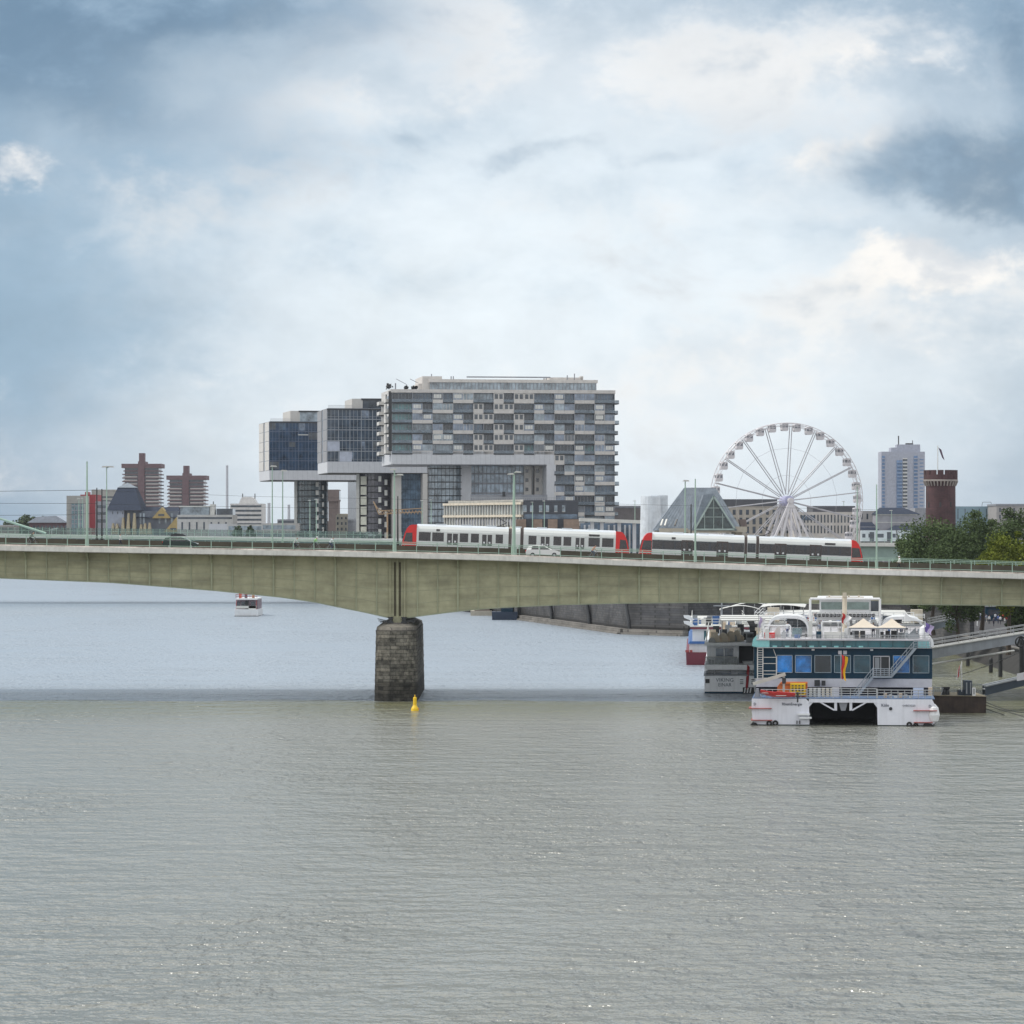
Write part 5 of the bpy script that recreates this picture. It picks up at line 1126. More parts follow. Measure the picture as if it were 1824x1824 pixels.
# ---------------------------------------------------------------- ferris wheel
WD = 850.0; SW = F/WD; RW = 138.5/SW; yw = R(12)
fw = thing('ferris_wheel', 'large white ferris wheel with closed gondolas behind the right tram', 'ferris wheel', (X(1401,WD), WD, Z(892,WD)), local=True, rz=yw)
ww = M('wheel_white', (.62,.60,.62), .4, var=.04); wg = M('wheel_grey', (.42,.42,.45), .4, var=.05)
hd_ = 1.5; groundz = QZ-Z(892,WD)
for y in (-hd_, hd_):
    MB().ring((0,y,0), RW, .10, 'y', 90, 5).ring((0,y,0), RW-.75, .07, 'y', 90, 5).build('rim', ww, fw)
mb = MB()
for i in range(72):
    a = 2*math.pi*i/72; b = 2*math.pi*(i+1)/72
    for y in (-hd_, hd_): mb.tube((RW*math.cos(a),y,RW*math.sin(a)), ((RW-.75)*math.cos(b),y,(RW-.75)*math.sin(b)), .05, n=3)
    if i % 2 == 0: mb.tube((RW*math.cos(a),-hd_,RW*math.sin(a)), (RW*math.cos(a),hd_,RW*math.sin(a)), .08, n=4)
mb.build('rim_bracing', ww, fw)
for i in range(18):
    a = R(6.5+20*i); mb = MB()
    for y in (-hd_, hd_):
        mb.tube((1.6*math.cos(a),y*.8,1.6*math.sin(a)), ((RW-.5)*math.cos(a),y*.62,(RW-.5)*math.sin(a)), .115, n=5)
    mb.build('spoke', wg, fw)
mb = MB()
for rr in (.33, .68):
    for i in range(18):
        a, b = R(6.5+20*i), R(26.5+20*i)
        mb.tube((RW*rr*math.cos(a),0,RW*rr*math.sin(a)), (RW*rr*math.cos(b),0,RW*rr*math.sin(b)), .035, n=3)
mb.build('inner_cables', wg, fw)
def disc(mb, x, z, r, y0, y1, n=28, m=0): return mb.prism([(x+r*math.cos(2*math.pi*i/n), z+r*math.sin(2*math.pi*i/n)) for i in range(n)], y0, y1, 'y', m)
disc(MB(), 0, 0, 8.8/SW, -2.6, 2.6).build('hub', M('hub_lilac', (.46,.46,.66), .4), fw)
mb = MB(); disc(mb, 0, 0, 5/SW, -4.2, 4.2).build('axle', ww, fw)
for y, s in ((-3.6,-1), (3.6,1)):
    for xe, w in ((-9.6,.5),(-5.4,.5),(5.4,.5),(9.6,.5),(0,.4)):
        MB().beam((xe*.03,y,-.4), (xe,y+s*1.6,groundz), w, .5).build('support_leg', ww, fw)
mb = MB()
for t in (.35, .65):
    for y, s in ((-3.6,-1), (3.6,1)): mb.tube((-9.6*t,y+s*1.6*t,groundz*t), (9.6*t,y+s*1.6*t,groundz*t), .12, n=4)
mb.build('cross_ties', wg, fw)
MB().box(-13, 13, -6.5, 6.5, groundz, groundz+1.4).build('platform', ww, fw)
gm = bpy.data.meshes.new('x'); proto = None
for i in range(36):
    a = R(1.8+10*i); rx = RW-.95; gx, gz = rx*math.cos(a), rx*math.sin(a)
    if proto is None:
        g0 = MB().prism([(-.62,-1.0),(.62,-1.0),(.82,-.75),(.85,-.15),(-.85,-.15),(-.82,-.75)], -.85, .85, 'y').prism([(-.85,.55),(.85,.55),(.78,.8),(.45,.92),(-.45,.92),(-.78,.8)], -.85, .85, 'y')
        for sx in (-.78, .78, -.1, .1):
            for y in (-.8, .8): g0.tube((sx,y,-.2), (sx,y,.6), .06, n=4)
        g0.tube((0,-1.4,.9), (0,1.4,.9), .08, n=4)
        o = g0.build('gondola', ww, fw)
        gl = MB().box(-.74,.74,-.74,.74,-.15,.55).build('gondola_window', glass('gondola_glass', (.17,.18,.21), .15), o)
        proto = (o, gl); o.location = (gx,0,gz)
    else:
        o = proto[0].copy(); C.objects.link(o); o.location = (gx,0,gz); o.parent = fw
        g2 = proto[1].copy(); C.objects.link(g2); g2.parent = o
# slim lattice mast beside the wheel's right rim (ladder tower)
D = 840; lm = thing('lattice_mast', 'slim white lattice mast at the right edge of the ferris wheel', 'mast', (X(1527,D), D, QZ)); mb = MB()
za_, zb__ = QZ, Z(870,D)
def lx(t, s): return X(1521+9*t, D)+s*.55
for s in (-1, 1): mb.tube((lx(0,s),D,za_), (lx(1,s*.8),D,zb__), .09, n=4)
for i in range(16):
    t = i/16; z = za_+(zb__-za_)*t; z1 = za_+(zb__-za_)*(t+1/16); mb.tube((lx(t,-1),D,z), (lx(t+1/16,1),D,z1), .05, n=3).tube((lx(t,-1),D,z), (lx(t,1),D,z), .05, n=3)
mb.build('lattice', ww, lm)

# ---------------------------------------------------------------- trees
def tree(px, ybase_z, D, ytop, wpx, label, lm_, seed, n=5200, leaf=.38, group='trees', squash=1.0, zlow=None, name='tree', dy=None, lean=0):
    rn = random.Random(seed); x = X(px, D); zt = Z(ytop, D); z0 = ybase_z; hw = wpx*D/F/2
    zl = zlow if zlow is not None else z0+(zt-z0)*.28
    r = thing(name, label, 'tree', (x, D, z0), group); ctr = Vector((x, D, (zl+zt)/2)); rz_ = (zt-zl)/2; ry = dy or hw
    mb = MB(); top = Vector((x+lean, D, zl+rz_*.9)); tr = max(.16, (zt-z0)*.022)
    pts = [Vector((x,D,z0)), Vector((x+rn.uniform(-.3,.3),D,z0+(zl-z0)*.6)), Vector((x+rn.uniform(-.4,.4),D,zl+rz_*.3)), top]
    for k, (a, b) in enumerate(zip(pts, pts[1:])): mb.tube(a, b, tr*(1-.25*k), r2=tr*(1-.25*(k+1)), n=7)
    mb.build('trunk', M('bark', (.07,.055,.045), .9, bump=.3), r)
    clumps = []
    for i in range(95):
        while True:
            v = Vector((rn.uniform(-1,1), rn.uniform(-1,1), rn.uniform(-1,1)))
            if .25 < v.length < 1: break
        v = v.normalized()*(v.length**.45)*.80
        q_ = rn.uniform(.17,.36)*min(hw, rz_)
        if rn.random() < .25: v *= 1.22; q_ *= .6
        clumps.append((ctr+Vector((v.x*hw, v.y*ry, v.z*rz_)), q_))
    lb = MB()
    for c, q in clumps[:14]: lb.tube(pts[2]+Vector((rn.uniform(-.3,.3),0,rn.uniform(-1,1))), c, tr*.35, r2=.04, n=4)
    lb.build('limbs', MATS['bark'], r)
    cm_ = MB(); per = int(n*3.0)//len(clumps)
    for c, q in clumps:
        for _ in range(per):
            v = Vector((rn.gauss(0,1), rn.gauss(0,1), rn.gauss(0,1))).normalized()*q*(rn.random()**.4)*1.15
            p = c+Vector((v.x, v.y, v.z*.8)); d = Vector((rn.gauss(0,1), rn.gauss(0,1), rn.gauss(0,.6))).normalized(); e = d.cross(Vector((rn.gauss(0,1), rn.gauss(0,1), rn.gauss(0,1)))).normalized(); s_ = leaf*rn.uniform(.6,1.3)/2.1
            cm_.add([p-d*s_, p+e*s_*.6, p+d*s_, p-e*s_*.75], [(0,1,2,3)])
    cm_.build('crown', lm_, r, recalc=False)
    return r
lfd = leafmat('dark_leaves', (.048,.072,.030), (.085,.120,.050)); lfm = leafmat('mid_leaves', (.055,.085,.036), (.105,.145,.060)); lfy = leafmat('yellow_green_leaves', (.07,.10,.015), (.20,.225,.035)); lfb = leafmat('far_leaves', (.045,.070,.040), (.11,.14,.07))
TG = 'trees on the right bank'
tree(1662, 3, 600, 912, 146, 'large dark tree in front of the castle tower, leftmost on the right bank', lfm, 1, 8000, .42, TG, zlow=7)
tree(1748, 3, 615, 906, 150, 'large dark tree right of the castle tower', lfd, 2, 8000, .42, TG, zlow=7)
tree(1822, 3, 590, 893, 140, 'tall dark tree at the right edge above the yellow green one', lfd, 3, 7000, .42, TG, zlow=7)
tree(1708, 3, 560, 935, 130, 'lower dark tree filling the gap before the two large ones', lfd, 4, 5000, .4, TG, zlow=5)
tree(1796, 3, 505, 938, 125, 'yellow green tree at the right edge above the bridge railing', lfy, 5, 5200, .36, TG, zlow=9)
tree(1628, 3, 640, 948, 80, 'low dark tree beside the white far tram', lfm, 6, 4200, .4, TG, zlow=6)
tree(1880, 3, 495, 940, 130, 'yellow green tree cut by the right edge of the picture', lfy, 7, 5000, .4, TG, zlow=7)
tree(1815, 3, 560, 1030, 70, 'dark overhanging tree under the bridge at the right edge', lfd, 8, 5200, .36, TG, zlow=Z(1128,560))
for i, (px, yt, w, lb) in enumerate(((20,927,52,'rounded green tree at far left under the stay cable'), (50,913,52,'taller green tree left of the maroon brick hall'), (72,918,34,'small green tree touching the maroon brick hall'), (-15,935,40,'green tree cut by the left edge of the picture'))):
    tree(px, QZ, 1850, yt, w, lb, lfb, 20+i, 1500, 1.4, 'trees on the far left bank', zlow=QZ+1)
for i, (px, yt, w, lb) in enumerate(((424,930,22,'small tree before the white hotel, left of two'), (446,931,20,'small tree before the white hotel, right of two'))):
    tree(px, QZ, 1250 if px < 1000 else 860, yt, w, lb, lfb, 30+i, 900, .8, 'small city trees', zlow=QZ+2)

# ---------------------------------------------------------------- promenade people, kiosk shapes
PC = [((.05,.05,.08),(.03,.03,.05)), ((.55,.57,.62),(.08,.10,.18)), ((.10,.16,.40),(.04,.05,.09)), ((.6,.6,.6),(.05,.05,.06)), ((.20,.22,.28),(.35,.33,.30)), ((.55,.06,.05),(.06,.06,.08))]
pl = [(1754,690,0,'dark clothed walker leftmost of the promenade strollers','walk'), (1762,672,3,'walker in a white top beside the dark clothed one','stand'), (1773,690,1,'walker in a light blue top on the promenade','walk'), (1778,676,2,'walker in a blue top on the promenade','stand'), (1765,704,2,'stroller in blue far back under the bridge','stand'), (1750,704,4,'stroller in grey far back under the bridge','stand'), (1787,688,5,'walker in a red top near the overhanging tree','walk'), (1768,712,3,'pale clothed stroller far back near the lamp','walk'), (1746,697,1,'stroller in pale blue left of the group','walk'), (1758,709,0,'dark stroller farthest back in the group','stand')]
for i, (px, D, c, lb, po) in enumerate(pl):
    person(lb, po, PC[c][0], PC[c][1], (X(px,D), D, 3.0), R([80,-90,100,-60,90,70][i % 6]), group='people strolling on the promenade')
D = 660; x = X(1741,D); pp = thing('lamp_post', 'white lamp post on the promenade under the bridge', 'lamp post', (x,D,3)); MB().tube((x,D,3), (x,D,8.2), .12).build('pole', white, pp); MB().lathe([(.1,0),(.3,.2),(.3,.45),(.1,.6)], (x,D,8.2), 10).build('lantern', offw, pp)


pr = MB()
for q in (3.55, 4.1): pr.tube((79.6,588,q+.1), (77.6,482,q+.1), .04, n=4)
for i in range(28): t_ = i/27; pr.tube((79.6-2*t_,588-106*t_,3.3), (79.6-2*t_,588-106*t_,4.2), .04, n=4)
tag(pr.build('railing', gsteel), 'thin grey railing along the promenade edge behind the gangways', 'railing')
for i, (px, D, w, h_, m, lb) in enumerate(((1747,716,3.2,2.8,navy,'dark blue kiosk at the back of the promenade'), (1779,712,2.4,2.6,offw,'small white stall at the back of the promenade'), (1795,708,3.0,2.9,dark,'dark stall with a flat roof at the back of the promenade'))):
    x = X(px, D) ; D2 = min(D, 700-(x-90)*.5); k_ = thing('kiosk', lb, 'kiosk', (x, D2, 3), 'stalls on the promenade')
    MB().box(x-w/2,x+w/2,D2,D2+2,3,3+h_).build('body', m, k_); MB().box(x-w/2-.3,x+w/2+.3,D2-.5,D2+2.2,3+h_,3.15+h_).build('roof', gsteel, k_); MB().box(x-w*.35,x+w*.35,D2-.03,D2,4.1,5.2).build('hatch', dglass, k_)
for px, D, c, lb, po in ((1782,668,3,'stroller in white nearest the wall under the bridge','walk'), (1770,655,0,'dark stroller nearest the promenade edge','walk'), (1793,672,5,'stroller in red beside the stalls','stand'), (1757,680,4,'stroller in grey with pale trousers','walk'), (1775,700,3,'pale clothed stroller standing before the stalls','stand')):
    person(lb, po, PC[c][0], PC[c][1], (X(px,D), D, 3.0), R(60), group='people strolling on the promenade')
# ---------------------------------------------------------------- small boats and the buoy
def hull(mb, outline, z0, z1, flare=.9, m=0):
    n = len(outline); c = Vector((sum(p[0] for p in outline)/n, sum(p[1] for p in outline)/n, 0))
    vs = [(c.x+(p[0]-c.x)*flare, c.y+(p[1]-c.y)*flare, z0) for p in outline] + [(p[0],p[1],z1) for p in outline]
    return mb.add(vs, [tuple(range(n-1,-1,-1)), tuple(range(n,2*n))] + [(i,(i+1) % n,(i+1) % n+n,i+n) for i in range(n)], m)
D = 406; bx = X(739,D); by = thing('buoy', 'yellow navigation buoy floating in front of the stone pier', 'buoy', (bx,D,0))
MB().lathe([(.42,-.4),(.46,.0),(.44,.28),(.24,.62),(.21,.66)], (bx,D,0), 18).build('float', yellow, by)
MB().lathe([(.22,.66),(.21,1.55),(.14,1.62)], (bx,D,0), 16).build('body', yellow, by); MB().lathe([(.05,1.62),(.05,1.85),(.02,1.9)], (bx,D,0), 8).build('lamp', yellow, by)
MB().box(bx+.30,bx+.47,D-.15,D+.15,.15,.34).build('red_mark', red, by)
# white passenger boat at left
D = 852; S = F/D; cxm = X(438.5,D); b = thing('passenger_boat', 'small white passenger boat sailing away beyond the bridge at left', 'boat', (cxm,D,0))
mb = MB(); hull(mb, [(cxm-2.9,D),(cxm+2.9,D),(cxm+3.1,D+14),(cxm+2,D+22),(cxm,D+26),(cxm-2,D+22),(cxm-3.1,D+14)], -.3, 1.75, .97); mb.build('hull', white, b)
MB().box(cxm-2.95,cxm+2.95,D+.15,D+18,-.1,.12).build('waterline', dark, b)
MB().box(cxm-2.6,cxm+2.6,D+3,D+17,1.75,4.1).build('cabin', M('mauve_cabin', (.22,.17,.20), .6), b)
for s in (-2.2,-1.0,1.4): MB().box(cxm+s-.4,cxm+s+.5,D+2.9,D+3,2.2,3.6).build('window', dglass, b)
MB().box(cxm-.45,cxm+.35,D+2.85,D+3,1.75,3.8).build('door', dark, b)
MB().box(cxm-2.7,cxm+2.7,D+.6,D+17.5,4.1,4.45).build('upper_deck', white, b)
mb = MB()
for z in (4.9,5.4):
    mb.path([(cxm-2.6,D+.8,z),(cxm+2.6,D+.8,z)], .05)
for i in range(7): mb.tube((cxm-2.6+5.2*i/6,D+.8,4.4), (cxm-2.6+5.2*i/6,D+.8,5.45), .05)
for s in (-2.5,2.5): mb.tube((cxm+s,D+.3,1.7), (cxm+s*.98,D+.8,4.3), .08)
mb.build('railing', darkred, b)
for s, c_ in ((-1.7,(.5,.12,.08)),(-.3,(.1,.1,.12)),(1.5,(.45,.3,.2))): MB().box(cxm+s-.35,cxm+s+.35,D+3,D+3.6,4.45,5.6).build('deck_chairs', M('bench_%.1f' % s, c_, .7), b)
MB().box(cxm-2.5,cxm+2.5,D+.2,D+.4,2.0,2.6).box(cxm+.6,cxm+2.4,D+.2,D+2,1.75,2.6).build('stern_lockers', offw, b)
# dark workboat by the wall
D = 818; b = thing('work_boat', 'small dark blue work boat moored by the quay wall beyond the pier', 'boat', (X(899,D),D,0)); a0, a1 = X(876,D), X(922,D)
mb = MB(); hull(mb, [(a0,D),(a1,D),(a1,D+7),(a0,D+7)], -.3, 1.9, .97); mb.build('hull', M('dark_blue_hull', (.02,.035,.065), .5), b)
MB().box(a0+2.2,a0+5,D+1,D+6,1.9,4.0).build('wheelhouse', navy, b); MB().box(a0+2.3,a0+4.9,D+.95,D+1,2.7,3.6).build('window', dglass, b); MB().tube((a0+1,D+2,1.9),(a0+1,D+2,4.6),.1).tube((a1-1,D+2,1.9),(a1-1,D+2,3.0),.2).build('bollards', dark, b)
b = thing('pontoon', 'low pale barge behind the dark work boat', 'pontoon', (X(866,860),860,0)); MB().box(X(838,860),X(876,860),860,868,-.3,1.2).build('hull', M('sand_wall', (.43,.39,.32), .8), b); MB().box(X(845,860),X(872,860),861,867,1.2,2.6).build('shed', M('brown_silo', (.17,.135,.125), .8), b)

# ships point along the quay, i.e. turned a few degrees from the camera axis
def turn(before, px, D_, keep=()):
    p = Vector((X0(px, D_), D_, 0)); a = -math.atan2(p.x, D_); m_r = Matrix.Rotation(a, 3, 'Z')
    for o in [o for o in C.objects if o.name not in before and o.parent is None]:
        o.location = m_r @ (o.location-p) + p; o.rotation_euler.z += a
X0 = X
snap = lambda: {o.name for o in C.objects}
# ---------------------------------------------------------------- maroon passenger ship (stern to us)
s0 = snap()
D = 544; m_ = thing('passenger_ship', 'white and maroon passenger ship, leftmost of the moored ships', 'ship', (X(1240,D),D,0)); xl = X(1222,D); xr_ = X(1222,D)+9.6
mb = MB(); hull(mb, [(xl,D),(xr_,D),(xr_,D+70),(xl,D+70)], -.4, Z(1162,D), .985); mb.build('hull', maroon, m_)
MB().box(xl-.1,xl+.5,D-.1,D+.5,Z(1162,D),Z(1158,D)).box(xl+.6,xl+1.0,D-.1,D+.5,Z(1162,D),Z(1158,D)).build('bollards', darkred, m_)
MB().box(xl+.5,xr_,D+.8,D+66,Z(1162,D)-.01,Z(1146.5,D)).build('lower_cabin', white, m_)
MB().prism([(xl+.3,Z(1147,D)),(xr_,Z(1147,D)),(xr_,Z(1143,D)),(xl+.6,Z(1142.5,D))], D+.2, D+66, 'y').build('blue_band', blue, m_)
MB().box(xl+1.0,xr_-.2,D+1.2,D+66,Z(1142.6,D),Z(1121,D)).build('upper_cabin', white, m_)
for a, bq in ((1254,1263),(1264,1273)): MB().box(X(a,D),X(bq,D),D+1.1,D+1.2,Z(1140,D),Z(1124,D)).build('window', teal, m_)
MB().box(xl+.7,xr_+.3,D+.6,D+66,Z(1121,D),Z(1117,D)).build('roof_fascia', maroon, m_); MB().box(xl+.6,xr_+.4,D+.5,D+66,Z(1117,D)+.003,Z(1115,D)).build('roof_edge', offw, m_)
mb = MB()
for z in (Z(1108,D),Z(1103,D)): mb.path([(xl+.9,D+1,z),(xr_,D+1,z),(xr_,D+60,z)], .05); mb.path([(xl+.9,D+1,z),(xl+.9,D+60,z)], .05)
for i in range(9): mb.tube((xl+.9+(xr_-xl-.9)*i/8,D+1,Z(1115,D)), (xl+.9+(xr_-xl-.9)*i/8,D+1,Z(1103,D)), .05)
mb.build('railing', offw, m_)
for dz in (0,.9): 
    z = Z(1112,D)+dz; MB().prism([(xl-.3,z+.1),(xl+.9,z-.4),(xl+1.3,z-.2),(xl+.5,z+.5),(xl-.4,z+.5)], D+.6, D+1.1, 'y').build('scoop', white, m_)
mb = MB().tube((X(1286,D),D+4,Z(1117,D)), (X(1286,D),D+4,Z(1074,D)), .12); mb.box(X(1271,D),X(1300,D),D+3.8,D+4.1,Z(1081,D),Z(1079,D)); mb.build('radar_mast', gsteel, m_)
for k in range(5):
    y = D+6+k*9; x0_, x1_ = X(1288+k*22,D)-.5, X(1288+k*22,D)+6
    zc = Z(1093-k*3.2,D); mb = MB(); rows = []
    for j in range(9): t = j/8; rows.append([(x0_+(x1_-x0_)*t, y, zc+1.1*math.sin(math.pi*(.15+t*.7))), (x0_+(x1_-x0_)*t, y+6, zc+1.1*math.sin(math.pi*(.15+t*.7)))])
    mb.sheet(rows); mb.sheet([[(p[0],p[1],p[2]-.12) for p in r_] for r_ in rows]).build('awning', offw, m_)
    [MB().tube((xx,yy,Z(1117,D)), (xx,yy,zc+.4), .05, n=4).build('awning_post', steel, m_) for xx in (x0_+.2,x1_-.2) for yy in (y+.2,y+5.8)]
# deck clutter
rn = random.Random(11)
for i in range(26):
    x = xl+1.4+rn.random()*(xr_-xl-2.5); y = D+2+rn.random()*14; h_ = rn.uniform(.6,1.4); MB().box(x-.4,x+.4,y-.3,y+.3,Z(1115,D),Z(1115,D)+.45).box(x-.4,x+.4,y+.2,y+.3,Z(1115,D)+.45,Z(1115,D)+h_).build('deck_chair', rn.choice((steel,tan,offw,blue,gsteel,dark)), m_)

turn(s0, 1240, 544); s0 = snap()
# ---------------------------------------------------------------- grey river cruise ship with lettering on its stern
D = 449; S = F/D; v = thing('river_cruise_ship', 'pale grey river cruise ship with lettering on its stern, left of the catamaran', 'ship', (X(1300,D),D,0)); xl, xr_ = X(1255,D), X(1255,D)+11.4
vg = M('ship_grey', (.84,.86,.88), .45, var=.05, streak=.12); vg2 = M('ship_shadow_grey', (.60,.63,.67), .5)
MB().box(xl+.02,xr_,D+.02,D+60,-.4,Z(1232,D)).build('boot_top', navy, v)
MB().box(xl,xr_,D,D+60,Z(1232,D)+.003,Z(1204,D)).build('hull', vg, v)
MB().box(xl-.1,xr_+.1,D-.1,D+60,Z(1204,D)+.003,Z(1203,D)+.1).build('rub_strake', gsteel, v)
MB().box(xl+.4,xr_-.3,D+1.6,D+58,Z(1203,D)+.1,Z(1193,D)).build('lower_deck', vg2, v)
for a, bq in ((1258,1271),(1274,1302),(1314,1340)): MB().box(X(a,D),X(bq,D),D+1.5,D+1.6,Z(1202,D),Z(1195,D)).build('window', bglass, v)
MB().box(xl,xr_,D,D+58,Z(1193,D)+.003,Z(1184,D)).build('balcony_slab', vg, v)
MB().box(xl+.3,X(1316,D),D+2.2,D+58,Z(1184,D)+.003,Z(1150,D)).box(X(1316,D),xr_-.3,D+5,D+58,Z(1184,D)+.003,Z(1150,D)).build('upper_cabin', vg, v)
o = MB().box(X(1275,D),X(1306,D),D+2.1,D+2.2,Z(1182,D),Z(1156,D)).build('window', bglass, v); MB().box(X(1290,D)-.06,X(1290,D)+.06,D+2.05,D+2.1,Z(1182,D),Z(1156,D)).build('frame', vg, o)
MB().box(X(1316.5,D),X(1342,D),D+4.8,D+5,Z(1183,D),Z(1153,D)).build('dark_recess', dark, v)
MB().box(xl,xr_,D,D+58,Z(1150,D)+.003,Z(1145,D)).build('roof', vg, v); MB().box(xl+.5,xr_-.5,D+3.6,D+57,Z(1145,D),Z(1145,D)+.03).build('sun_deck', gsteel, v)
mb = MB(); mb.path([(xl+.1,D+.1,Z(1170,D)),(X(1314,D),D+.1,Z(1170,D))], .05); mb.build('balcony_rail', offw, v); MB().box(xl+.1,X(1314,D),D+.05,D+.09,Z(1184,D),Z(1170,D)).build('balcony_glass', glass('rail_glass', (.22,.26,.28), .1, .3, 1, .5), v)
rn = random.Random(4)
for i in range(9): x = xl+.5+i*.42; MB().box(x,x+.34,D+.8,D+1.5,Z(1184,D),Z(1184,D)+rn.uniform(.5,1.1)).build('deck_chair', dark, v)
MB().box(X(1329,D),X(1342,D),D+1,D+3,Z(1150,D),Z(1127,D)).build('funnel', gsteel, v); MB().box(X(1331,D),X(1341,D),D+.9,D+1,Z(1136,D),Z(1130,D)).build('funnel_vent', dark, v)
mb = MB(); hull(mb, [(X(1323,D),D+2.2),(X(1341,D),D+2.2),(X(1343,D),D+3.8),(X(1322,D),D+3.8)], Z(1187,D), Z(1179,D), .75); mb.build('tender', white, v)
cf = [M('cover_tan', (.80,.68,.54), .9), M('cover_cream', (.78,.70,.58), .9), M('cover_grey', (.50,.50,.50), .9)]
for i, (p, w, h_, m) in enumerate(((1268,.9,.6,2),(1275,1.0,1.1,1),(1281,.8,.7,0),(1288,1.3,1.2,1),(1295,.9,.8,0),(1301,1.2,1.4,1),(1308,.8,.9,2),(1313,1.1,1.5,1),(1320,.9,.8,0),(1285,2.2,.6,1),(1305,2.4,.7,0))):
    x = X(p,D); z = Z(1145,D)+.03; MB().prism([(x-w/2,z),(x+w/2,z),(x+w*.46,z+h_*.6),(x+w*.25,z+h_*.92),(x-w*.1,z+h_),(x-w*.38,z+h_*.75)], D+1.0+i*.6, D+2.4+i*.6, 'y').build('covered_furniture', cf[m], v)
rn = random.Random(15)
for i in range(34):
    x = xl+.8+rn.random()*10; y = D+6+rn.random()*44; h_ = rn.uniform(.5,1.2); z = Z(1145,D)+.03
    MB().box(x-.45,x+.45,y,y+.5,z,z+.4).box(x-.45,x+.45,y+.4,y+.5,z+.4,z+h_).build('deck_chair', rn.choice((cf[0],offw,steel,dark,cf[1])), v)
mb = MB()
for q in (xl+.2, xr_-.2):
    mb.path([(q,D+4,Z(1145,D)+1.1),(q,D+57,Z(1145,D)+1.1)], .05)
    for i in range(14): mb.tube((q,D+4+i*4,Z(1145,D)), (q,D+4+i*4,Z(1145,D)+1.1), .04, n=4)
mb.build('sun_deck_rail', offw, v)
for i in range(3):
    y = D+20+i*11; MB().box(xl+2,xr_-2,y,y+7,Z(1145,D)+2.3,Z(1145,D)+2.42).build('awning', offw, v)
    for xx in (xl+2.2,xr_-2.2): MB().tube((xx,y+3,Z(1145,D)), (xx,y+3,Z(1145,D)+2.3), .06).build('awning_post', steel, v)
text('VIKING', .66, M('ship_letter', (.13,.16,.20), .6), v, (X(1291,D), D-.03, Z(1211.5,D)), name='lettering', sx=1.08)
text('EINAR', .62, MATS['ship_letter'], v, (X(1291,D), D-.03, Z(1220,D)), name='lettering', sx=1.0)
for p in (1321, 1341):
    for q in (1210, 1214, 1217): MB().box(X(p-3,D),X(p+3,D),D-.05,D-.001,Z(q+1.3,D),Z(q,D)).build('fairlead', dark, v)
MB().box(X(1256.5,D),X(1264,D),D-.04,D-.001,Z(1217,D),Z(1209.5,D)).build('stern_port', dark, v)
for p in (1327, 1332, 1337): MB().prism([(X(p-2,D),Z(1234,D)),(X(p,D),Z(1234,D)),(X(p+1.5,D),Z(1225,D)),(X(p-.5,D),Z(1225,D))], D-.3, D-.1, 'y').build('ladder_strip', white, v)
MB().box(X(1323,D),X(1343,D),D-.1,D-.02,Z(1235,D),Z(1224,D)).build('stern_recess', dark, v)
mb = MB(); rows = [[(X(1331,D)+q*.32-.12*t, D-.1+.05*math.sin(q*9), Z(1183,D)-3.1*t*.5-(.4*q)) for q in (0,.3,.6,1)] for t in (0,.25,.5,.75,1,1.3,1.6,2)]
MB().sheet(rows).build('red_ensign', M('red_cloth', (.35,.03,.04), .8), v)
turn(s0, 1300, 449); s0 = snap()
# long upper sun deck of a second hull seen above: rails and awnings behind the catamaran
D = 500; u_ = thing('passenger_ship', 'long white ship with railed sun deck and curved awnings behind the catamaran', 'ship', (X(1400,D),D,0)); xl, xr_ = X(1345,D), X(1345,D)+11
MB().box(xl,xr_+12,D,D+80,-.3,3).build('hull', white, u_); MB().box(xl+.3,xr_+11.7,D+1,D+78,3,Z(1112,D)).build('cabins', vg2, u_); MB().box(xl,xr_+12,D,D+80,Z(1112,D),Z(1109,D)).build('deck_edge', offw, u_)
for z in (1104,1098,1091):
    MB().path([(xl,D+.2,Z(z,D)),(xr_+12,D+.2,Z(z,D))], .06).path([(xl,D+.2,Z(z,D)),(xl,D+70,Z(z,D))], .05).build('rail', white, u_)
mb = MB()
for i in range(17): mb.tube((xl+i*1.43,D+.2,Z(1110,D)), (xl+i*1.43,D+.2,Z(1091,D)), .06)
mb.build('rail_posts', white, u_)
[MB().box(X(a,D),X(b,D),D+1,D+3,Z(1110,D),Z(q,D)).build('beige_locker', cream, u_) for a, b, q in ((1367,1388,1083),(1622,1643,1086))]
rn = random.Random(8)
for i in range(30): x = xl+rn.random()*23; y = D+3+rn.random()*8; MB().box(x-.3,x+.3,y,y+.6,Z(1109,D),Z(1109,D)+rn.uniform(.5,1.2)).build('deck_chair', rn.choice((blue,orange,dark,blue,steel,darkred)), u_)
mb = MB(); rows = [[(X(1385-32+80*t,D), y, Z(1086-6*math.sin(math.pi*(.1+t*.8)),D)) for y in (D+8,D+30)] for t in [j/10 for j in range(11)]]
mb.sheet(rows).build('awning', offw, u_)
for i in range(5): MB().tube((X(1358+i*18,D),D+9,Z(1110,D)), (X(1358+i*18,D),D+9,Z(1083,D)), .07).build('awning_post', steel, u_)

turn(s0, 1500, 500); s0 = snap()
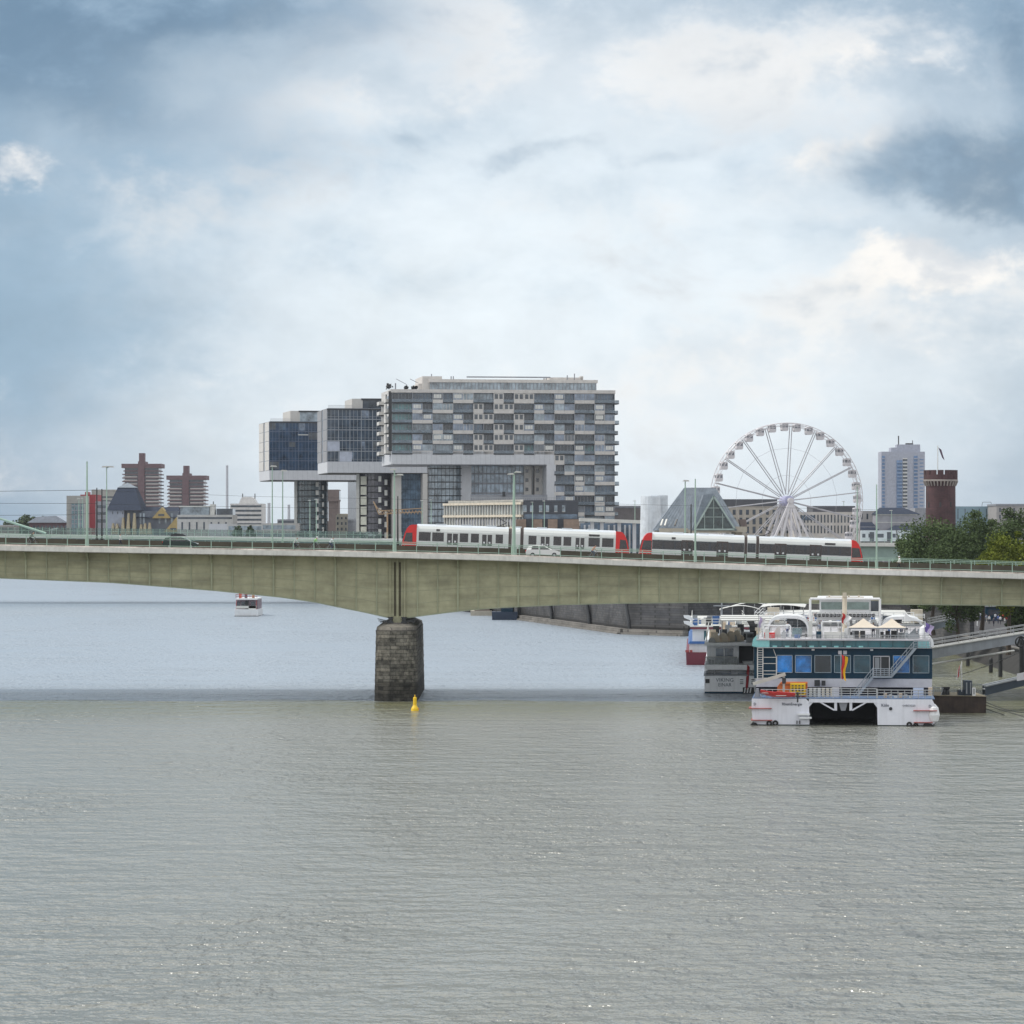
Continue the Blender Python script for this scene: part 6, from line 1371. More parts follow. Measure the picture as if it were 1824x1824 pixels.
# ---------------------------------------------------------------- the catamaran
X = lambda p, D_: X0(p, D_)-(D_-375)*X0(1502, 375)/375
D = 375.0; S = F/D
cat = thing('catamaran', 'big white and navy event catamaran moored stern first with open tunnel', 'ship', (X(1502,D),D,0))
cw = M('hull_white', (.72,.73,.79), .35, var=.03, streak=.10)
def bx_(p0, p1, q0, q1, y0, y1, name, mat, parent=None, DD=D): return MB().box(X(p0,DD),X(p1,DD),D+y0,D+y1,Z(q1,DD),Z(q0,DD)).build(name, mat, parent or cat)
def hpoly(p): return [(X(a,D),Z(b,D)) for a, b in p]
LH = [(1339.5,1245),(1436,1245),(1441,1250),(1442,1291),(1345,1291),(1341,1285),(1339,1265)]
RH = [(1562.5,1245),(1659,1245),(1667,1260),(1666,1283),(1660,1291),(1563,1291),(1562,1250)]
MB().prism(hpoly(LH), D, D+80, 'y').build('hull', cw, cat); MB().prism(hpoly(RH), D, D+80, 'y').build('hull', cw, cat)
bx_(1341,1441.5,1291,1297,.03,80,'boot_top',M('green_black', (.02,.035,.035), .6)); bx_(1563,1663,1291,1297,.03,80,'boot_top',M('green_black', (.02,.035,.035), .6))
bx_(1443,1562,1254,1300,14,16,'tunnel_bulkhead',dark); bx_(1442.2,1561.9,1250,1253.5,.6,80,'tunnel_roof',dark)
bx_(1441,1563,1245,1251.5,.02,1.2,'cross_beam',cw)
for pts in ([(1457,1250),(1462,1250),(1490,1266),(1485,1266)], [(1547,1250),(1542,1250),(1514,1266),(1519,1266)], [(1486,1251),(1491,1251),(1491,1266),(1486,1266)], [(1513,1251),(1518,1251),(1518,1266),(1513,1266)], [(1441,1250),(1449,1251),(1442,1259),(1441,1262)], [(1563,1250),(1555,1251),(1561,1259),(1563,1262)]):
    MB().prism(hpoly(pts), D+.1, D+.7, 'y').build('beam_brace', cw, cat)
MB().prism(hpoly([(1494,1251),(1510,1251),(1506,1266),(1498,1266)]), D+.2, D+.8, 'y').build('stern_post', greypanel, cat)
for pts in ([(1340,1245),(1334,1262),(1339,1263)], [(1660,1245),(1669,1262),(1666,1263)]): pass
rs = M('red_strake', (.33,.07,.06), .5)
for a, bq, q in ((1334,1375,1262.5),(1338,1376,1283.5),(1626,1668,1265),(1627,1660,1286)): bx_(a, bq, q-.7, q+.7, -.35, 3, 'rub_strake', rs)
MB().lathe([(.1,0),(.55,.25),(.7,.9),(.55,1.7),(.2,2.1)], (X(1661.5,D),D+.4,Z(1288,D)), 12).build('bow_fender', white, cat)
for p, q in ((1370.5,1289),(1381.5,1288.5),(1619,1290),(1630,1292)): MB().ring((X(p,D),D-.16,Z(q,D)), .22, .10, 'y', 18, 8).build('tyre_fender', rubber, cat)
for a, bq in ((1337,1353),(1642,1664)): MB().prism(hpoly([(a,1292),(a+4,1287),(bq-6,1288),(bq,1295),(a+2,1296)]), D-.5, D+.4, 'y').build('fender', rubber, cat)
bx_(1421,1443,1271,1274,-.5,.1,'swim_step',white); bx_(1424,1446,1277,1280,-.6,.1,'swim_step',white)
for p in (1419,1424): bx_(p, p+1.6, 1284, 1290, -.15, 0, 'fender_post', dark)
disc(MB(), X(1586,D), Z(1262,D), 3.0/S, D-.08, D-.001).build('exhaust_port', dark, cat)
ink = M('lettering_ink', (.05,.06,.10), .6)
text('RheinEnergie', .42, ink, cat, (X(1411,D), D-.03, Z(1254.8,D)), sx=.98); text('Köln', .46, ink, cat, (X(1576,D), D-.03, Z(1256,D)), sx=.95)
text('04803020', .32, M('grey_ink', (.25,.26,.30), .6), cat, (X(1618.5,D), D-.03, Z(1256.5,D)), sx=1.1)
text('D', .4, ink, cat, (X(1345,D), D-.03, Z(1255,D))); text('D', .4, ink, cat, (X(1655.5,D), D-.03, Z(1257.5,D)))
# aft deck
bx_(1340,1664,1243.8,1245,.0,80,'aft_deck',M('deck_blue', (.10,.16,.28), .6))
DS = D+7
def bs(p0, p1, q0, q1, y0, y1, name, mat, parent=None): return MB().box(X(p0,DS),X(p1,DS),DS+y0,DS+y1,Z(q1,DS),Z(q0,DS)).build(name, mat, parent or cat)
# recess under the superstructure
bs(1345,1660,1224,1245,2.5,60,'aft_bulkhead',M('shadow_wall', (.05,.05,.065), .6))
lsx = M('lower_side', (.55,.54,.57), .45)
bs(1347,1659,1208.8,1224,0,60,'lower_band',lsx)
bs(1343.5,1659.5,1154,1208.7,0,60,'navy_wall',navy)
wb_ = [glass('blue_reflecting_glass', (.015,.20,.58), .06, .6, .5), glass('blue_reflecting_glass', (.015,.20,.58), .06), glass('night_glass', (.012,.02,.03), .08), glass('teal_dark_glass', (.01,.06,.09), .08), glass('teal_dark_glass', (.01,.06,.09), .08)]  # blue sky reflection is tinted into the window colour
frm = M('window_frame_paint', (.34,.42,.47), .4)
for i, (a, bq, m) in enumerate(((1384,1412,0),(1416.5,1446,1),(1451,1481,2),(1486,1515.5,3),(1520.5,1550,4),(1590,1620,1),(1625,1654,3))):
    w = bs(a, bq, 1167, 1198.5, -.06, .01, 'window', wb_[m])
    mb = MB()
    for c0, c1, q0, q1 in ((a,bq,1167,1167.9),(a,bq,1197.6,1198.5),(a,a+.9,1167,1198.5),(bq-.9,bq,1167,1198.5)): mb.box(X(c0,DS),X(c1,DS),DS-.12,DS-.06,Z(q1,DS),Z(q0,DS))
    mb.build('frame', frm, w)
d = bs(1555,1584.5,1168,1204,-.05,.01,'door',dark); 
mb = MB()
for c0, c1, q0, q1 in ((1555,1556.2,1168,1204),(1568,1569,1168,1204),(1583,1584.5,1168,1204),(1555,1584.5,1168,1169.5)): mb.box(X(c0,DS),X(c1,DS),DS-.16,DS-.05,Z(q1,DS),Z(q0,DS))
mb.build('door_frame', lsx, d); bs(1558,1566,1171,1192,-.12,-.05,'door_glass',gsteel,d)
for a, bq in ((1493,1499.5),(1502,1508.5)): bs(a, bq, 1159, 1165.5, -.1, 0, 'speaker_box', lsx)
for p in (1448.5, 1552.5): bs(p-2.5, p+2.5, 1156, 1159, -.15, 0, 'flood_lamp', white)
# teal glazed balustrade band
bs(1349,1658,1153.2,1154.2,-.8,60,'deck_slab',lsx)
n = 14; tw_ = (1655-1350)/n
for i in range(n):
    a = 1350+i*tw_; o = bs(a+.4, a+tw_-.4, 1140.5, 1153, -.75, -.68, 'balustrade_pane', tealb if i in (0,13) else teal)
    if i < 9 and i % 1 == 0: bs(a+5, a+13, 1150, 1152.6, -.8, -.75, 'bright_reflection' if False else 'lower_light_panel', tealb, o)  # bright reflections painted as pale patches low on the panes
bs(1350,1655,1140.5,1153,1.5,60,'upper_wall',navy)
bs(1348,1656,1137.6,1140.4,-.9,60,'top_deck_edge',lsx)
MB().prism([(X(1340,DS),Z(1151,DS)),(X(1350,DS),Z(1153,DS)),(X(1352,DS),Z(1139,DS)),(X(1347,DS),Z(1133,DS)),(X(1342,DS),Z(1139,DS))], DS-.8, DS+6, 'y').build('bridge_wing', tealb, cat)
MB().prism([(X(1655,DS),Z(1153,DS)),(X(1662,DS),Z(1150,DS)),(X(1661,DS),Z(1140,DS)),(X(1657,DS),Z(1134,DS)),(X(1653,DS),Z(1139,DS))], DS-.8, DS+6, 'y').build('bridge_wing', white, cat)
# aft rails
def rails(p0, p1, q0, q1, n_rails, n_posts, y, name='railing', mat=steel, r=.04, DD=D, yy=None):
    Y = DD+y; mb = MB()
    for k in range(n_rails): z = Z(q0+(q1-q0)*k/n_rails, DD); mb.tube((X(p0,DD),Y,z), (X(p1,DD),Y,z), r, n=5)
    for i in range(n_posts): x = X(p0+(p1-p0)*i/(n_posts-1), DD); mb.tube((x,Y,Z(q1,DD)), (x,Y,Z(q0,DD)), r, n=5)
    return mb.build(name, mat, cat)
rails(1356,1437,1229,1244,3,9,.3); rails(1438,1561,1227,1244,4,9,.3,r=.045); rails(1563,1659,1229,1244,3,9,.3,r=.045)
bx_(1560.5,1563.5,1227,1244,.2,.5,'rail_gate_post',steel)
MB().prism(hpoly([(1343,1244),(1354,1244),(1351,1228),(1347,1228)]), D+.4, D+2, 'y').build('corner_cowl', greypanel, cat)
# upper deck rails and frames
rails(1349,1655,1131,1138,2,26,-.8,DD=DS,r=.03)
def frame(p0, p1, q0, q1, y, name='frame', mat=white, r=.09, DD=DS):
    Y = DD+y; return MB().path([(X(p0,DD),Y,Z(q1,DD)),(X(p0,DD),Y,Z(q0,DD)),(X(p1,DD),Y,Z(q0,DD)),(X(p1,DD),Y,Z(q1,DD))], r, n=6).build(name, mat, cat)
frame(1442.5,1568,1068.5,1137,6,'gantry',white,.14); frame(1360,1408,1115,1137,1,'deck_frame'); frame(1464,1512,1108,1137,1.5,'deck_frame'); frame(1598,1646,1114,1137,1,'deck_frame',gsteel)
wh = bs(1459,1552,1069,1095,8,16,'wheelhouse',white); o = bs(1462,1548.5,1075,1088.5,7.9,8,'wheelhouse_window',glass('pale_green_glass', (.20,.27,.25), .12),wh)
bs(1500,1502,1075,1088.5,7.85,7.9,'mullion',white,wh); bs(1455,1556,1066.5,1069,7.5,17,'wheelhouse_roof',white,wh)
bs(1552,1566,1073,1092,7.9,9,'side_cabin',dglass,wh)
mb = MB().tube((X(1504.5,DS),DS+4,Z(1137,DS)), (X(1504.5,DS),DS+4,Z(1062,DS)), .26, n=8).box(X(1501,DS),X(1508,DS),DS+3.7,DS+4.3,Z(1065,DS),Z(1057,DS)).box(X(1471,DS),X(1539,DS),DS+3.9,DS+4.1,Z(1065.5,DS),Z(1064,DS))
for p in (1477, 1512, 1530): mb.tube((X(p,DS),DS+4,Z(1065,DS)), (X(p,DS),DS+4,Z(1061,DS)), .1)
mb.build('mast', cream, cat)
def arch(p0, p1, q0, q1, y0, y1, name, mat, thick=.28):
    rows = []; x0_, x1_ = X(p0,DS), X(p1,DS); z0_, z1_ = Z(q1,DS), Z(q0,DS); xm_ = (x0_+x1_)/2; n = 14; mb = MB(); pts = []
    for j in range(n+1):
        a = math.pi*j/n; c, s_ = math.cos(a), math.sin(a); pts.append((xm_-(x1_-x0_)/2*math.copysign(abs(c)**.6, c), z0_+(z1_-z0_)*abs(s_)**.6))
    inn = [(xm_+(x-xm_)*.93, z0_+(z-z0_)*.85) for x, z in pts]
    vs = [(x,DS+y0,z) for x, z in pts]+[(x,DS+y0,z) for x, z in inn]+[(x,DS+y1,z) for x, z in pts]+[(x,DS+y1,z) for x, z in inn]; k = n+1
    fs = []
    for j in range(n): fs += [(j,j+1,k+j+1,k+j), (2*k+j,2*k+j+1,3*k+j+1,3*k+j), (j,j+1,2*k+j+1,2*k+j), (k+j,k+j+1,3*k+j+1,3*k+j)]
    fs += [(0,k,3*k,2*k), (n,k+n,3*k+n,2*k+n)]
    return mb.add(vs, fs).build(name, mat, cat, smooth=False)
arch(1364,1440,1099.5,1137,8,16,'white_canopy',white); arch(1570,1648,1101,1137,8,16,'white_canopy',white)
MB().prism([(X(1612,DS),Z(1108,DS)),(X(1645,DS),Z(1108,DS)),(X(1620,DS),Z(1100,DS)),(X(1613,DS),Z(1093,DS))], DS+5, DS+7.8, 'y').build('canopy_fin', white, cat)
bs(1398,1436,1107,1136,14,15,'canopy_glazing',lglass); bs(1574,1610,1102,1116,14,15,'canopy_glazing',dglass)
bs(1411,1428,1120,1136,2,2.1,'wind_screen',glass('pale_teal_screen', (.25,.36,.38), .1, .3, 1, .6)); bs(1440,1447,1107,1136,1.5,2.4,'white_column',offw)
bs(1454,1552,1101,1109,10,14,'deck_awning',white)
mb = MB()
for i in range(16): disc(mb, X(1452+i*7,DS), Z(1099.5,DS), .22, DS+9.6, DS+9.9, 8)
mb.build('lamp_row', dark, cat)
rails(1446,1566,1093,1101,3,16,7,DD=DS,r=.03)
# beige tents
for a, bq, pk in ((1512,1564,1538), (1564,1613,1587)):
    r_ = thing('pavilion_tent', 'beige pavilion tent on the catamaran deck, left of two' if a < 1550 else 'beige pavilion tent on the catamaran deck, right of two', 'tent', (X(pk,DS), DS+1.5, Z(1137,DS)), 'beige tents on the catamaran')
    xa_, xb_, zc, zp = X(a,DS), X(bq,DS), Z(1118,DS), Z(1101.5,DS); y0_, y1_ = DS+.2, DS+3.4; mb = MB(); rows = []
    def ring_(t): 
        f = (1-t); cxm2, cym = (xa_+xb_)/2, (y0_+y1_)/2; h_ = zc+(zp-zc)*(t**1.35)
        return [(cxm2+(xa_-cxm2)*f, cym+(y0_-cym)*f, h_), (cxm2+(xb_-cxm2)*f, cym+(y0_-cym)*f, h_), (cxm2+(xb_-cxm2)*f, cym+(y1_-cym)*f, h_), (cxm2+(xa_-cxm2)*f, cym+(y1_-cym)*f, h_), (cxm2+(xa_-cxm2)*f, cym+(y0_-cym)*f, h_)]
    mb.sheet([ring_(t) for t in (0,.2,.4,.6,.8,.97)]); mb.build('canopy', M('tent_canvas', (.60,.53,.44), .8, var=.05), r_, recalc=False)
    MB().box(xa_,xb_,y0_-.02,y0_+.01,Z(1120.5,DS),zc).build('valance', greypanel, r_)
    for xx in (xa_+.1,xb_-.1):
        for yy in (y0_+.1,y1_-.1): MB().tube((xx,yy,Z(1137,DS)), (xx,yy,zc), .05).build('tent_pole', steel, r_)
rn = random.Random(21)
for i, (a, bq, q, m) in enumerate(((1522,1530,1124,dark),(1532,1541,1124,dark),(1577,1585,1124,dark),(1587,1597,1124,dark),(1454,1463,1125,navy),(1468,1504,1126,offw),(1470,1522,1132,white),(1361,1380,1128,red),(1363,1370,1121,offw),(1392,1400,1126,steel),(1415,1425,1131,blue),(1602,1612,1128,gsteel),(1616,1636,1129,gsteel),(1560,1566,1122,steel),(1568,1574,1126,dark),(1504,1510,1120,white))):
    bs(a, bq, q, 1137.4, .4+.3*(i % 4), 1.2+.3*(i % 4), 'deck_furniture', m)
for px_, c, lb in ((1402,1,'person in a pale top on the upper deck of the catamaran, left side'), (1556,0,'dark clothed person under the beige tents'), (1606,2,'person in blue beside the right tent'), (1460,4,'person in grey near the wheelhouse frame')):
    person(lb, 'stand', PC[c][0], PC[c][1], (X(px_,DS), DS+4.6, Z(1137.5,DS)), R(90), group='people on the catamaran')
for pts, mt in (([(1370,1137),(1386,1117),(1389,1117),(1391,1137)], offw), ([(1612,1137),(1631,1118),(1633,1137)], gsteel)): MB().prism([(X(a,DS),Z(bq,DS)) for a, bq in pts], DS+2, DS+2.3, 'y').build('wind_sail', mt, cat)
MB().lathe([(.5,0),(.55,.6),(.45,1.2),(.1,1.45)], (X(1645,DS),DS+.6,Z(1137,DS)), 14).build('life_raft_drum', white, cat)
rn = random.Random(31)
for i in range(46):
    p = 1352+rn.random()*296; y = 2.6+rn.random()*12; w = rn.uniform(2,6); h_ = rn.uniform(5,15); zb0 = 1137.3
    m = rn.choice((white,offw,steel,gsteel,dark,navy,white,offw,blue,lglass,cream))
    bs(p, p+w, zb0-h_, zb0, y, y+rn.uniform(.3,1), 'deck_furniture', m)
for i in range(22):
    p = 1352+rn.random()*296; y = 2+rn.random()*14; x = X(p,DS); MB().tube((x,DS+y,Z(1137.5,DS)), (x,DS+y,Z(1137.5-rn.uniform(18,34),DS)), .035, n=4).build('deck_post', rn.choice((white,steel)), cat)
for y, q0 in ((4,1128),(9,1122),(12,1112),(16,1100)): rails(1352,1652,q0,q0+8,3,22,y,DD=DS,r=.03,mat=white)
for i in range(8): p = 1452+i*14.5; bs(p, p+9, 1109, 1117, 13, 13.1, 'banner_panel', (white,offw,lglass)[i % 3])
# ladder tower at left, stairs at right
mb = MB()
for p in (1350,1359.5): mb.tube((X(p,DS),DS-.5,Z(1209,DS)), (X(p,DS),DS-.5,Z(1138,DS)), .06, n=5)
for k in range(17): mb.tube((X(1350,DS),DS-.5,Z(1208-4.1*k,DS)), (X(1359.5,DS),DS-.5,Z(1208-4.1*k,DS)), .045, n=4)
for q in (1171,1182,1195,1201,1208): mb.tube((X(1359.5,DS),DS-.5,Z(q,DS)), (X(1383.5,DS),DS-.5,Z(q,DS)), .05, n=4)
mb.tube((X(1383.5,DS),DS-.5,Z(1209,DS)), (X(1383.5,DS),DS-.5,Z(1171,DS)), .06, n=5).tube((X(1378,DS),DS-.5,Z(1156,DS)), (X(1383.5,DS),DS-.5,Z(1171,DS)), .04, n=4); mb.build('ladder', offw, cat)
sm = M('stair_steel', (.30,.34,.38), .45, .2)
def flight(a, bq, nm):
    mb = MB(); p, q = Vector((X(a[0],DS),DS-1.3,Z(a[1],DS))), Vector((X(bq[0],DS),DS-1.3,Z(bq[1],DS)))
    for y in (0, .9): mb.beam(p+Vector((0,y,0)), q+Vector((0,y,0)), .07, .28); mb.tube(p+Vector((0,y,.95)), q+Vector((0,y,.95)), .035, n=4); mb.tube(p+Vector((0,y,.5)), q+Vector((0,y,.5)), .03, n=4)
    n = 14
    for i in range(n+1):
        c = p.lerp(q, i/n); mb.box(c.x-.14,c.x+.14,c.y,c.y+.9,c.z-.03,c.z+.02)
        if i % 3 == 0: mb.tube(c, c+Vector((0,0,.95)), .03, n=4)
    return mb.build(nm, sm, cat)
flight((1521,1246), (1555,1204), 'lower_stair'); flight((1587,1204), (1629,1154), 'upper_stair')
bs(1554,1588,1203,1206,-1.6,0,'stair_landing',sm)
rails(1554,1588,1190,1203,4,6,-1.6,DD=DS,mat=sm,name='landing_rail',r=.035); rails(1626,1656,1142,1154,3,5,-1.2,DD=DS,mat=sm,name='landing_rail',r=.035)
# aft deck gear
mb = MB().beam((X(1341,D),D+1.4,Z(1220,D)), (X(1399,D),D+1.4,Z(1202,D)), .34, .36).tube((X(1396,D),D+1.5,Z(1244,D)), (X(1396,D),D+1.5,Z(1204,D)), .13); mb.build('crane_arm', M('crane_beige', (.50,.49,.44), .5), cat)
MB().box(X(1393,D),X(1400,D),D+1.2,D+1.8,Z(1219,D),Z(1209,D)).build('crane_winch', dark, cat)
def loose(name, label, c_, parts, DD, y):
    pts = parts[0][0]; r_ = thing(name, label, c_, (X((pts[0]+pts[1])/2,DD), DD+y, Z(pts[3],DD)))
    for k, ((p0,p1,q0,q1), y0, y1, nm, mt) in enumerate(parts): MB().box(X(p0,DD),X(p1,DD),DD+y0,DD+y1,Z(q1,DD),Z(q0,DD)).build(nm, mt, r_)
    return r_
r_ = thing('storage_box', 'orange storage box with slanted lid on the aft deck of the catamaran', 'box', (X(1395,D),D+3,Z(1244,D)))
MB().prism(hpoly([(1383,1244),(1438,1244),(1438,1218),(1390,1218),(1384,1226)]), D+3, D+4.6, 'y').build('body', orange, r_); MB().box(X(1388,D),X(1438,D),D+2.95,D+3,Z(1223,D),Z(1222,D)).build('lid_edge', dark, r_)
r_ = thing('crate', 'yellow perforated crate on the aft deck beside the orange box', 'crate', (X(1420,D),D+2,Z(1244,D)))
MB().box(X(1407.5,D),X(1434.5,D),D+1.6,D+2.8,Z(1240,D),Z(1219,D)).build('body', yellow, r_)
mb = MB()
for i in range(4):
    for k in range(4): mb.box(X(1410+i*6,D),X(1413.5+i*6,D),D+1.55,D+1.6,Z(1224+k*4.4,D),Z(1222+k*4.4,D))
mb.build('slots', dark, r_)
r_ = thing('dinghy', 'red dinghy hanging on the aft left corner of the catamaran', 'dinghy', (X(1388,D),D-.6,Z(1240,D)))
mb = MB(); n = 12; rows = []
for i in range(n+1):
    t = i/n; p = 1355+62*t; wdt = .75*math.sin(math.pi*min(1, .12+.62*t+.25*t))**.6 if t < 1 else .5; top = 1230+7*t*(1 if t < .5 else .6)+ (0 if t > .1 else -1); botq = top+3+6.5*math.sin(math.pi*min(1, .08+t*.8))**.7
    c = (X(p,D), D-.6); rows.append([(c[0],c[1]-wdt,Z(top,D)), (c[0],c[1]-wdt*.75,Z((top+botq)/2+1,D)), (c[0],c[1],Z(botq,D)), (c[0],c[1]+wdt*.75,Z((top+botq)/2+1,D)), (c[0],c[1]+wdt,Z(top,D)), (c[0],c[1],Z(top+1.5,D)), (c[0],c[1]-wdt,Z(top,D))])
mb.sheet(rows); mb.add(rows[-1][:5], [(0,1,2,3,4)]); mb.build('hull', M('dinghy_red', (.50,.035,.035), .4), r_)
MB().box(X(1383,D),X(1401,D),D-1.38,D-1.34,Z(1239,D),Z(1238,D)).box(X(1358,D),X(1370,D),D-1.2,D-1.1,Z(1234.5,D),Z(1233.5,D)).build('stripe', offw, r_)
MB().box(X(1419,D),X(1423,D),D-.9,D-.4,Z(1241,D),Z(1233,D)).tube((X(1421.5,D),D-.6,Z(1241,D)), (X(1421,D),D-.6,Z(1251,D)), .09).build('outboard_motor', dark, r_)
for i in range(7): bx_(1441+i*7.6, 1446.5+i*7.6, 1228, 1243.5, 2.6, 3.2, 'deck_locker', cream if i > 2 else offw)
bx_(1482,1495,1227,1243.5,2.4,3.2,'deck_locker',lsx); bx_(1450,1460,1216,1227,6,6.6,'dark_box',dark); bx_(1463,1470,1217,1226,6,6.6,'dark_box',dark)
bx_(1626,1644.5,1225,1243,.7,.8,'pale_blue_panel',M('pale_blue', (.45,.52,.68), .5)); bx_(1653,1660,1225,1240,.8,1.4,'wooden_box',tan)
for i in range(6): bx_(1574+i*9, 1580+i*9, 1236+(i % 3)*2, 1243.6, 1.5, 2.2, 'deck_bench', (tan,steel,offw)[i % 3])
# flags
def flag(label, px, DD, ytop_pole, ybase, strips, w, y0f, h_, ypole=0):
    r_ = thing('flag', label, 'flag', (X(px,DD), DD+ypole, Z(ybase,DD)), 'flags on the catamaran')
    MB().tube((X(px,DD),DD+ypole,Z(ybase,DD)), (X(px,DD),DD+ypole,Z(ytop_pole,DD)), .045, n=5).build('staff', steel, r_)
    n = 9; mb = MB()
    k = len(strips)
    for si, mt in enumerate(strips):
        rows = []
        for i in range(n+1):
            t = i/n; rows.append([(X(px,DD)+.05+w*((si+q)/k)*(1-.3*t)+.10*math.sin(t*6+si), DD+ypole-.12*math.sin((si+q)*2.3+t*4), Z(y0f,DD)-h_*t-.5*w*((si+q)/k)) for q in (0,.5,1)])
        MB().sheet(rows).build('cloth_strip', mt, r_)
    return r_
blk = M('black_cloth', (.02,.02,.02), .8); rcl = M('bright_red_cloth', (.55,.03,.03), .8); gcl = M('gold_cloth', (.75,.42,.01), .8); wcl = M('white_cloth', (.70,.70,.70), .8)
flag('black red and gold flag drooping at the stern of the catamaran', 1498, D, 1160, 1245, (rcl, gcl), .62, 1166, 2.6, .35)
flag('red and white flag above the upper deck edge of the catamaran', 1499, DS, 1088, 1138, (rcl, wcl, wcl), 1.0, 1091, 1.1, -.9)
flag('pale purple flag at the left corner of the upper deck', 1352, DS, 1096, 1138, (M('pale_purple', (.50,.42,.62), .8), wcl), .6, 1098, 1.2, -.6)
flag('dark purple flag at the right corner of the upper deck', 1646, DS, 1106, 1138, (purple, M('pale_purple', (.50,.42,.62), .8)), .9, 1108, 1.0, -.6)

turn(s0, 1502, 375); X = X0
# ---------------------------------------------------------------- pontoon, gangways
D = 401; pn = thing('pontoon', 'rusty dark mooring pontoon right of the catamaran', 'pontoon', (X(1710,D),D,0))
MB().prism([(X(1640,D),Z(1266,D)-.5),(X(1756,D),Z(1269,D)-.6),(X(1757,D),Z(1241,D)),(X(1640,D),Z(1239,D))], D, D+9, 'y').build('hull', rust, pn)
MB().prism([(X(1640,D),Z(1239,D)+.003),(X(1757,D),Z(1241,D)+.003),(X(1757,D),Z(1240,D)),(X(1640,D),Z(1238,D))], D-.1, D+9, 'y').build('deck_edge', M('worn_deck', (.22,.19,.13), .8, var=.3, scale=2), pn)
for p, q0 in ((1684.5,1225.5),(1690.5,1228.5)): MB().lathe([(.26,0),(.26,.5),(.2,.6),(.3,.95),(.3,1.0)], (X(p,D),D+1.5,Z(1240,D)), 10).build('bollard', dark, pn)
MB().path([(X(1664,D),D+.5,Z(1240,D)),(X(1664,D),D+.5,Z(1224,D)),(X(1681,D),D+.5,Z(1226,D)),(X(1677,D),D+.5,Z(1239,D))], .06, n=4).build('rail', gsteel, pn)
MB().box(X(1720,D),X(1733,D),D+.6,D+2.6,Z(1240,D),Z(1213,D)).box(X(1709,D),X(1720,D),D+1,D+2,Z(1240,D),Z(1230,D)).build('winch_house', M('dark_blue_steel', (.025,.04,.06), .5), pn)
MB().box(X(1722,D),X(1724,D),D+.5,D+.6,Z(1236,D),Z(1216,D)).box(X(1729,D),X(1731,D),D+.5,D+.6,Z(1236,D),Z(1216,D)).build('door_strip', gsteel, pn)
o = MB().box(X(1732.5,D),X(1738.5,D),D+.3,D+.4,Z(1240,D),Z(1225,D)).build('number_board', white, pn)
text('1', .95, dark, pn, (X(1735.5,D), D+.27, Z(1232.5,D)))
def cloth_flag(px, DD, yb, yt, label, mats):
    r_ = thing('flag', label, 'flag', (X(px,DD), DD, Z(yb,DD))); MB().tube((X(px,DD),DD,Z(yb,DD)), (X(px,DD),DD,Z(yt,DD)), .04, n=5).build('staff', white, r_)
    for k, mt in enumerate(mats): MB().sheet([[(X(px,DD)-.05-.14*(k+q)-.15*t, DD+.1*math.sin(q*5+t*3), Z(yt+3,DD)-1.3*t-.25*(k+q)) for q in (0,.5,1)] for t in (0,.25,.5,.75,1)]).build('cloth_strip', mt, r_)
cloth_flag(1713, D+1, 1232, 1178, 'striped faded flag on the pontoon', (wcl, rcl, wcl))
db = MATS['dark_blue_steel']
def gangway(a, bq, D0, D1, hpx, label, mat, topm, rail_h, wid, name='gangway', under=False):
    p, q = Vector((X(a[0],D0),D0,Z(a[1],D0))), Vector((X(bq[0],D1),D1,Z(bq[1],D1))); r_ = thing(name, label, 'gangway', tuple(p)); hh = hpx*D0/F
    dv = Vector((0, wid, 0))
    for off in (Vector(), dv):
        mb = MB(); y_ = off
        mb.add([p+off, q+off, q+off+Vector((0,0,-hh*.8)), p+off+Vector((0,0,-hh)), p+off+Vector((0,.2,0)), q+off+Vector((0,.2,0)), q+off+Vector((0,.2,-hh*.8)), p+off+Vector((0,.2,-hh))], [(0,1,2,3),(7,6,5,4),(0,4,5,1),(3,2,6,7),(0,3,7,4),(1,5,6,2)]); mb.build('side_beam', mat, r_)
        mb = MB(); mb.beam(p+off+Vector((0,-.05,.05)), q+off+Vector((0,-.05,.05)), .35, .16); mb.build('top_flange', topm, r_)
        if rail_h:
            mb = MB()
            for t_h in (rail_h, rail_h*.55): mb.tube(p+off+Vector((0,0,t_h)), q+off+Vector((0,0,t_h)), .045, n=5)
            for i in range(11): c = p.lerp(q, i/10)+off; mb.tube(c, c+Vector((0,0,rail_h)), .04, n=4)
            mb.build('handrail', steel, r_)
    mb = MB(); mb.add([p+Vector((0,.2,-.3)), q+Vector((0,.2,-.3)), q+dv+Vector((0,0,-.3)), p+dv+Vector((0,0,-.3)), p+Vector((0,.2,-.4)), q+Vector((0,.2,-.4)), q+dv+Vector((0,0,-.4)), p+dv+Vector((0,0,-.4))], [(0,1,2,3),(7,6,5,4),(0,4,5,1),(1,5,6,2),(2,6,7,3),(3,7,4,0)]); mb.build('walkway', gsteel, r_)
    return r_
g1 = gangway((1658,1155), (1900,1116), 470, 490, 19, 'long pale grey gangway rising to the right behind the catamaran', M('gangway_grey', (.33,.36,.40), .5, streak=.1), offw, 1.1, 3)
gangway((1755,1223), (1900,1190), 404, 415, 16, 'dark blue gangway from the pontoon to the right edge', db, gsteel, 0, 2.4)
gangway((1655,1112), (1708,1101), 560, 575, 12, 'small blue grey gangway further back under the bridge', M('blue_grey_steel', (.17,.22,.27), .5), gsteel, .9, 2.2)
D = 404; o = tag(MB().prism([(X(1811,D),Z(1213,D)),(X(1850,D),Z(1206,D)),(X(1850,D),Z(1192,D)),(X(1811,D),Z(1200,D))], D-.25, D-.15, 'y').build('sign_board', lsx), 'white sign board on the dark blue gangway at the right edge', 'sign')
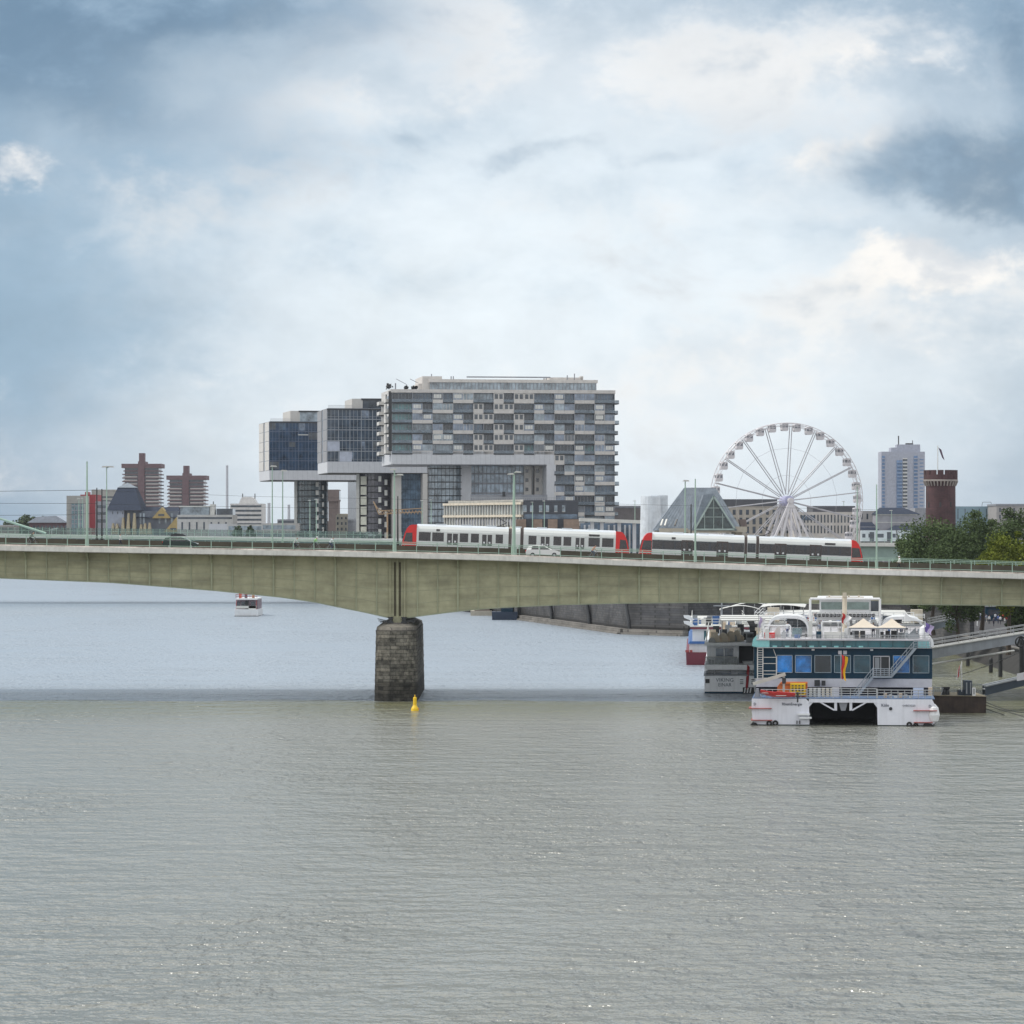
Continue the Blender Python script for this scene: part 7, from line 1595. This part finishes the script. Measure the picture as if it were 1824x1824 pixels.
mb = MB().box(X(1823.5,D),X(1828,D),D-.28,D-.26,Z(1207,D),Z(1199,D)).build('red_mark', darkred, o)
b_ = MB().tube((X(1656,430),430,Z(1183,430)), (X(1806,470),470,Z(1159,470)), .13, n=6).build('mooring_boom', offw); tag(b_, 'thin white mooring boom below the pale grey gangway', 'boom')
for (a, c_, D0, D1, lb) in (((1755,1250),(1830,1270),403,380,'sagging mooring cable right of the pontoon, topmost'), ((1756,1256),(1835,1280),403,372,'mooring cable right of the pontoon, middle'), ((1755,1262),(1790,1274),403,396,'short mooring cable right of the pontoon, lowest'), ((1700,1205),(1830,1155),440,500,'dark steel cable crossing behind the pontoon flag')):
    p, q = Vector((X(a[0],D0),D0,max(.2, Z(a[1],D0)))), Vector((X(c_[0],D1),D1,max(.02, Z(c_[1],D1)))); pts = [p.lerp(q, t/8)+Vector((0,0,-.25*math.sin(math.pi*t/8)*(p.z > 1))) for t in range(9)]
    tag(MB().path(pts, .05, n=4).build('mooring_cable', dark), lb, 'cable', 'mooring cables')
for i, (px, D, yt, lb) in enumerate(((1782,500,1150,'dark mooring pile left of the pale embankment'), (1724,540,1160,'dark mooring pile under the pale grey gangway'), (1765,515,1172,'short dark mooring pile beside the pale embankment'))):
    x = X(px, D); tag(MB().lathe([(.3,-1),(.3,Z(yt,D)-.2),(.2,Z(yt,D))], (x,D,0), 10).build('mooring_pile', dark), lb, 'pile', 'mooring piles')
D = 478; r_ = thing('gangway_trestle', 'dark steel trestle carrying the pale grey gangway at the right edge', 'trestle', (X(1818,D),D,0))
MB().beam((X(1811,D),D-.5,Z(1150,D)), (X(1817,D),D-.5,Z(1133,D)), .25, .25).beam((X(1825,D),D-.5,Z(1150,D)), (X(1817,D),D-.5,Z(1133,D)), .25, .25).ring((X(1817,D),D-.5,Z(1143,D)), .7, .12, 'y', 16).build('bracket', dark, r_)
MB().tube((X(1822,D),D+1,-1), (X(1822,D),D+1,Z(1140,D)), .35, n=8).build('leg', dark, r_)
# ---------------------------------------------------------------- air
hz = bpy.data.materials.new('haze_air'); hz.use_nodes = True; t = hz.node_tree; t.nodes.remove(t.nodes['Principled BSDF'])
pv = t.nodes.new('ShaderNodeVolumePrincipled'); pv.inputs['Color'].default_value = (.80,.86,.95,1); pv.inputs['Density'].default_value = .00003; pv.inputs['Anisotropy'].default_value = .2
t.links.new(pv.outputs[0], t.nodes['Material Output'].inputs['Volume'])
hb = MB().box(-4000, 4000, -300, 6000, -4, 100).build('haze', hz); hb['kind'] = 'stuff'; hb.display_type = 'WIRE'
